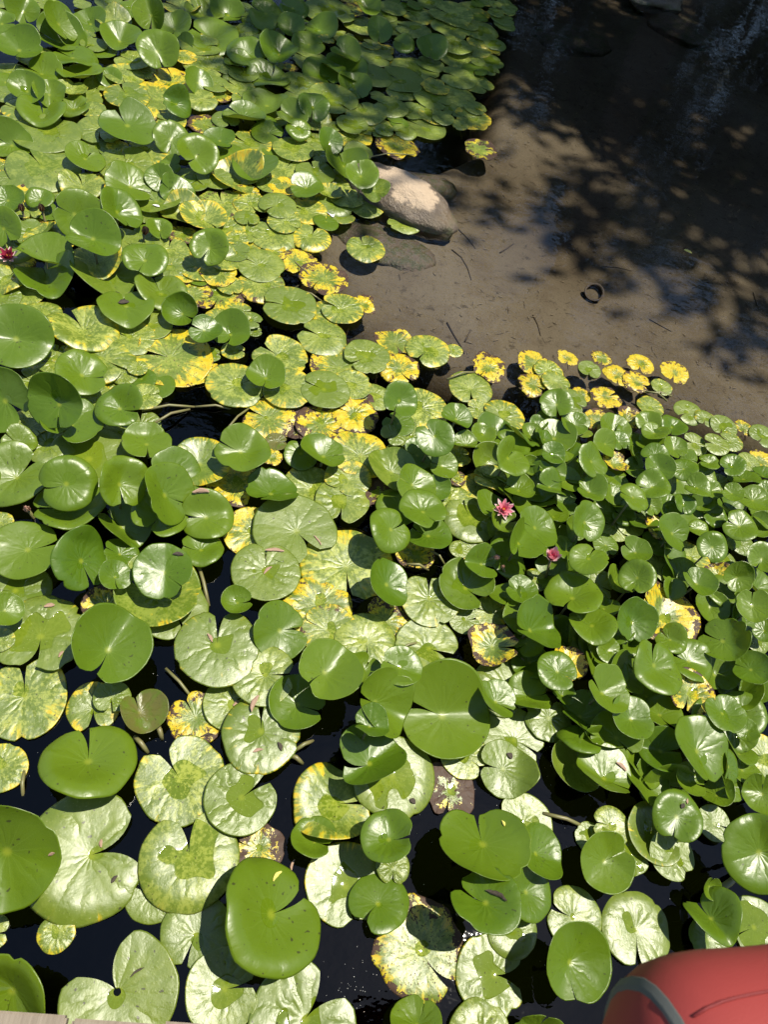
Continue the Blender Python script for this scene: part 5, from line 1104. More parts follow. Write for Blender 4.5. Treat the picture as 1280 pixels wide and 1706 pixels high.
(-0.4645,4.6969,0.0220,0.027,-0.041,0.851,-0.524,-0.045,0.1052,15,'L',1,'.',461,None),
(-0.5019,4.4870,0.0220,-0.040,-0.030,-0.972,0.234,-0.032,0.1021,6,'L',1,'.',462,None),
(-0.2433,4.4353,0.0220,0.013,-0.002,-0.972,0.233,0.013,0.1030,9,'L',1,'.',463,None),
(0.7253,3.9521,0.0060,0.000,0.000,-0.996,-0.087,0.000,0.0948,4,'Y',0,'.',465,None),
(0.2777,4.3570,0.0060,0.000,0.000,-0.972,0.233,0.000,0.0947,6,'M',0,'.',469,None),
(0.2243,4.1273,0.0285,0.008,0.011,-0.972,0.233,0.005,0.0980,4,'L',1,'.',470,None),
(0.3502,4.6247,0.0060,0.000,0.000,0.843,-0.538,0.000,0.1529,12,'M',0,'.',471,None),
(0.4316,4.7196,0.0125,0.000,0.000,-0.972,0.234,0.000,0.0849,9,'L',0,'.',473,None),
(0.7231,4.6298,0.0060,0.000,0.000,0.653,-0.757,0.000,0.1073,9,'M',0,'.',475,None),
(0.2605,4.7806,0.0600,-0.096,-0.272,-0.962,0.273,-0.018,0.0695,4,'G',4,'.',477,None),
(0.5765,4.9822,0.0320,0.010,0.029,-0.972,0.235,0.003,0.1147,6,'L',1,'.',478,None),
(0.5992,4.8848,0.0060,0.000,0.000,0.834,-0.551,0.000,0.1253,6,'M',0,'.',479,None),
(0.7348,5.1488,0.0125,0.000,0.000,-0.972,0.235,0.000,0.0905,6,'Q',0,'.',480,None),
(0.8056,5.1048,0.0060,0.000,0.000,0.299,-0.954,0.000,0.0786,4,'Y',0,'.',481,None),
(0.8097,4.9408,0.0060,0.000,0.000,0.904,0.428,0.000,0.0886,6,'L',0,'.',482,None),
(0.1823,5.2744,0.0220,0.032,0.003,0.882,0.471,-0.030,0.0897,4,'L',1,'.',484,None),
(0.3335,5.3103,0.0060,0.000,0.000,-0.972,0.235,0.000,0.1107,9,'M',0,'.',485,None),
(0.6915,5.5774,0.0125,0.000,0.000,0.882,0.472,0.000,0.0908,12,'M',0,'.',486,None),
(0.7742,5.5509,0.0060,0.000,0.000,0.289,-0.957,0.000,0.0661,15,'T',0,'.',487,None),
(0.8019,5.7312,0.0060,0.000,0.000,0.879,0.476,0.000,0.0548,4,'M',0,'.',488,None),
(0.8658,5.7146,0.0125,0.000,0.000,0.275,-0.961,0.000,0.0548,9,'M',0,'.',489,None),
(0.9289,5.7999,0.0060,0.000,0.000,0.879,0.476,0.000,0.0554,9,'L',0,'.',490,None),
(0.9360,5.6491,0.0190,0.000,0.000,-0.972,0.235,0.000,0.0544,12,'M',0,'.',491,None),
(0.8496,5.5706,0.0255,0.000,0.000,-0.972,0.235,0.000,0.0579,9,'M',0,'.',492,None),
(0.5617,5.2060,0.0255,0.000,0.000,0.827,-0.562,0.000,0.1296,4,'L',0,'.',493,None),
(0.3156,5.0726,0.0220,-0.043,0.010,-0.971,0.234,-0.044,0.1149,12,'L',1,'.',494,None),
(0.7423,5.2807,0.0190,0.000,0.000,0.824,-0.567,0.000,0.1317,4,'M',0,'.',495,None),
(0.2155,5.0577,0.0060,0.000,0.000,0.836,-0.549,0.000,0.0992,15,'L',0,'.',496,None),
(0.4372,5.5166,0.0060,0.000,0.000,0.824,-0.567,0.000,0.1016,15,'L',0,'.',497,None),
(0.6447,5.2982,0.0320,0.000,0.000,-0.972,0.235,0.000,0.0875,4,'L',0,'.',498,None),
(0.1287,4.6534,0.0125,0.000,0.000,0.972,-0.234,0.000,0.1011,12,'L',0,'.',500,None),
(0.1323,5.1892,0.0125,0.000,0.000,0.885,0.466,0.000,0.0926,4,'L',0,'.',501,None),
(-0.0262,3.2560,0.0289,0.004,-0.008,-0.005,-1.000,-0.008,0.0704,12,'M',2,'.',503,None),
(0.0623,3.2647,0.0220,0.000,0.000,0.225,0.974,-0.000,0.0829,6,'L',1,'.',504,None),
(0.1631,3.2430,0.0125,0.000,0.000,-0.699,0.715,0.000,0.0862,10,'M',0,'.',505,None),
(0.1226,3.3734,0.0060,0.000,0.000,0.870,-0.493,0.000,0.0909,4,'Q',0,'.',506,None),
(0.0558,3.1407,0.0060,0.000,0.000,0.981,0.194,0.000,0.0670,11,'L',0,'.',507,None),
(0.2386,3.3029,0.0060,0.000,0.000,0.943,0.332,0.000,0.0513,4,'Y',0,'.',508,None),
(-0.1882,3.1758,0.0060,0.000,0.000,0.877,-0.480,0.000,0.0662,6,'Y',0,'.',511,None),
(-0.1889,2.9761,0.0255,-0.015,-0.040,0.881,-0.474,-0.006,0.0777,6,'M',1,'.',513,None),
(-0.3534,3.0619,0.0190,0.000,0.000,0.493,-0.870,0.000,0.0807,15,'M',0,'.',516,None),
(-0.3780,3.1547,0.0060,0.000,0.000,0.941,0.338,0.000,0.0679,9,'Y',0,'.',517,None),
(-0.4282,2.8449,0.0190,0.000,0.000,0.512,-0.859,0.000,0.0880,15,'M',0,'.',519,None),
(-0.3698,2.8013,0.0255,0.033,-0.009,0.950,0.312,-0.028,0.0504,4,'M',1,'.',520,None),
(-0.3985,2.6423,0.0325,-0.014,-0.021,-0.712,-0.702,-0.025,0.0719,6,'M',2,'.',522,None),
(-0.3079,2.7732,0.0060,0.000,0.000,0.952,0.305,0.000,0.0667,12,'Y',0,'.',523,None),
(0.0606,2.4702,0.0060,0.000,0.000,0.888,-0.460,0.000,0.0834,9,'Q',0,'.',530,None),
(0.1948,2.5642,0.0060,0.000,0.000,0.074,-0.997,0.000,0.0588,15,'T',0,'.',531,None),
(-0.3525,2.5051,0.0190,0.000,0.000,0.524,-0.851,0.000,0.0556,4,'M',0,'.',535,None),
(-0.2161,2.2870,0.0060,0.000,0.000,0.965,0.263,0.000,0.0296,9,'L',0,'.',538,None),
(-0.4838,2.4226,0.0125,0.000,0.000,0.894,-0.448,0.000,0.0811,12,'Y',0,'.',539,None),
(-0.2779,2.1630,0.0060,0.000,0.000,0.967,0.254,0.000,0.0479,15,'M',0,'.',540,None),
(-0.3555,2.1101,0.0190,0.000,0.000,0.968,0.252,0.000,0.0398,15,'L',0,'.',541,None),
(-0.3653,2.0193,0.0060,0.000,0.000,0.184,-0.983,0.000,0.0691,4,'Y',0,'.',542,None),
(0.1832,3.2307,0.1083,0.024,-0.184,0.812,-0.569,-0.127,0.0711,4,'L',5,'.',544,None),
(0.1614,1.8619,0.0060,0.000,0.000,0.787,-0.617,0.000,0.0633,9,'B',0,'.',546,None),
(-0.0591,1.9114,0.0060,0.000,0.000,0.263,0.965,0.000,0.0698,9,'B',0,'.',547,None),
(0.2260,2.0212,0.0060,0.000,0.000,0.895,-0.447,0.000,0.0607,12,'B',0,'.',548,None),
(1.3610,1.6191,0.0520,-0.003,-0.015,0.891,-0.455,-0.004,0.0516,12,'Y',2,'.',549,None),
(1.5689,1.4579,0.0490,-0.008,-0.037,0.892,-0.452,-0.010,0.0472,6,'Y',2,'.',550,None),
(-1.1417,2.2038,0.0246,0.000,0.000,0.112,0.994,0.000,0.0684,6,'L',1,'.',551,None),
(0.4649,1.3778,0.0046,0.000,0.000,-0.059,-0.998,0.000,0.0710,6,'Y',1,'.',552,None),
(1.5535,0.9409,0.0532,-0.196,0.030,-0.130,-0.992,0.004,0.0752,10,'G',3,'.',553,None),
(0.9431,1.9420,0.0650,0.502,0.025,0.124,-0.991,-0.044,0.0468,10,'G',3,'.',554,None),
(1.1830,1.1403,0.0518,-0.186,0.373,0.924,0.382,0.033,0.0646,16,'G',3,'.',555,None),
(0.7268,5.4712,0.0175,0.015,0.097,-0.769,0.637,-0.050,0.0708,6,'G',1,'.',556,None),
(1.7932,1.7131,0.0511,-0.160,-0.334,-0.965,-0.147,-0.219,0.0511,16,'G',3,'.',557,None),
(-0.7647,2.8398,0.0169,-0.000,-0.000,-0.423,-0.906,0.000,0.0474,6,'L',1,'.',558,None),
(-1.2735,2.8826,0.0092,0.000,-0.000,0.348,0.938,0.000,0.0593,10,'L',1,'.',559,None),
(0.0775,4.7758,0.0170,-0.000,0.000,-0.971,0.241,0.000,0.0598,16,'M',1,'.',560,None),
(-1.2839,4.4879,0.0118,-0.000,0.000,0.975,-0.224,0.000,0.0558,6,'M',1,'.',561,None),
(0.9480,5.6865,0.0277,0.000,-0.000,-0.624,0.781,0.000,0.0571,6,'L',1,'.',562,None),
(-0.2895,2.3566,0.0276,-0.000,-0.000,0.953,0.303,0.000,0.0558,10,'M',1,'.',563,None),
(0.2166,3.8899,0.0291,0.000,-0.000,0.997,0.082,0.000,0.0537,16,'L',1,'.',564,None),
(1.2574,0.6796,0.0463,0.124,-0.518,0.988,-0.013,-0.153,0.0834,10,'G',3,'.',565,None),
(-0.5390,2.5277,0.0211,0.000,-0.000,-0.986,0.169,0.000,0.0567,16,'Q',1,'.',566,None),
(-1.2242,4.5106,0.0247,-0.050,-0.148,-0.653,-0.744,-0.144,0.0758,16,'G',1,'.',567,None),
(1.3208,1.9670,0.0451,0.496,-0.060,-0.221,0.956,0.193,0.0523,6,'G',3,'.',568,None),
(-0.4577,3.9945,0.0183,0.101,0.059,0.283,-0.959,0.028,0.0602,16,'G',1,'.',569,None),
(0.5131,4.1420,0.0259,-0.000,0.000,-0.962,0.273,0.000,0.0657,10,'L',1,'.',570,None),
(1.0526,0.8054,0.0437,0.204,0.510,0.938,-0.347,-0.017,0.0761,10,'G',3,'.',571,None),
(-0.7162,1.7951,0.0259,-0.000,0.000,-0.886,0.464,0.000,0.0711,16,'L',1,'.',572,None),
(1.5231,0.7661,0.0391,0.117,0.207,-0.188,0.965,-0.183,0.0647,16,'G',3,'.',573,None),
(0.7996,4.8130,0.0164,0.000,0.000,0.845,-0.534,0.000,0.0660,16,'L',1,'.',574,None),
(1.6259,1.0472,0.0389,-0.183,-0.138,-0.555,-0.803,-0.218,0.0593,6,'G',3,'.',575,None),
(0.7193,4.8484,0.0272,-0.000,-0.000,-0.998,0.061,0.000,0.0457,6,'L',1,'.',576,None),
(0.5802,4.2833,0.0055,-0.000,-0.000,-0.102,-0.995,0.000,0.0710,6,'L',1,'.',577,None),
(0.4636,4.1639,0.0153,-0.000,0.000,-0.218,0.976,0.000,0.0841,10,'L',1,'.',578,None),
(0.1502,4.2179,0.0204,0.000,-0.000,-0.983,-0.183,0.000,0.0466,6,'L',1,'.',579,None),
(-0.6063,4.6353,0.0114,0.016,0.003,0.180,0.984,-0.006,0.0656,6,'G',1,'.',580,None),
(1.4988,1.0789,0.0398,0.140,0.068,-0.212,-0.972,0.097,0.0698,6,'G',3,'.',581,None),
(-0.8191,2.6441,0.0279,0.000,-0.000,0.880,-0.475,0.000,0.0768,6,'L',1,'.',582,None),
(0.0283,4.7247,0.0076,-0.000,0.000,0.996,-0.086,0.000,0.0712,16,'Y',1,'.',583,None),
(-0.7975,1.5712,0.0253,0.000,-0.000,0.969,-0.247,0.000,0.0828,6,'L',1,'.',584,None),
(0.7086,4.3448,0.0133,0.000,-0.000,0.908,-0.420,0.000,0.0689,16,'L',1,'.',585,None),
(1.2455,2.0721,0.0492,0.113,-0.189,-0.291,-0.945,-0.150,0.0704,16,'G',3,'.',586,None),
(-0.8736,1.6261,0.0295,-0.000,0.000,0.949,-0.316,0.000,0.0678,6,'M',1,'.',587,None),
(1.6319,1.2834,0.0435,0.235,-0.210,0.070,0.978,0.199,0.0781,6,'G',3,'.',588,None),
(-1.0712,3.2426,0.0166,-0.000,0.000,0.400,-0.916,0.000,0.0636,6,'L',1,'.',589,None),
(-0.5423,1.8438,0.0276,0.000,-0.000,0.900,0.435,0.000,0.0642,6,'M',1,'.',590,None),
(1.1545,1.0160,0.0669,0.396,0.053,-0.879,-0.266,0.395,0.0743,10,'G',3,'.',591,None),
(-1.1903,2.4846,0.0182,0.000,0.000,0.588,0.809,0.000,0.0844,10,'L',1,'.',592,None),
(1.0228,0.7819,0.0511,0.359,-0.301,-0.557,-0.828,-0.056,0.0526,16,'G',3,'.',593,None),
(1.0596,1.0767,0.0659,0.496,0.283,-0.302,-0.830,0.468,0.0505,10,'G',3,'.',594,None),
(0.7296,1.5903,0.0615,-0.248,0.313,0.407,-0.825,0.392,0.0571,16,'G',3,'.',595,None),
(0.8860,1.8647,0.0528,0.073,0.348,-0.534,0.805,-0.258,0.0839,6,'G',3,'.',596,None),
(-0.5214,3.8937,0.0231,0.000,0.000,-0.735,0.678,0.000,0.0633,16,'L',1,'.',597,None),
(0.2775,2.0600,0.0043,0.000,0.000,-0.968,0.250,0.000,0.0692,10,'L',1,'.',598,None),
(0.8128,1.7422,0.0403,-0.172,0.180,-0.105,0.974,-0.199,0.0619,16,'G',3,'.',599,None),
(1.1441,1.1659,0.0658,-0.461,0.110,0.776,0.530,0.341,0.0585,10,'G',3,'.',600,None),
(0.1894,3.9521,0.0147,0.000,0.000,0.359,-0.933,0.000,0.0633,10,'M',1,'.',601,None),
(1.0082,1.9569,0.0353,0.256,0.279,-0.851,0.520,0.079,0.0563,6,'G',3,'.',602,None),
(1.1819,0.7313,0.0444,0.329,0.416,-0.243,-0.831,0.501,0.0694,16,'G',3,'.',603,None),
(-1.3404,2.9052,0.0176,-0.000,0.000,-0.125,0.992,0.000,0.0624,16,'L',1,'.',604,None),
(1.0483,1.8119,0.0689,0.187,0.046,-0.562,-0.814,0.145,0.0803,6,'G',3,'.',605,None),
(-0.3591,2.3096,0.0166,0.000,-0.000,0.878,-0.478,0.000,0.0586,6,'M',1,'.',606,None),
(-0.4915,4.0652,0.0149,0.000,0.000,-0.319,-0.948,0.000,0.0505,6,'L',1,'.',607,None),
(0.9488,1.3622,0.0480,-0.494,0.210,-0.856,0.052,-0.514,0.0801,16,'G',3,'.',608,None),
(-0.6889,3.1694,0.0156,-0.089,0.124,-0.264,0.954,-0.144,0.0805,6,'G',1,'.',609,None),
(1.0078,1.1299,0.0450,0.424,-0.092,-0.714,-0.646,0.270,0.0812,16,'G',3,'.',610,None),
(1.5549,1.0089,0.0382,-0.278,0.346,-0.961,-0.093,-0.262,0.0729,16,'G',3,'.',611,None),
(0.4734,4.4602,0.0203,0.000,-0.000,0.855,0.519,0.000,0.0850,6,'Q',1,'.',612,None),
(-0.4042,3.6537,0.0131,0.000,0.000,-0.398,0.918,0.000,0.0474,16,'Y',1,'.',613,None),
(0.9641,1.1475,0.0312,0.156,-0.238,0.306,-0.911,-0.276,0.0579,6,'G',3,'.',614,None),
(-1.2550,4.0540,0.0170,0.052,-0.031,0.750,0.661,-0.018,0.0722,10,'G',1,'.',615,None),
(-0.1229,3.6920,0.0117,-0.000,0.000,-0.976,0.216,0.000,0.0564,16,'L',1,'.',616,None),
(0.3747,1.9221,0.0291,-0.092,-0.038,-0.786,0.617,-0.049,0.0607,16,'G',1,'.',617,None),
(0.3384,4.1493,0.0157,0.000,-0.000,-0.509,-0.861,0.000,0.0797,16,'L',1,'.',618,None),
(1.4005,1.5154,0.0465,0.481,0.011,-0.509,0.818,0.269,0.0849,6,'G',3,'.',619,None),
(-0.0387,4.7792,0.0047,-0.000,-0.000,0.450,0.893,0.000,0.0497,16,'Y',1,'.',620,None),
(0.4979,1.7262,0.0210,-0.034,0.033,-0.844,0.535,-0.046,0.0704,10,'G',1,'.',621,None),
(1.5891,1.9049,0.0558,0.079,-0.228,-0.484,0.842,0.237,0.0644,6,'G',3,'.',622,None),
(1.3304,2.0580,0.0333,0.132,0.110,0.229,-0.970,0.077,0.0762,6,'G',3,'.',623,None),
(1.1462,0.7666,0.0312,-0.311,0.282,0.507,-0.759,0.409,0.0712,16,'G',3,'.',624,None),
(0.8949,1.7297,0.0639,-0.373,-0.256,-0.606,0.795,-0.026,0.0812,6,'G',3,'.',625,None),
(1.5235,0.8188,0.0409,0.097,0.530,0.715,0.552,-0.429,0.0533,6,'G',3,'.',626,None),
(1.3132,1.6332,0.0550,-0.097,0.511,0.839,-0.420,0.346,0.0597,6,'G',3,'.',627,None),
(0.0040,3.4352,0.0049,0.000,0.000,0.993,0.119,0.000,0.0601,16,'L',1,'.',628,None),
(0.8358,5.1515,0.0182,-0.000,-0.000,-0.814,0.581,0.000,0.0732,10,'L',1,'.',629,None),
(-1.2224,3.5897,0.0138,-0.000,-0.000,-0.871,-0.492,0.000,0.0790,10,'L',1,'.',630,None),
(-0.3763,3.7252,0.0245,0.010,-0.072,-0.557,-0.829,-0.054,0.0521,10,'G',1,'.',631,None),
(-0.6278,4.7311,0.0190,-0.017,-0.200,-0.983,0.181,0.020,0.0492,16,'G',1,'.',632,None),
(0.7642,1.2394,0.0558,-0.310,0.340,0.052,-0.926,0.373,0.0549,10,'G',3,'.',633,None),
(1.4930,1.8703,0.0491,0.433,-0.261,0.714,0.684,-0.151,0.0806,16,'G',3,'.',634,None),
(1.1979,1.1020,0.0415,0.546,-0.086,-0.574,-0.763,0.297,0.0619,16,'G',3,'.',635,None),
(0.3994,4.2272,0.0075,0.000,-0.000,-0.458,0.889,0.000,0.0588,10,'L',1,'.',636,None),
(-0.8438,4.8351,0.0117,-0.000,0.000,-0.263,-0.965,0.000,0.0684,6,'L',1,'.',637,None),
(0.9621,1.6012,0.0497,0.112,0.423,-0.907,0.414,-0.082,0.0477,6,'G',3,'.',638,None),
(1.0315,1.8872,0.0542,-0.531,0.237,0.455,-0.730,0.510,0.0838,6,'G',3,'.',639,None),
(-0.3536,2.9476,0.0294,0.000,-0.000,0.381,-0.925,0.000,0.0568,10,'L',1,'.',640,None),
(-1.3417,4.5269,0.0220,0.000,0.000,0.666,-0.746,0.000,0.0756,6,'L',1,'.',641,None),
(0.3603,1.8650,0.0272,0.000,-0.000,-0.665,-0.746,0.000,0.0503,16,'L',1,'.',642,None),
(1.2601,0.9044,0.0535,-0.266,0.280,0.281,-0.893,0.352,0.0725,16,'G',3,'.',643,None),
(1.5665,1.3941,0.0549,0.029,0.170,-0.999,-0.029,0.034,0.0783,16,'G',3,'.',644,None),
(1.6504,1.6332,0.0530,0.386,0.064,0.421,-0.900,-0.114,0.0618,10,'G',3,'.',645,None),
(0.2859,3.9950,0.0195,-0.010,-0.034,0.626,-0.779,-0.021,0.0506,10,'G',1,'.',646,None),
(-0.9326,2.7881,0.0264,0.000,-0.000,0.759,-0.651,0.000,0.0455,10,'L',1,'.',647,None),
(-0.3583,3.6363,0.0264,-0.036,-0.229,0.951,-0.307,-0.037,0.0795,16,'G',1,'.',648,None),
(-0.0331,3.8383,0.0194,0.000,0.000,0.616,-0.788,0.000,0.0466,10,'L',1,'.',649,None),
(-1.2063,2.7106,0.0259,0.000,-0.000,0.586,-0.811,0.000,0.0556,10,'M',1,'.',650,None),
(1.6909,1.7776,0.0489,0.151,0.166,-0.861,0.507,0.047,0.0767,16,'G',3,'.',651,None),
(1.1759,1.3678,0.0537,0.538,0.122,0.816,0.172,-0.551,0.0584,6,'G',3,'.',652,None),
(0.7306,5.6349,0.0238,0.016,-0.049,-0.539,0.841,0.049,0.0474,10,'G',1,'.',653,None),
(-0.2963,3.2429,0.0124,-0.000,0.000,0.745,-0.667,0.000,0.0609,10,'L',1,'.',654,None),
(1.5903,1.3349,0.0648,-0.487,0.251,-0.441,-0.897,0.013,0.0643,10,'G',3,'.',655,None),
(-0.3689,2.7126,0.0284,-0.000,0.000,0.998,0.060,0.000,0.0708,6,'L',1,'.',656,None),
(-0.7431,2.7407,0.0166,-0.099,0.039,0.950,-0.295,0.107,0.0480,16,'G',1,'.',657,None),
(-1.2514,2.8135,0.0148,0.000,-0.000,0.094,-0.996,0.000,0.0688,10,'Y',1,'.',658,None),
(-0.2396,2.3282,0.0209,0.000,-0.000,0.972,-0.233,0.000,0.0492,16,'L',1,'.',659,None),
(0.5849,1.6313,0.0105,-0.000,-0.000,-0.865,-0.503,0.000,0.0741,6,'M',1,'.',660,None),
(-1.1452,2.7576,0.0040,0.223,0.046,0.720,-0.681,-0.132,0.0690,6,'G',1,'.',661,None),
(1.1762,1.7762,0.0576,-0.220,-0.071,-0.678,0.729,-0.100,0.0608,16,'G',3,'.',662,None),
(-0.0947,3.5654,0.0173,0.000,-0.000,-0.634,-0.773,0.000,0.0699,6,'L',1,'.',663,None),
(-1.2227,4.6551,0.0093,0.000,-0.000,-0.158,0.987,0.000,0.0710,6,'Y',1,'.',664,None),
(0.2599,4.0373,0.0192,-0.022,0.066,-0.766,0.640,-0.060,0.0468,16,'G',1,'.',665,None),
(0.2073,1.6321,0.0227,-0.000,-0.000,-0.415,-0.910,0.000,0.0836,16,'M',1,'.',666,None),
(-0.4724,2.5215,0.0181,-0.038,-0.008,0.756,-0.655,0.023,0.0542,10,'G',1,'.',667,None),
(-0.6554,1.9012,0.0053,-0.000,-0.000,-0.334,0.943,0.000,0.0462,10,'Q',1,'.',668,None),
(0.0319,1.7029,0.0298,0.142,-0.175,-0.263,0.942,0.208,0.0612,16,'G',1,'.',669,None),
(0.6167,4.1222,0.0210,-0.000,-0.000,0.764,0.646,0.000,0.0481,10,'M',1,'.',670,None),
(1.0246,1.3699,0.0535,0.235,-0.220,0.640,-0.698,-0.321,0.0678,16,'G',3,'.',671,None),
(-0.7174,2.6625,0.0291,-0.000,-0.000,0.201,0.980,0.000,0.0657,10,'L',1,'.',672,None),
(0.7536,1.4996,0.0323,0.332,-0.210,-0.617,-0.786,0.043,0.0602,10,'G',3,'.',673,None),
(0.7034,4.7635,0.0192,-0.158,0.007,-0.126,-0.992,-0.013,0.0822,16,'G',1,'.',674,None),
(-0.8187,3.5701,0.0184,-0.000,-0.000,-0.965,-0.262,0.000,0.0735,16,'M',1,'.',675,None),
(-1.6352,4.3714,0.0213,-0.000,0.000,-0.851,-0.525,0.000,0.0652,6,'L',1,'.',676,None),
(-0.2248,3.2554,0.0103,-0.000,-0.000,0.866,0.499,0.000,0.0849,6,'Y',1,'.',677,None),
(-0.0641,5.2801,0.0114,0.000,-0.000,0.744,0.668,0.000,0.0787,10,'Y',1,'.',678,None),
(-0.0882,4.7968,0.0141,0.000,-0.000,0.433,0.901,0.000,0.0687,16,'M',1,'.',679,None),
(-0.3597,3.8057,0.0093,0.000,0.000,-0.990,0.143,0.000,0.0761,6,'L',1,'.',680,None),
(0.3979,1.5484,0.0220,-0.009,-0.022,0.982,-0.190,0.004,0.0796,10,'G',1,'.',681,None),
(0.8990,1.9761,0.0428,0.168,-0.130,0.381,-0.906,-0.186,0.0466,16,'G',3,'.',682,None),
(-0.3416,4.3316,0.0059,-0.000,-0.000,-0.959,-0.282,0.000,0.0479,10,'Y',1,'.',683,None),
(0.8270,1.0770,0.0580,-0.221,0.341,-0.732,-0.677,0.076,0.0575,10,'G',3,'.',684,None),
(0.2994,5.4139,0.0212,0.116,0.128,-0.878,-0.450,0.162,0.0730,16,'G',1,'.',685,None),
(0.9902,1.9752,0.0505,-0.172,0.024,-0.562,-0.824,-0.078,0.0803,6,'G',3,'.',686,None),
(-0.5788,1.6843,0.0049,-0.000,-0.000,0.180,-0.984,0.000,0.0702,6,'M',1,'.',687,None),
(-1.4678,4.4500,0.0191,-0.000,0.000,-0.909,-0.418,0.000,0.0487,6,'L',1,'.',688,None),
(-1.8185,4.3141,0.0140,-0.000,0.000,0.532,-0.847,0.000,0.0822,10,'L',1,'.',689,None),
(0.1489,3.8992,0.0129,-0.000,-0.000,-0.030,-1.000,0.000,0.0794,10,'L',1,'.',690,None),
(-1.1731,2.4151,0.0105,-0.000,-0.000,-0.851,0.525,0.000,0.0767,6,'Y',1,'.',691,None),
(-0.9896,3.2729,0.0187,0.000,-0.000,-0.025,-1.000,0.000,0.0506,16,'Q',1,'.',692,None),
(-0.3295,2.8670,0.0152,-0.000,-0.000,0.690,-0.724,0.000,0.0686,16,'L',1,'.',693,None),
(-1.0398,3.9605,0.0108,0.000,-0.000,-0.980,-0.199,0.000,0.0747,10,'Q',1,'.',694,None),
(1.3264,1.6863,0.0326,0.062,0.164,-0.964,0.266,0.016,0.0481,16,'G',3,'.',695,None),
(1.1815,0.6827,0.0587,0.327,0.063,-0.550,0.824,0.135,0.0762,10,'G',3,'.',696,None),
(-0.5979,2.5457,0.0218,-0.000,0.000,-0.078,0.997,0.000,0.0752,16,'L',1,'.',697,None),
(-0.5734,1.9280,0.0184,-0.144,-0.026,-0.685,0.724,-0.081,0.0534,16,'G',1,'.',698,None),
(1.5328,1.7133,0.0583,-0.005,-0.380,-0.535,0.782,0.318,0.0826,6,'G',3,'.',699,None),
(0.9751,1.5217,0.0400,0.067,0.171,-0.031,-0.984,0.173,0.0676,16,'G',3,'.',700,None),
(0.9841,0.7874,0.0694,-0.031,0.582,0.850,-0.413,0.328,0.0710,6,'G',3,'.',701,None),
(1.0768,1.1170,0.0427,-0.121,0.151,-0.408,-0.909,0.090,0.0639,10,'G',3,'.',702,None),
(-0.4969,2.5670,0.0239,-0.000,0.000,-0.994,-0.106,0.000,0.0766,16,'M',1,'.',703,None),
(-0.8790,1.9297,0.0201,-0.000,0.000,-0.998,0.069,0.000,0.0566,10,'L',1,'.',704,None),
(-0.0844,3.2026,0.0051,-0.000,0.000,-0.742,0.671,0.000,0.0743,10,'Y',1,'.',705,None),
(0.3138,3.9337,0.0185,-0.000,-0.000,-0.875,-0.484,0.000,0.0673,6,'L',1,'.',706,None),
(1.8296,1.7656,0.0530,0.179,-0.022,0.207,-0.976,-0.060,0.0743,16,'G',3,'.',707,None),
(0.9167,5.4754,0.0056,-0.000,0.000,-0.604,0.797,0.000,0.0746,6,'L',1,'.',708,None),
(-0.3215,4.8596,0.0096,0.084,0.204,-0.635,0.766,-0.105,0.0603,6,'G',1,'.',709,None),
(-0.1749,4.6887,0.0287,0.000,-0.000,0.777,0.630,0.000,0.0474,16,'M',1,'.',710,None),
(-0.6635,4.8649,0.0095,-0.000,0.000,-0.120,-0.993,0.000,0.0523,16,'L',1,'.',711,None),
(-0.0116,3.0596,0.0122,0.115,0.059,-0.051,0.997,-0.054,0.0600,10,'G',1,'.',712,None),
(1.0983,0.8042,0.0665,-0.166,-0.157,0.676,-0.736,-0.003,0.0835,16,'G',3,'.',713,None),
(1.4241,1.4325,0.0495,-0.494,-0.181,0.516,-0.849,0.119,0.0605,6,'G',3,'.',714,None),
(0.8456,1.0267,0.0369,-0.155,-0.086,-0.524,0.851,-0.008,0.0628,6,'G',3,'.',715,None),
(0.8075,1.6376,0.0608,0.207,0.288,0.078,0.948,-0.309,0.0716,16,'G',3,'.',716,None),
(-0.4090,2.5623,0.0244,-0.000,0.000,-0.051,0.999,0.000,0.0763,6,'Q',1,'.',717,None),
(-0.6745,3.9627,0.0251,0.000,0.000,0.941,-0.337,0.000,0.0772,16,'L',1,'.',718,None),
(0.3927,1.8412,0.0059,0.000,0.000,-0.999,0.052,0.000,0.0582,16,'L',1,'.',719,None),
(0.1640,4.7677,0.0101,-0.000,-0.000,-0.889,-0.458,0.000,0.0555,6,'Q',1,'.',720,None),
(-0.4988,3.4111,0.0140,-0.039,-0.097,0.523,-0.850,-0.062,0.0707,6,'G',1,'.',721,None),
(-0.6535,4.5798,0.0124,-0.000,0.000,0.223,0.975,0.000,0.0756,10,'L',1,'.',722,None),
(1.2302,1.6952,0.0686,-0.478,0.113,-0.800,0.353,-0.485,0.0471,16,'G',3,'.',723,None),
(1.1161,1.2593,0.0482,-0.232,0.436,-0.764,-0.635,0.114,0.0507,16,'G',3,'.',724,None),
(1.5175,0.8758,0.0496,-0.180,-0.308,-0.458,0.867,0.197,0.0606,10,'G',3,'.',725,None),
(1.7140,1.4283,0.0649,0.450,0.194,-0.888,0.195,0.415,0.0824,10,'G',3,'.',726,None),
(-0.5995,4.5168,0.0180,-0.000,0.000,-0.699,0.715,0.000,0.0531,10,'L',1,'.',727,None),
(-0.2660,3.9781,0.0173,0.131,-0.141,0.984,0.137,-0.112,0.0590,6,'G',1,'.',728,None),
(-0.5189,1.9183,0.0120,-0.079,0.034,-0.185,0.981,-0.048,0.0690,16,'G',1,'.',729,None),
(0.2018,5.3696,0.0144,-0.034,0.039,0.623,0.782,-0.009,0.0721,16,'G',1,'.',730,None),
(0.0898,3.6569,0.0163,-0.000,0.000,0.085,-0.996,0.000,0.0763,10,'L',1,'.',731,None),
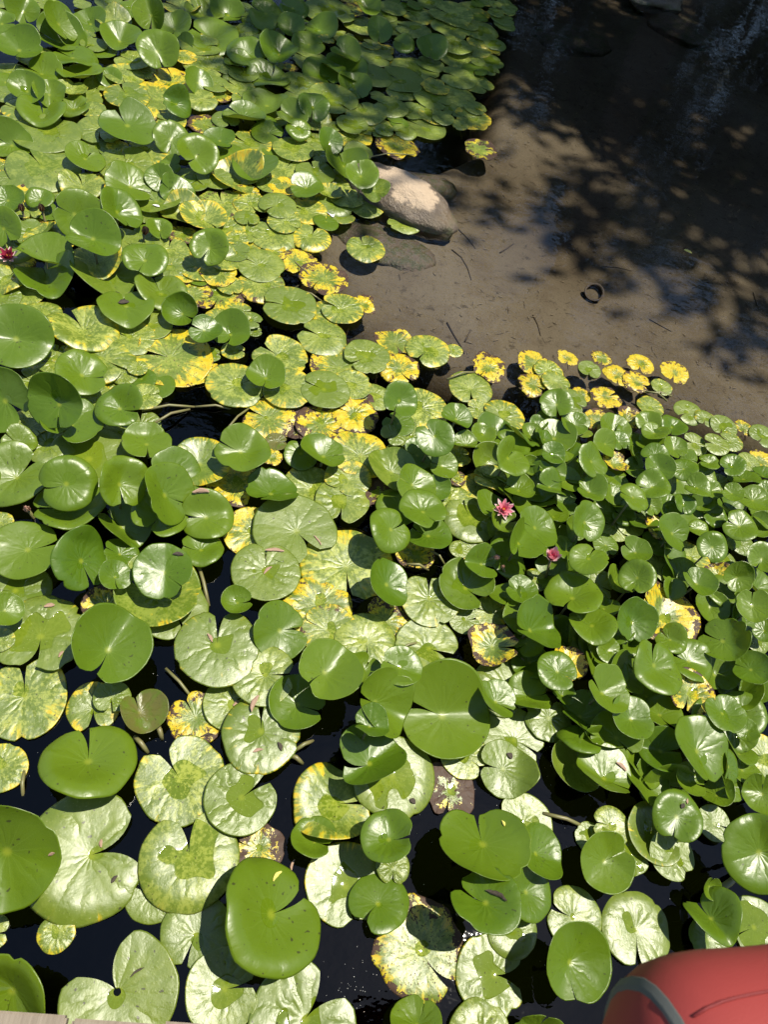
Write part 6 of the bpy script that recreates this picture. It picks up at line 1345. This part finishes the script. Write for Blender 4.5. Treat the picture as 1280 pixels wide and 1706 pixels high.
(-1.2068,3.7633,0.0046,0.000,-0.000,0.251,-0.968,0.000,0.0645,6,'L',1,'.',732,None),
(1.0746,1.0276,0.0681,0.161,0.209,-0.808,0.588,0.008,0.0837,6,'G',3,'.',733,None),
(0.9045,5.5354,0.0114,-0.000,-0.000,0.998,0.061,0.000,0.0819,10,'L',1,'.',734,None),
(0.7351,5.0372,0.0083,0.000,0.000,0.940,0.342,0.000,0.0845,10,'M',1,'.',735,None),
(-0.6044,4.0906,0.0176,-0.000,0.000,0.990,-0.141,0.000,0.0552,10,'L',1,'.',736,None),
(0.0208,3.3772,0.0054,0.000,-0.000,0.844,-0.536,0.000,0.0556,10,'M',1,'.',737,None),
(-0.5461,2.6311,0.0065,0.000,0.000,-0.414,0.910,0.000,0.0521,10,'Q',1,'.',738,None),
(-1.1812,2.7001,0.0045,-0.000,0.000,0.568,0.823,0.000,0.0454,16,'Y',1,'.',739,None),
(-0.2517,4.0246,0.0284,-0.000,-0.000,-0.945,0.327,0.000,0.0817,6,'L',1,'.',740,None),
(-0.4148,4.3173,0.0076,-0.000,-0.000,0.489,0.872,0.000,0.0505,16,'M',1,'.',741,None),
(0.9173,1.4463,0.0574,0.436,0.210,-0.721,-0.501,0.479,0.0503,16,'G',3,'.',742,None),
(-0.6195,3.1232,0.0258,-0.000,-0.000,-0.322,0.947,0.000,0.0666,10,'L',1,'.',743,None),
(-0.5297,1.7306,0.0068,-0.000,0.000,-0.286,0.958,0.000,0.0675,16,'L',1,'.',744,None),
(-1.3647,4.1638,0.0191,-0.000,0.000,0.954,-0.301,0.000,0.0461,10,'L',1,'.',745,None),
(-1.5766,3.5847,0.0183,0.168,-0.124,0.779,-0.591,-0.209,0.0735,6,'G',1,'.',746,None),
(-0.2015,2.7784,0.0114,0.000,0.000,0.972,0.236,0.000,0.0545,16,'Y',1,'.',747,None),
(-0.8677,4.1421,0.0298,0.000,0.000,-0.646,-0.763,0.000,0.0648,10,'Q',1,'.',748,None),
(0.7560,1.9492,0.0443,-0.236,0.121,0.906,-0.332,0.263,0.0738,10,'G',3,'.',749,None),
(0.9975,1.4563,0.0632,0.255,0.212,0.646,0.688,-0.329,0.0586,6,'G',3,'.',750,None),
(-0.6060,2.2115,0.0187,-0.000,-0.000,-0.617,0.787,0.000,0.0830,6,'L',1,'.',751,None),
(-0.3214,3.5400,0.0060,-0.005,0.001,0.978,-0.211,0.005,0.0613,10,'G',1,'.',752,None),
(-0.5550,4.1200,0.0280,0.000,0.000,-0.347,0.938,0.000,0.0793,16,'L',1,'.',753,None),
(1.4250,0.8876,0.0607,0.145,-0.404,0.137,-0.896,-0.422,0.0810,16,'G',3,'.',754,None),
(0.8516,1.9488,0.0535,0.141,0.510,-0.926,-0.236,0.296,0.0818,10,'G',3,'.',755,None),
(0.0201,3.2047,0.0140,-0.000,-0.000,0.389,0.921,0.000,0.0843,10,'L',1,'.',756,None),
(1.8617,1.9577,0.0698,0.106,0.428,-0.990,0.128,0.056,0.0534,10,'G',3,'.',757,None),
(-0.8795,1.9831,0.0179,0.000,0.000,-0.205,0.979,0.000,0.0469,16,'L',1,'.',758,None),
(1.4458,0.7036,0.0621,0.216,0.177,-0.823,-0.497,0.277,0.0513,16,'G',3,'.',759,None),
(-1.3051,4.0671,0.0271,0.000,-0.000,-0.467,-0.884,0.000,0.0678,10,'L',1,'.',760,None),
]
BV, BF = [], []          # every blade, for laying litter on top
SV, SF, SA = [], [], ([], [], [])
boff = soff = 0
for (x, y, z, nx, ny, vx, vy, vz, R, nw, kind, lv, form, seed, label) in PADS:
    n = Vector((nx, ny, math.sqrt(max(0, 1 - nx * nx - ny * ny))))
    v = Vector((vx, vy, vz)); v = (v - v.dot(n) * n).normalized()
    w = n.cross(v)
    rotm = Matrix((v, w, n)).transposed()
    V, F, lp, lk, lm = pad_arrays(R, nw, kind, lv, form, seed)
    WV = V @ np.array(rotm).T + np.array([x, y, z])
    BV.append(WV); BF += [tuple(i + boff for i in f) for f in F]; boff += len(V)
    if label is None:
        SV.append(WV); SF += [tuple(i + soff for i in f) for f in F]; soff += len(V)
        for a, b in zip(SA, (lp, lk, lm)): a.append(b)
        continue
    root = empty('lily_pad', (x, y, 0))
    tag(root, label, 'lily pad', 'water lily pads')
    me = mesh_np('blade', (WV - np.array([x, y, 0])).tolist(), F)
    add_attrs(me, lp, lk, lm)
    link('blade', me, M['leaf'], root)
    rg = random.Random(seed)
    top = Vector((0, 0, z)) + rotm @ Vector(V[0]) - n * .003
    if lv >= 2: dx, dy, dep = rg.uniform(-.06, .06), rg.uniform(-.10, .03), -.22
    elif x > .45 and y > 2.0: dx, dy, dep = rg.uniform(-.12, .06), rg.uniform(-.22, -.10), -.10 - rg.random() * .06
    else: dx, dy, dep = rg.uniform(-.02, .02), rg.uniform(-.03, .02), -.16
    sr = .0026 + .022 * R
    pts = [top, top + Vector((dx * .15, dy * .15, (dep - z) * .3)), top + Vector((dx * .5, dy * .5, (dep - z) * .65)), Vector((dx, dy, dep))]
    sv, sf = tube(pts, [sr * .9, sr, sr, sr * 1.1], 6)
    link('stalk', mesh_np('stalk', sv, sf), M['stem'], root)
me = mesh_np('lily_pads', np.concatenate(SV).tolist(), SF)
add_attrs(me, *[np.concatenate(a) for a in SA])
tag(link('lily_pads', me, M['leaf']), 'small far and half hidden lily pads filling the gaps between larger ones', 'lily pads', kind='stuff')
bvh = BVHTree.FromPolygons([tuple(p) for p in np.concatenate(BV).tolist()], BF)
def surface(x, y):
    h = bvh.ray_cast(Vector((x, y, 1.2)), Vector((0, 0, -1)))
    return (h[0], h[1] if h[1].z > 0 else -h[1]) if h[0] is not None else (Vector((x, y, .002)), Vector((0, 0, 1)))

# ------------------------------------------------------------------ flowers
def petal_mesh(L, Wd, lift, curl, seed):
    rg = random.Random(seed)
    vs_, fs = [], []
    nu, nv = 7, 5
    for i in range(nu):
        f = i / (nu - 1)
        wd = Wd * math.sin(math.pi * min(1, .12 + f * .88) ** .8) ** .8 if f < .999 else 0.0008
        rr = L * f
        ang = lift + curl * f
        for j in range(nv):
            g = j / (nv - 1) * 2 - 1
            vs_.append((rr * math.cos(ang), g * wd * .5, rr * math.sin(ang) + abs(g) ** 2 * wd * .28))
    for i in range(nu - 1):
        for j in range(nv - 1):
            fs.append((i * nv + j, (i + 1) * nv + j, (i + 1) * nv + j + 1, i * nv + j + 1))
    return mesh_np('petal', vs_, fs)

def flower(loc, L, rings, label, tiltx=0.0, tilty=0.0, stam=True, name='water_lily_flower', cat='flower', group=None):
    root = empty(name, loc)
    tag(root, label, cat, group)
    root.rotation_euler = (tiltx, tilty, 0)
    sd = 0
    for (n, lf, wd, lift, curl, mat, ph) in rings:
        me = petal_mesh(L * lf, L * wd, R_(lift), R_(curl), sd)
        me.materials.append(M[mat])
        for k in range(n):
            sd += 1
            o = link('petal', me, None, root)
            o.rotation_euler = (0, 0, 2 * math.pi * (k + ph) / n + .12 * math.sin(sd * 5.1))
            o.scale = (1 + .08 * math.sin(sd * 3.3),) * 3
    if stam:
        vs_, fs = [], []
        for k in range(26):
            a = k * 2.4; r0 = L * .20 * math.sqrt((k + 1) / 26)
            p0 = Vector((r0 * .5 * math.cos(a), r0 * .5 * math.sin(a), L * .05)); p1 = Vector((r0 * math.cos(a), r0 * math.sin(a), L * (.30 + .08 * math.sin(k * 3.1))))
            v, f = tube([p0, p1], [L * .022, L * .016], 4)
            fs += [tuple(i + len(vs_) for i in q) for q in f]; vs_ += v
        link('stamens', mesh_np('stamens', vs_, fs), M['stamen'], root)
    v, f = tube([(0, 0, L * .06), (.01, -.02, -.08), (.03, -.06, -loc[2] - .15)], [.005, .005, .005], 6)
    st = link('stalk', mesh_np('stalk', v, f), M['stem'], root)
    return root

open_r = [(9, 1.0, .36, 14, 10, 'petal_out', 0), (9, .95, .36, 30, 12, 'petal', .5), (8, .82, .34, 46, 12, 'petal', 0), (7, .62, .3, 60, 12, 'petal_in', .5)]
half_r = [(5, 1.0, .46, 34, 22, 'petal_out', 0), (7, .95, .44, 50, 20, 'petal', .5), (6, .85, .4, 62, 16, 'petal', .2), (5, .65, .34, 72, 10, 'petal_in', .5)]
flower((0.7499,1.5499,0.1000), 0.0433, open_r, 'open pink water lily flower with yellow centre, half behind a cupped leaf', R_(14), 0)
flower((0.9007,1.3642,0.1300), 0.0489, half_r, 'half-open pink cup-shaped water lily flower, the lower right one of two', R_(8), R_(-6))
flower((-1.1813,2.4005,0.0350), 0.0460, [(8, 1.0, .36, 16, 12, 'petal_out', 0), (8, .92, .36, 34, 12, 'petal_dark', .5), (7, .8, .34, 50, 12, 'petal_dark', 0), (6, .6, .3, 64, 10, 'petal_dark', .5)],
       'crimson water lily flower shaded by leaves at the left edge', R_(10), 0)
bud_r = [(4, 1.0, .55, 62, 26, 'wilt', 0), (5, .92, .5, 70, 22, 'wilt', .5)]
sep_r = [(4, 1.0, .6, 60, 30, 'sepal', 0), (5, .85, .5, 72, 20, 'petal_dark', .5)]
flower((-0.7656,1.2915,0.0500), 0.0371, bud_r, 'pale pink wilted bud in a dark gap near the left edge', R_(20), 0, False, 'wilted_bud', 'flower bud')
flower((0.7113,1.3473,0.1100), 0.0314, bud_r, 'dry tan wilted bud above a shaded leaf, the upper of two', R_(30), R_(20), False, 'wilted_bud', 'flower bud')
flower((0.7463,1.3255,0.0900), 0.0255, bud_r, 'dry tan wilted bud above a shaded leaf, the lower of two', R_(20), R_(-20), False, 'wilted_bud', 'flower bud')
flower((-1.2105,2.6675,0.0500), 0.0398, sep_r, 'brown closed bud near the left edge, left of two', R_(10), 0, False, 'closed_bud', 'flower bud')
flower((-1.1409,2.6915,0.0500), 0.0404, sep_r, 'brown closed bud near the left edge, right of two', R_(10), 0, False, 'closed_bud', 'flower bud')
flower((-0.7295,2.6647,0.0600), 0.0467, sep_r, 'brown closed bud beside a small round green leaf', R_(10), R_(15), False, 'closed_bud', 'flower bud')
def drop_leaf(x, y, L, Wd, ang, mat, label, name='fallen_leaf', cat='fallen leaf', bend=.25, on_pad=True):
    rg = random.Random(int(x * 9000 + y * 700))
    p, n = surface(x, y) if on_pad else (Vector((x, y, .003)), Vector((0, 0, 1)))
    vs_, fs = [], []
    nu = 8
    for i in range(nu):
        f = i / (nu - 1); wd = Wd * (math.sin(math.pi * (.06 + f * .88)) ** .9) * rg.uniform(.85, 1.1)
        zz = L * bend * (f - .5) ** 2
        cy = L * .10 * math.sin(f * 3.0 + rg.uniform(-.3, .3))
        for s_ in (-1, 0, 1): vs_.append(((f - .5) * L, cy + s_ * wd * .5, zz + abs(s_) * wd * .22))
        for s_ in (1, -1): vs_.append(((f - .5) * L, cy + s_ * wd * .42, zz + wd * .16 - .0012))
    for i in range(nu - 1):
        for j in range(5):
            j2 = (j + 1) % 5
            fs.append((i * 5 + j, (i + 1) * 5 + j, (i + 1) * 5 + j2, i * 5 + j2))
    o = link(name, mesh_np(name, vs_, fs), M[mat])
    q = Vector((0, 0, 1)).rotation_difference(n)
    o.rotation_mode = 'QUATERNION'
    o.rotation_quaternion = q @ Matrix.Rotation(ang, 3, 'Z').to_quaternion()
    o.location = p + n * .002
    tag(o, label, cat, 'litter fallen on the lily pads' if cat == 'fallen leaf' else None)
    return o
drop_leaf(*(-0.0011,3.1297,0.0000)[:2], 0.0602, 0.0356, R_(-50), 'white', 'single white petal floating left of a bright green pad', 'fallen_petal', 'petal', .3, False)
for (x, y, h, px, wpx, a, mat, lab) in (
    (0.0112,0.7745,0,0.0502,0.0151,75,'litter','pinkish brown dry leaf on the notch of a white pad'),
    (-0.0386,0.7786,0,0.0232,0.0166,20,'litter','small reddish dry leaf on a pad above the white notched pad'),
    (0.1291,0.3272,0,0.0357,0.0096,50,'litter_y','slim yellow leaflet on a big dark green leaf low down'),
    (0.1736,0.3735,0,0.0283,0.0071,80,'litter','slim brown leaflet at the top of a big green leaf'),
    (-0.3131,0.3771,0,0.0196,0.0091,100,'litter','dry leaf scrap in the notch of the largest pad'),
    (-0.3910,0.3161,0,0.0174,0.0074,30,'litter','brown scrap on the largest pad, left of its notch'),
    (-0.2613,0.2982,0,0.0202,0.0101,60,'litter_d','dark crumb cluster on the lower lobe of the largest pad'),
    (0.0768,1.3628,0,0.0469,0.0137,-75,'litter','pinkish dry leaf standing in the notch of a broad glossy pad'),
    (-0.0142,1.2151,0,0.0374,0.0094,55,'litter','thin brown twig leaf on a veined round pad'),
    (-0.0032,1.2861,0,0.0610,0.0133,8,'litter','pale dry leaf across the top of a veined round pad'),
    (-0.6864,1.1748,0,0.0695,0.0099,8,'litter','long brown catkin lying on a green leaf at left'),
    (-0.2632,1.4120,0,0.0532,0.0171,15,'litter','curled dead leaf on a green leaf left of centre'),
    (0.6602,0.3140,0,0.0582,0.0111,-25,'litter_d','dry brown husk on a raised round green leaf'),
    (0.7723,0.7245,0,0.0215,0.0166,-40,'litter_d','black lump on a curled pad right of centre'),
    (0.4812,0.5611,0,0.0204,0.0141,-30,'litter_d','black lump on a white pad beside brown leaf'),
    (-0.1623,0.1082,0,0.0345,0.0058,35,'litter_d','dark twig scraps on a big white pad at lower left'),
    (1.0935,0.7124,0,0.0358,0.0114,-40,'litter','pale dry leaf on a folded green leaf at right'),
    (1.4868,0.5007,0,0.0265,0.0088,-60,'litter_d','dark insect-like scrap on a large leaf at the right edge'),
    (1.2486,0.6087,0,0.0155,0.0124,60,'litter_d','small brown crumb on a tilted leaf at lower right'),
    (-0.1494,0.9511,0,0.0291,0.0103,-55,'litter','tan leaf scrap in the notch of a broad pad'),
    (0.7033,0.4986,0,0.0182,0.0076,-70,'litter_y','tiny yellow seed leaf on the large tilted leaf'),
    (-0.2814,1.1628,0,0.0320,0.0124,0,'litter_d','star-shaped dark scrap on a round green leaf'),
    (-0.7134,2.2598,0,0.0433,0.0260,40,'litter_d','dark clump of debris on a green leaf at left'),
    (0.1292,1.3560,0,0.0431,0.0059,-50,'litter','faint brown stem scrap on a broad glossy pad'),
    (-1.0026,2.1338,0,0.0304,0.0101,80,'litter','thin tan leaf scrap on a large leaf at left edge'),
    (-0.1061,0.6805,0,0.0347,0.0063,15,'litter_d','thin dark twig on a round white pad, left side'),
    (0.0960,0.6632,0,0.0263,0.0115,-60,'litter_d','dark curled scrap on a round white pad, right side'),
    (0.0391,0.6448,0,0.0289,0.0096,20,'litter','pale feathery scrap on a round white pad, bottom'),
    (-0.5458,0.8534,0,0.0214,0.0092,70,'litter','tan leaf scrap on a big veined pad at left'),
    (-0.6190,0.9927,0,0.0284,0.0142,20,'litter','brown smudge of leaf crumbs on a big veined pad'),
    (-0.7303,2.8844,0,0.0390,0.0146,-35,'white','white bird-dropping streak on a green leaf upper left'),
    (1.2620,0.6219,0,0.0140,0.0062,80,'litter','tiny upright tan scrap on a tilted leaf'),
    ):
    drop_leaf(x, y, px, wpx, R_(a), mat, lab)

# ------------------------------------------------------------------ things in and on the water
def stalk_line(p0, p1, r, mat, label, name='bare_stalk', cat='stalk', sag=.02):
    a, b = Vector(p0), Vector(p1)
    m = a.lerp(b, .5) + Vector((0, 0, sag))
    v, f = tube([a, a.lerp(m, .6), m, m.lerp(b, .5), b], [r, r, r, r, r * .8], 6)
    o = link(name, mesh_np(name, v, f), mat)
    tag(o, label, cat, 'loose stalks between the pads')
for p0, p1, r, lab in (
    ((-0.5377,1.7814,0.0200), (-0.3662,1.8528,0.0040), .005, 'brown stalk across the black gap, upper of two left of centre'),
    ((-0.3659,1.8511,0.0060), (-0.2258,1.8805,-0.0100), .0045, 'brown stalk end touching a mottled pad right of the black gap'),
    ((-0.4898,1.7172,0.0300), (-0.3818,1.8341,0.0080), .005, 'brown stalk across the black gap, lower of two left of centre'),
    ((-0.2428,1.7179,0.0500), (-0.1721,1.8967,0.0060), .004, 'straw-coloured stalk leaning on a yellow brown pad'),
    ((-0.2574,0.8583,0.0100), (-0.1636,0.7818,-0.0040), .005, 'thin brown stalk in navy water right of a big round leaf'),
    ((0.8718,0.5746,0.0060), (1.0017,0.5519,-0.0040), .006, 'thin brown stalk in navy water right of centre low down'),
    ((0.1385,0.6663,0.0060), (0.1916,0.7066,-0.0040), .006, 'short brown stalk tip in navy water below centre'),
    ((0.1248,0.6551,0.0040), (0.1681,0.6377,0.0000), .007, 'short brown stalk beside a round white pad'),
    ((-0.2449,0.6932,0.0100), (-0.2247,0.6584,0.0000), .007, 'short brown stalk under the olive brown leaf'),
    ((-0.2974,0.6531,0.0100), (-0.2546,0.6184,0.0000), .007, 'brown stalk between green leaf and yellow-edged pad'),
    ((1.3349,0.3939,0.0500), (1.4661,0.4733,0.0100), .010, 'thick olive stalk in the dark gap at lower right'),
    ((0.4147,1.0062,0.0200), (0.4920,1.0525,0.0100), .004, 'thin stalk between pads right of a creamy pad'),
    ((0.7853,1.0707,0.0100), (0.8664,1.0038,0.0000), .004, 'yellow stalk of the brown and yellow pad, right of centre'),
    ((0.4357,1.3234,0.0200), (0.5139,1.3226,0.0040), .005, 'brown stalk between pads left of the notched heart-shaped pad'),
    ((0.5166,1.3895,0.0200), (0.5719,1.3514,0.0040), .004, 'thin brown stalk below a folded green leaf'),
    ((-0.5519,0.5336,0.0040), (-0.5368,0.4673,-0.0100), .005, 'grey-brown stalk in the dark gap at the left edge'),
    ((-0.2318,1.2078,0.0200), (-0.1738,1.0770,0.0040), .006, 'dry curled stalk in the black gap left of a veined pad'),
    ((0.0488,2.5482,-0.0200), (-0.0975,2.5927,-0.0100), .004, 'pair of thin stalks below a brown yellow pad, upper one'),
    ((0.0130,2.6100,-0.0100), (-0.1307,2.7678,0.0000), .004, 'thin stalk running up to a yellow pad by clear water'),
    ((0.0058,2.6901,-0.0200), (-0.1167,2.5913,-0.0200), .004, 'thin stalk crossing in clear water under a yellow pad'),
    ((0.1038,3.6101,0.0100), (0.3740,3.7522,0.0100), .003, 'grey dry stem lying just above the pale rock'),
    ((1.5703,2.3745,0.0000), (1.4491,2.3903,-0.0300), .004, 'thin stalk at the water edge under a small orange pad'),
    ((1.5284,2.3187,0.0200), (1.4257,2.3401,0.0300), .004, 'straw stalk leaning over small pads at the water edge'),
    ((0.5664,2.2160,0.0100), (0.6956,2.2984,0.0000), .004, 'yellow stalk reaching toward a tattered orange pad')):
    stalk_line(p0, p1, r, M['stem'], lab)
# sunken can with open mouth
def sunken_can():
    root = empty('sunken_can', (1.3168,3.0618,-0.0750))
    tag(root, 'round dark mouth of a sunken tin can in clear water', 'can')
    root.rotation_euler = (R_(24), R_(-10), 0)
    rad = 0.0433
    prof = [(rad * .98, -.06), (rad, .0), (rad * 1.05, .004), (rad * 1.05, .010), (rad * .90, .010), (rad * .86, -.03)]
    vs_, fs = [], []
    for (r, z) in prof:
        for k in range(28):
            a = 2 * math.pi * k / 28; vs_.append((r * math.cos(a), r * math.sin(a), z))
    for i in range(len(prof) - 1):
        for k in range(28):
            k2 = (k + 1) % 28; fs.append((i * 28 + k, i * 28 + k2, (i + 1) * 28 + k2, (i + 1) * 28 + k))
    link('wall', mesh_np('wall', vs_, fs), M['can'], root)
    vs_ = [(0, 0, -.010)] + [(rad * .87 * math.cos(2 * math.pi * k / 28), rad * .87 * math.sin(2 * math.pi * k / 28), -.014) for k in range(28)]
    link('silt_fill', mesh_np('silt_fill', vs_, [(0, 1 + k, 1 + (k + 1) % 28) for k in range(28)]), M['mud'], root)
    vs_, fs = [], []
    for i in range(28):
        a = 2 * math.pi * i / 28
        for k in range(6):
            b = 2 * math.pi * k / 6
            vs_.append(((rad * 1.04 + .0035 * math.cos(b)) * math.cos(a), (rad * 1.04 + .0035 * math.cos(b)) * math.sin(a), .009 + .0035 * math.sin(b)))
    for i in range(28):
        for k in range(6):
            i2, k2 = (i + 1) % 28, (k + 1) % 6
            fs.append((i * 6 + k, i2 * 6 + k, i2 * 6 + k2, i * 6 + k2))
    link('rim', mesh_np('rim', vs_, fs), M['can'], root)
sunken_can()
# pale pollen bits put in as sparkle on the open water near the deck
rg = random.Random(9)
vs_, fs = [], []
for (cx, cy, sx, sy, n) in (((0.3573,0.1192,0.0000)[0], (0.3573,0.1192,0.0000)[1], .07, .05, 50), ((0.6159,0.3569,0.0000)[0], (0.6159,0.3569,0.0000)[1], .25, .2, 90), ((-0.1708,0.6349,0.0000)[0], (-0.1708,0.6349,0.0000)[1], .25, .2, 60), ((0.8706,0.6692,0.0000)[0], (0.8706,0.6692,0.0000)[1], .2, .2, 70)):
    for k in range(n):
        x, y, s_ = rg.gauss(cx, sx), rg.gauss(cy, sy), rg.uniform(.0005, .0012)
        b = len(vs_)
        vs_ += [(x - s_, y, .0015), (x, y - s_, .0015), (x + s_, y, .0015), (x, y + s_, .0015), (x, y, .0015 + s_)]
        fs += [(b, b + 1, b + 4), (b + 1, b + 2, b + 4), (b + 2, b + 3, b + 4), (b + 3, b, b + 4)]
tag(link('sparkle_specks', mesh_np('sparkle_specks', vs_, fs, False), M['white']), 'tiny pale pollen specks standing in for sparkle on the navy open water', 'pollen', kind='stuff')
# twigs and leaf scraps on the pond bed
rg = random.Random(5)
def bz(x, y): return float(bed_z(np.array([[x]]), np.array([[y]]))[0, 0])
def bed_twig(pts, r, label):
    P = [(p[0], p[1], bz(p[0], p[1]) + r * .8) for p in pts]
    v, f = tube(P, [r * (1 - .5 * i / (len(P) - 1)) for i in range(len(P))], 5)
    tag(link('sunken_twig', mesh_np('sunken_twig', v, f), M['twig']), label, 'twig', 'twigs on the pond bed')
for pts, r, lab in (
    (((0.6006,3.1539,-0.0800), (0.6485,3.1146,-0.0800), (0.6780,3.0434,-0.0800), (0.6952,2.9529,-0.0800)), .0035, 'curved sunken twig below right of the pale boulder'),
    (((0.6296,3.3614,-0.0800), (0.6849,3.2931,-0.0800), (0.7241,3.2211,-0.0800)), .003, 'thin straight sunken twig right of the pale boulder'),
    (((0.8495,3.2332,-0.0800), (0.8882,3.2832,-0.0800), (0.9278,3.3438,-0.0800)), .004, 'small forked sunken twig in clear water'),
    (((0.9936,2.8133,-0.0800), (1.0135,2.7539,-0.0800), (1.0238,2.6852,-0.0800)), .003, 'short dark sunken twig in mid clear water'),
    (((0.5830,2.6430,-0.0800), (0.6164,2.5753,-0.0800), (0.6492,2.5163,-0.0800), (0.6654,2.4762,-0.0800)), .004, 'dark sunken branch left of the tattered orange pad'),
    (((0.6655,2.5431,-0.0800), (0.6876,2.6098,-0.0800)), .004, 'thin sunken side twig above the tattered orange pad'),
    (((1.3969,3.3210,-0.0800), (1.4764,3.3362,-0.0800), (1.5608,3.3338,-0.0800)), .003, 'long thin sunken twig above right of the can'),
    (((1.8812,3.2799,-0.0800), (1.9412,3.3166,-0.0800), (2.0206,3.3785,-0.0800)), .003, 'pale-tipped sunken twig far right in clear water'),
    (((1.5984,2.9660,-0.0800), (1.6435,2.9361,-0.0800), (1.7000,2.9011,-0.0800)), .003, 'thin sunken twig lower right of the can'),
    (((2.2289,3.3356,-0.0800), (2.2249,3.2319,-0.0800)), .003, 'short sunken twig near the right edge of clear water')):
    bed_twig(pts, r, lab)
vs_, fs = [], []
for k in range(1300):
    x, y = rg.uniform(.3, 4.5), rg.uniform(1.9, 6.4)
    if clear_sd(np.array([[x]]), np.array([[y]]))[0, 0] < -.1: continue
    a = rg.uniform(0, 6.28); L = .005 + .022 * rg.random() ** 2.2; z = bz(x, y) + .002
    d = Vector((math.cos(a), math.sin(a), 0)); p = Vector((x, y, z))
    v, f = tube([p - d * L, p + Vector((0, 0, .002)) + d.orthogonal() * L * .1, p + d * L], [.0007, .0011, .0005], 4)
    fs += [tuple(i + len(vs_) for i in q) for q in f]; vs_ += v
tag(link('bed_litter', mesh_np('bed_litter', vs_, fs), M['twig']), 'fine dark twig scraps strewn over the muddy pond bed', 'litter', kind='stuff')
vs_, fs = [], []
for k in range(900):
    x, y = rg.uniform(.3, 4.5), rg.uniform(1.9, 6.4)
    if clear_sd(np.array([[x]]), np.array([[y]]))[0, 0] < -.1: continue
    a = rg.uniform(0, 6.28); L = rg.uniform(.004, .016); z = bz(x, y) + .003
    d = Vector((math.cos(a), math.sin(a), 0)); p = Vector((x, y, z))
    v, f = tube([p - d * L, p + Vector((0, 0, .002)), p + d * L], [.001, .0022, .001], 4)
    fs += [tuple(i + len(vs_) for i in q) for q in f]; vs_ += v
tag(link('bed_straw', mesh_np('bed_straw', vs_, fs), M['straw']), 'pale straw and leaf scraps strewn over the pond bed', 'litter', kind='stuff')
drop_leaf(*(1.8317,3.4372,0.0000)[:2], 0.0425, 0.0213, R_(-20), 'litter_y', 'tiny yellow-green leaf floating on shaded clear water', 'floating_leaf', 'floating leaf', .2, False)

# ------------------------------------------------------------------ boardwalk under the photographer
deck = empty('boardwalk', (0, -.7, .0))
tag(deck, 'weathered grey-brown plank deck at the bottom left edge', 'boardwalk')
def box(name, x0, x1, y0, y1, z0, z1, mat, parent, off, bev=.004):
    bm = bmesh.new()
    bmesh.ops.create_cube(bm, size=1)
    for v in bm.verts: v.co = Vector(((v.co.x + .5) * (x1 - x0) + x0 - off[0], (v.co.y + .5) * (y1 - y0) + y0 - off[1], (v.co.z + .5) * (z1 - z0) + z0 - off[2]))
    bmesh.ops.bevel(bm, geom=list(bm.edges), offset=bev, segments=2, affect='EDGES')
    return link(name, bm_mesh(name, bm, False), mat, parent)
o0 = (0, -.7, 0)
xb = -.2185 - 9 * .152
for k in range(24):
    e = .010 + .003 * math.sin(k * 2.7)
    box('board', xb + .0045, xb + .1475, -1.45, e, .518, .55 + .0015 * math.sin(k * 1.9), M['wood'], deck, o0)
    xb += .152
for yb in (-.18, -1.2): box('beam', -1.6, 2.3, yb - .05, yb + .05, .40, .515, M['wood'], deck, o0)
for xp in (-1.3, .3, 1.9):
    for yb in (-.18, -1.2): box('pile', xp - .05, xp + .05, yb - .048, yb + .048, -.75, .40, M['wood'], deck, o0)
rail = empty('railing', (0, -.30, .55))
tag(rail, 'low wooden rail of the deck behind the red bag', 'railing')
o1 = (0, -.30, .55)
box('top_rail', -1.5, 2.2, -.345, -.255, 1.19, 1.235, M['wood'], rail, o1)
for xp in (-1.2, 1.2): box('post', xp - .04, xp + .04, -.338, -.262, .552, 1.19, M['wood'], rail, o1)

# ------------------------------------------------------------------ red bag on the rail
def bag():
    root = empty('red_bag', (.660, -.099, 1.38))
    tag(root, 'blurred red cloth bag with grey band at the bottom right corner', 'bag')
    L, ry, rz = .27, .225, .13
    def prof(u):                       # half-length position -1..1 -> radius factor (rounded barrel)
        return max(.02, (1 - abs(u) ** 7.0)) ** .34
    def shell(u0, u1, grow, n=22, seg=40):
        vs_, fs = [], []
        for i in range(n + 1):
            u = u0 + (u1 - u0) * i / n; k = prof(u) + grow
            for j in range(seg):
                a = 2 * math.pi * j / seg
                w = 1 + .012 * math.sin(3 * a + u * 4) + .008 * math.sin(7 * u + 2 * a)
                ca, sa = math.cos(a), math.sin(a)
                vs_.append((u * L, math.copysign(abs(ca) ** .85, ca) * ry * k * w, math.copysign(abs(sa) ** .85, sa) * rz * k * w))
        for i in range(n):
            for j in range(seg):
                j2 = (j + 1) % seg
                fs.append((i * seg + j, (i + 1) * seg + j, (i + 1) * seg + j2, i * seg + j2))
        fs.append(tuple(range(seg))); fs.append(tuple(n * seg + j for j in range(seg))[::-1])
        return vs_, fs
    v, f = shell(-.999, .999, 0); link('body', mesh_np('body', v, f), M['bag'], root)
    v, f = shell(-.85, -.822, .008, 6); link('band', mesh_np('band', v, f), M['trim'], root)
    v, f = shell(.80, .93, .016, 6); link('band', mesh_np('band', v, f), M['trim'], root)
    for a0 in (R_(38),):
        pts = []
        for i in range(30):
            u = -.79 + 1.58 * i / 29; k = prof(u) + .004
            w = 1 + .012 * math.sin(3 * a0 + u * 4) + .008 * math.sin(7 * u + 2 * a0)
            pts.append((u * L, math.cos(a0) ** .85 * ry * k * w, math.sin(a0) ** .85 * rz * k * w))
        v, f = tube(pts, [.0014] * 30, 5); link('seam', mesh_np('seam', v, f), M['seam'], root)
    root.rotation_euler = (0, 0, R_(9))
bag()
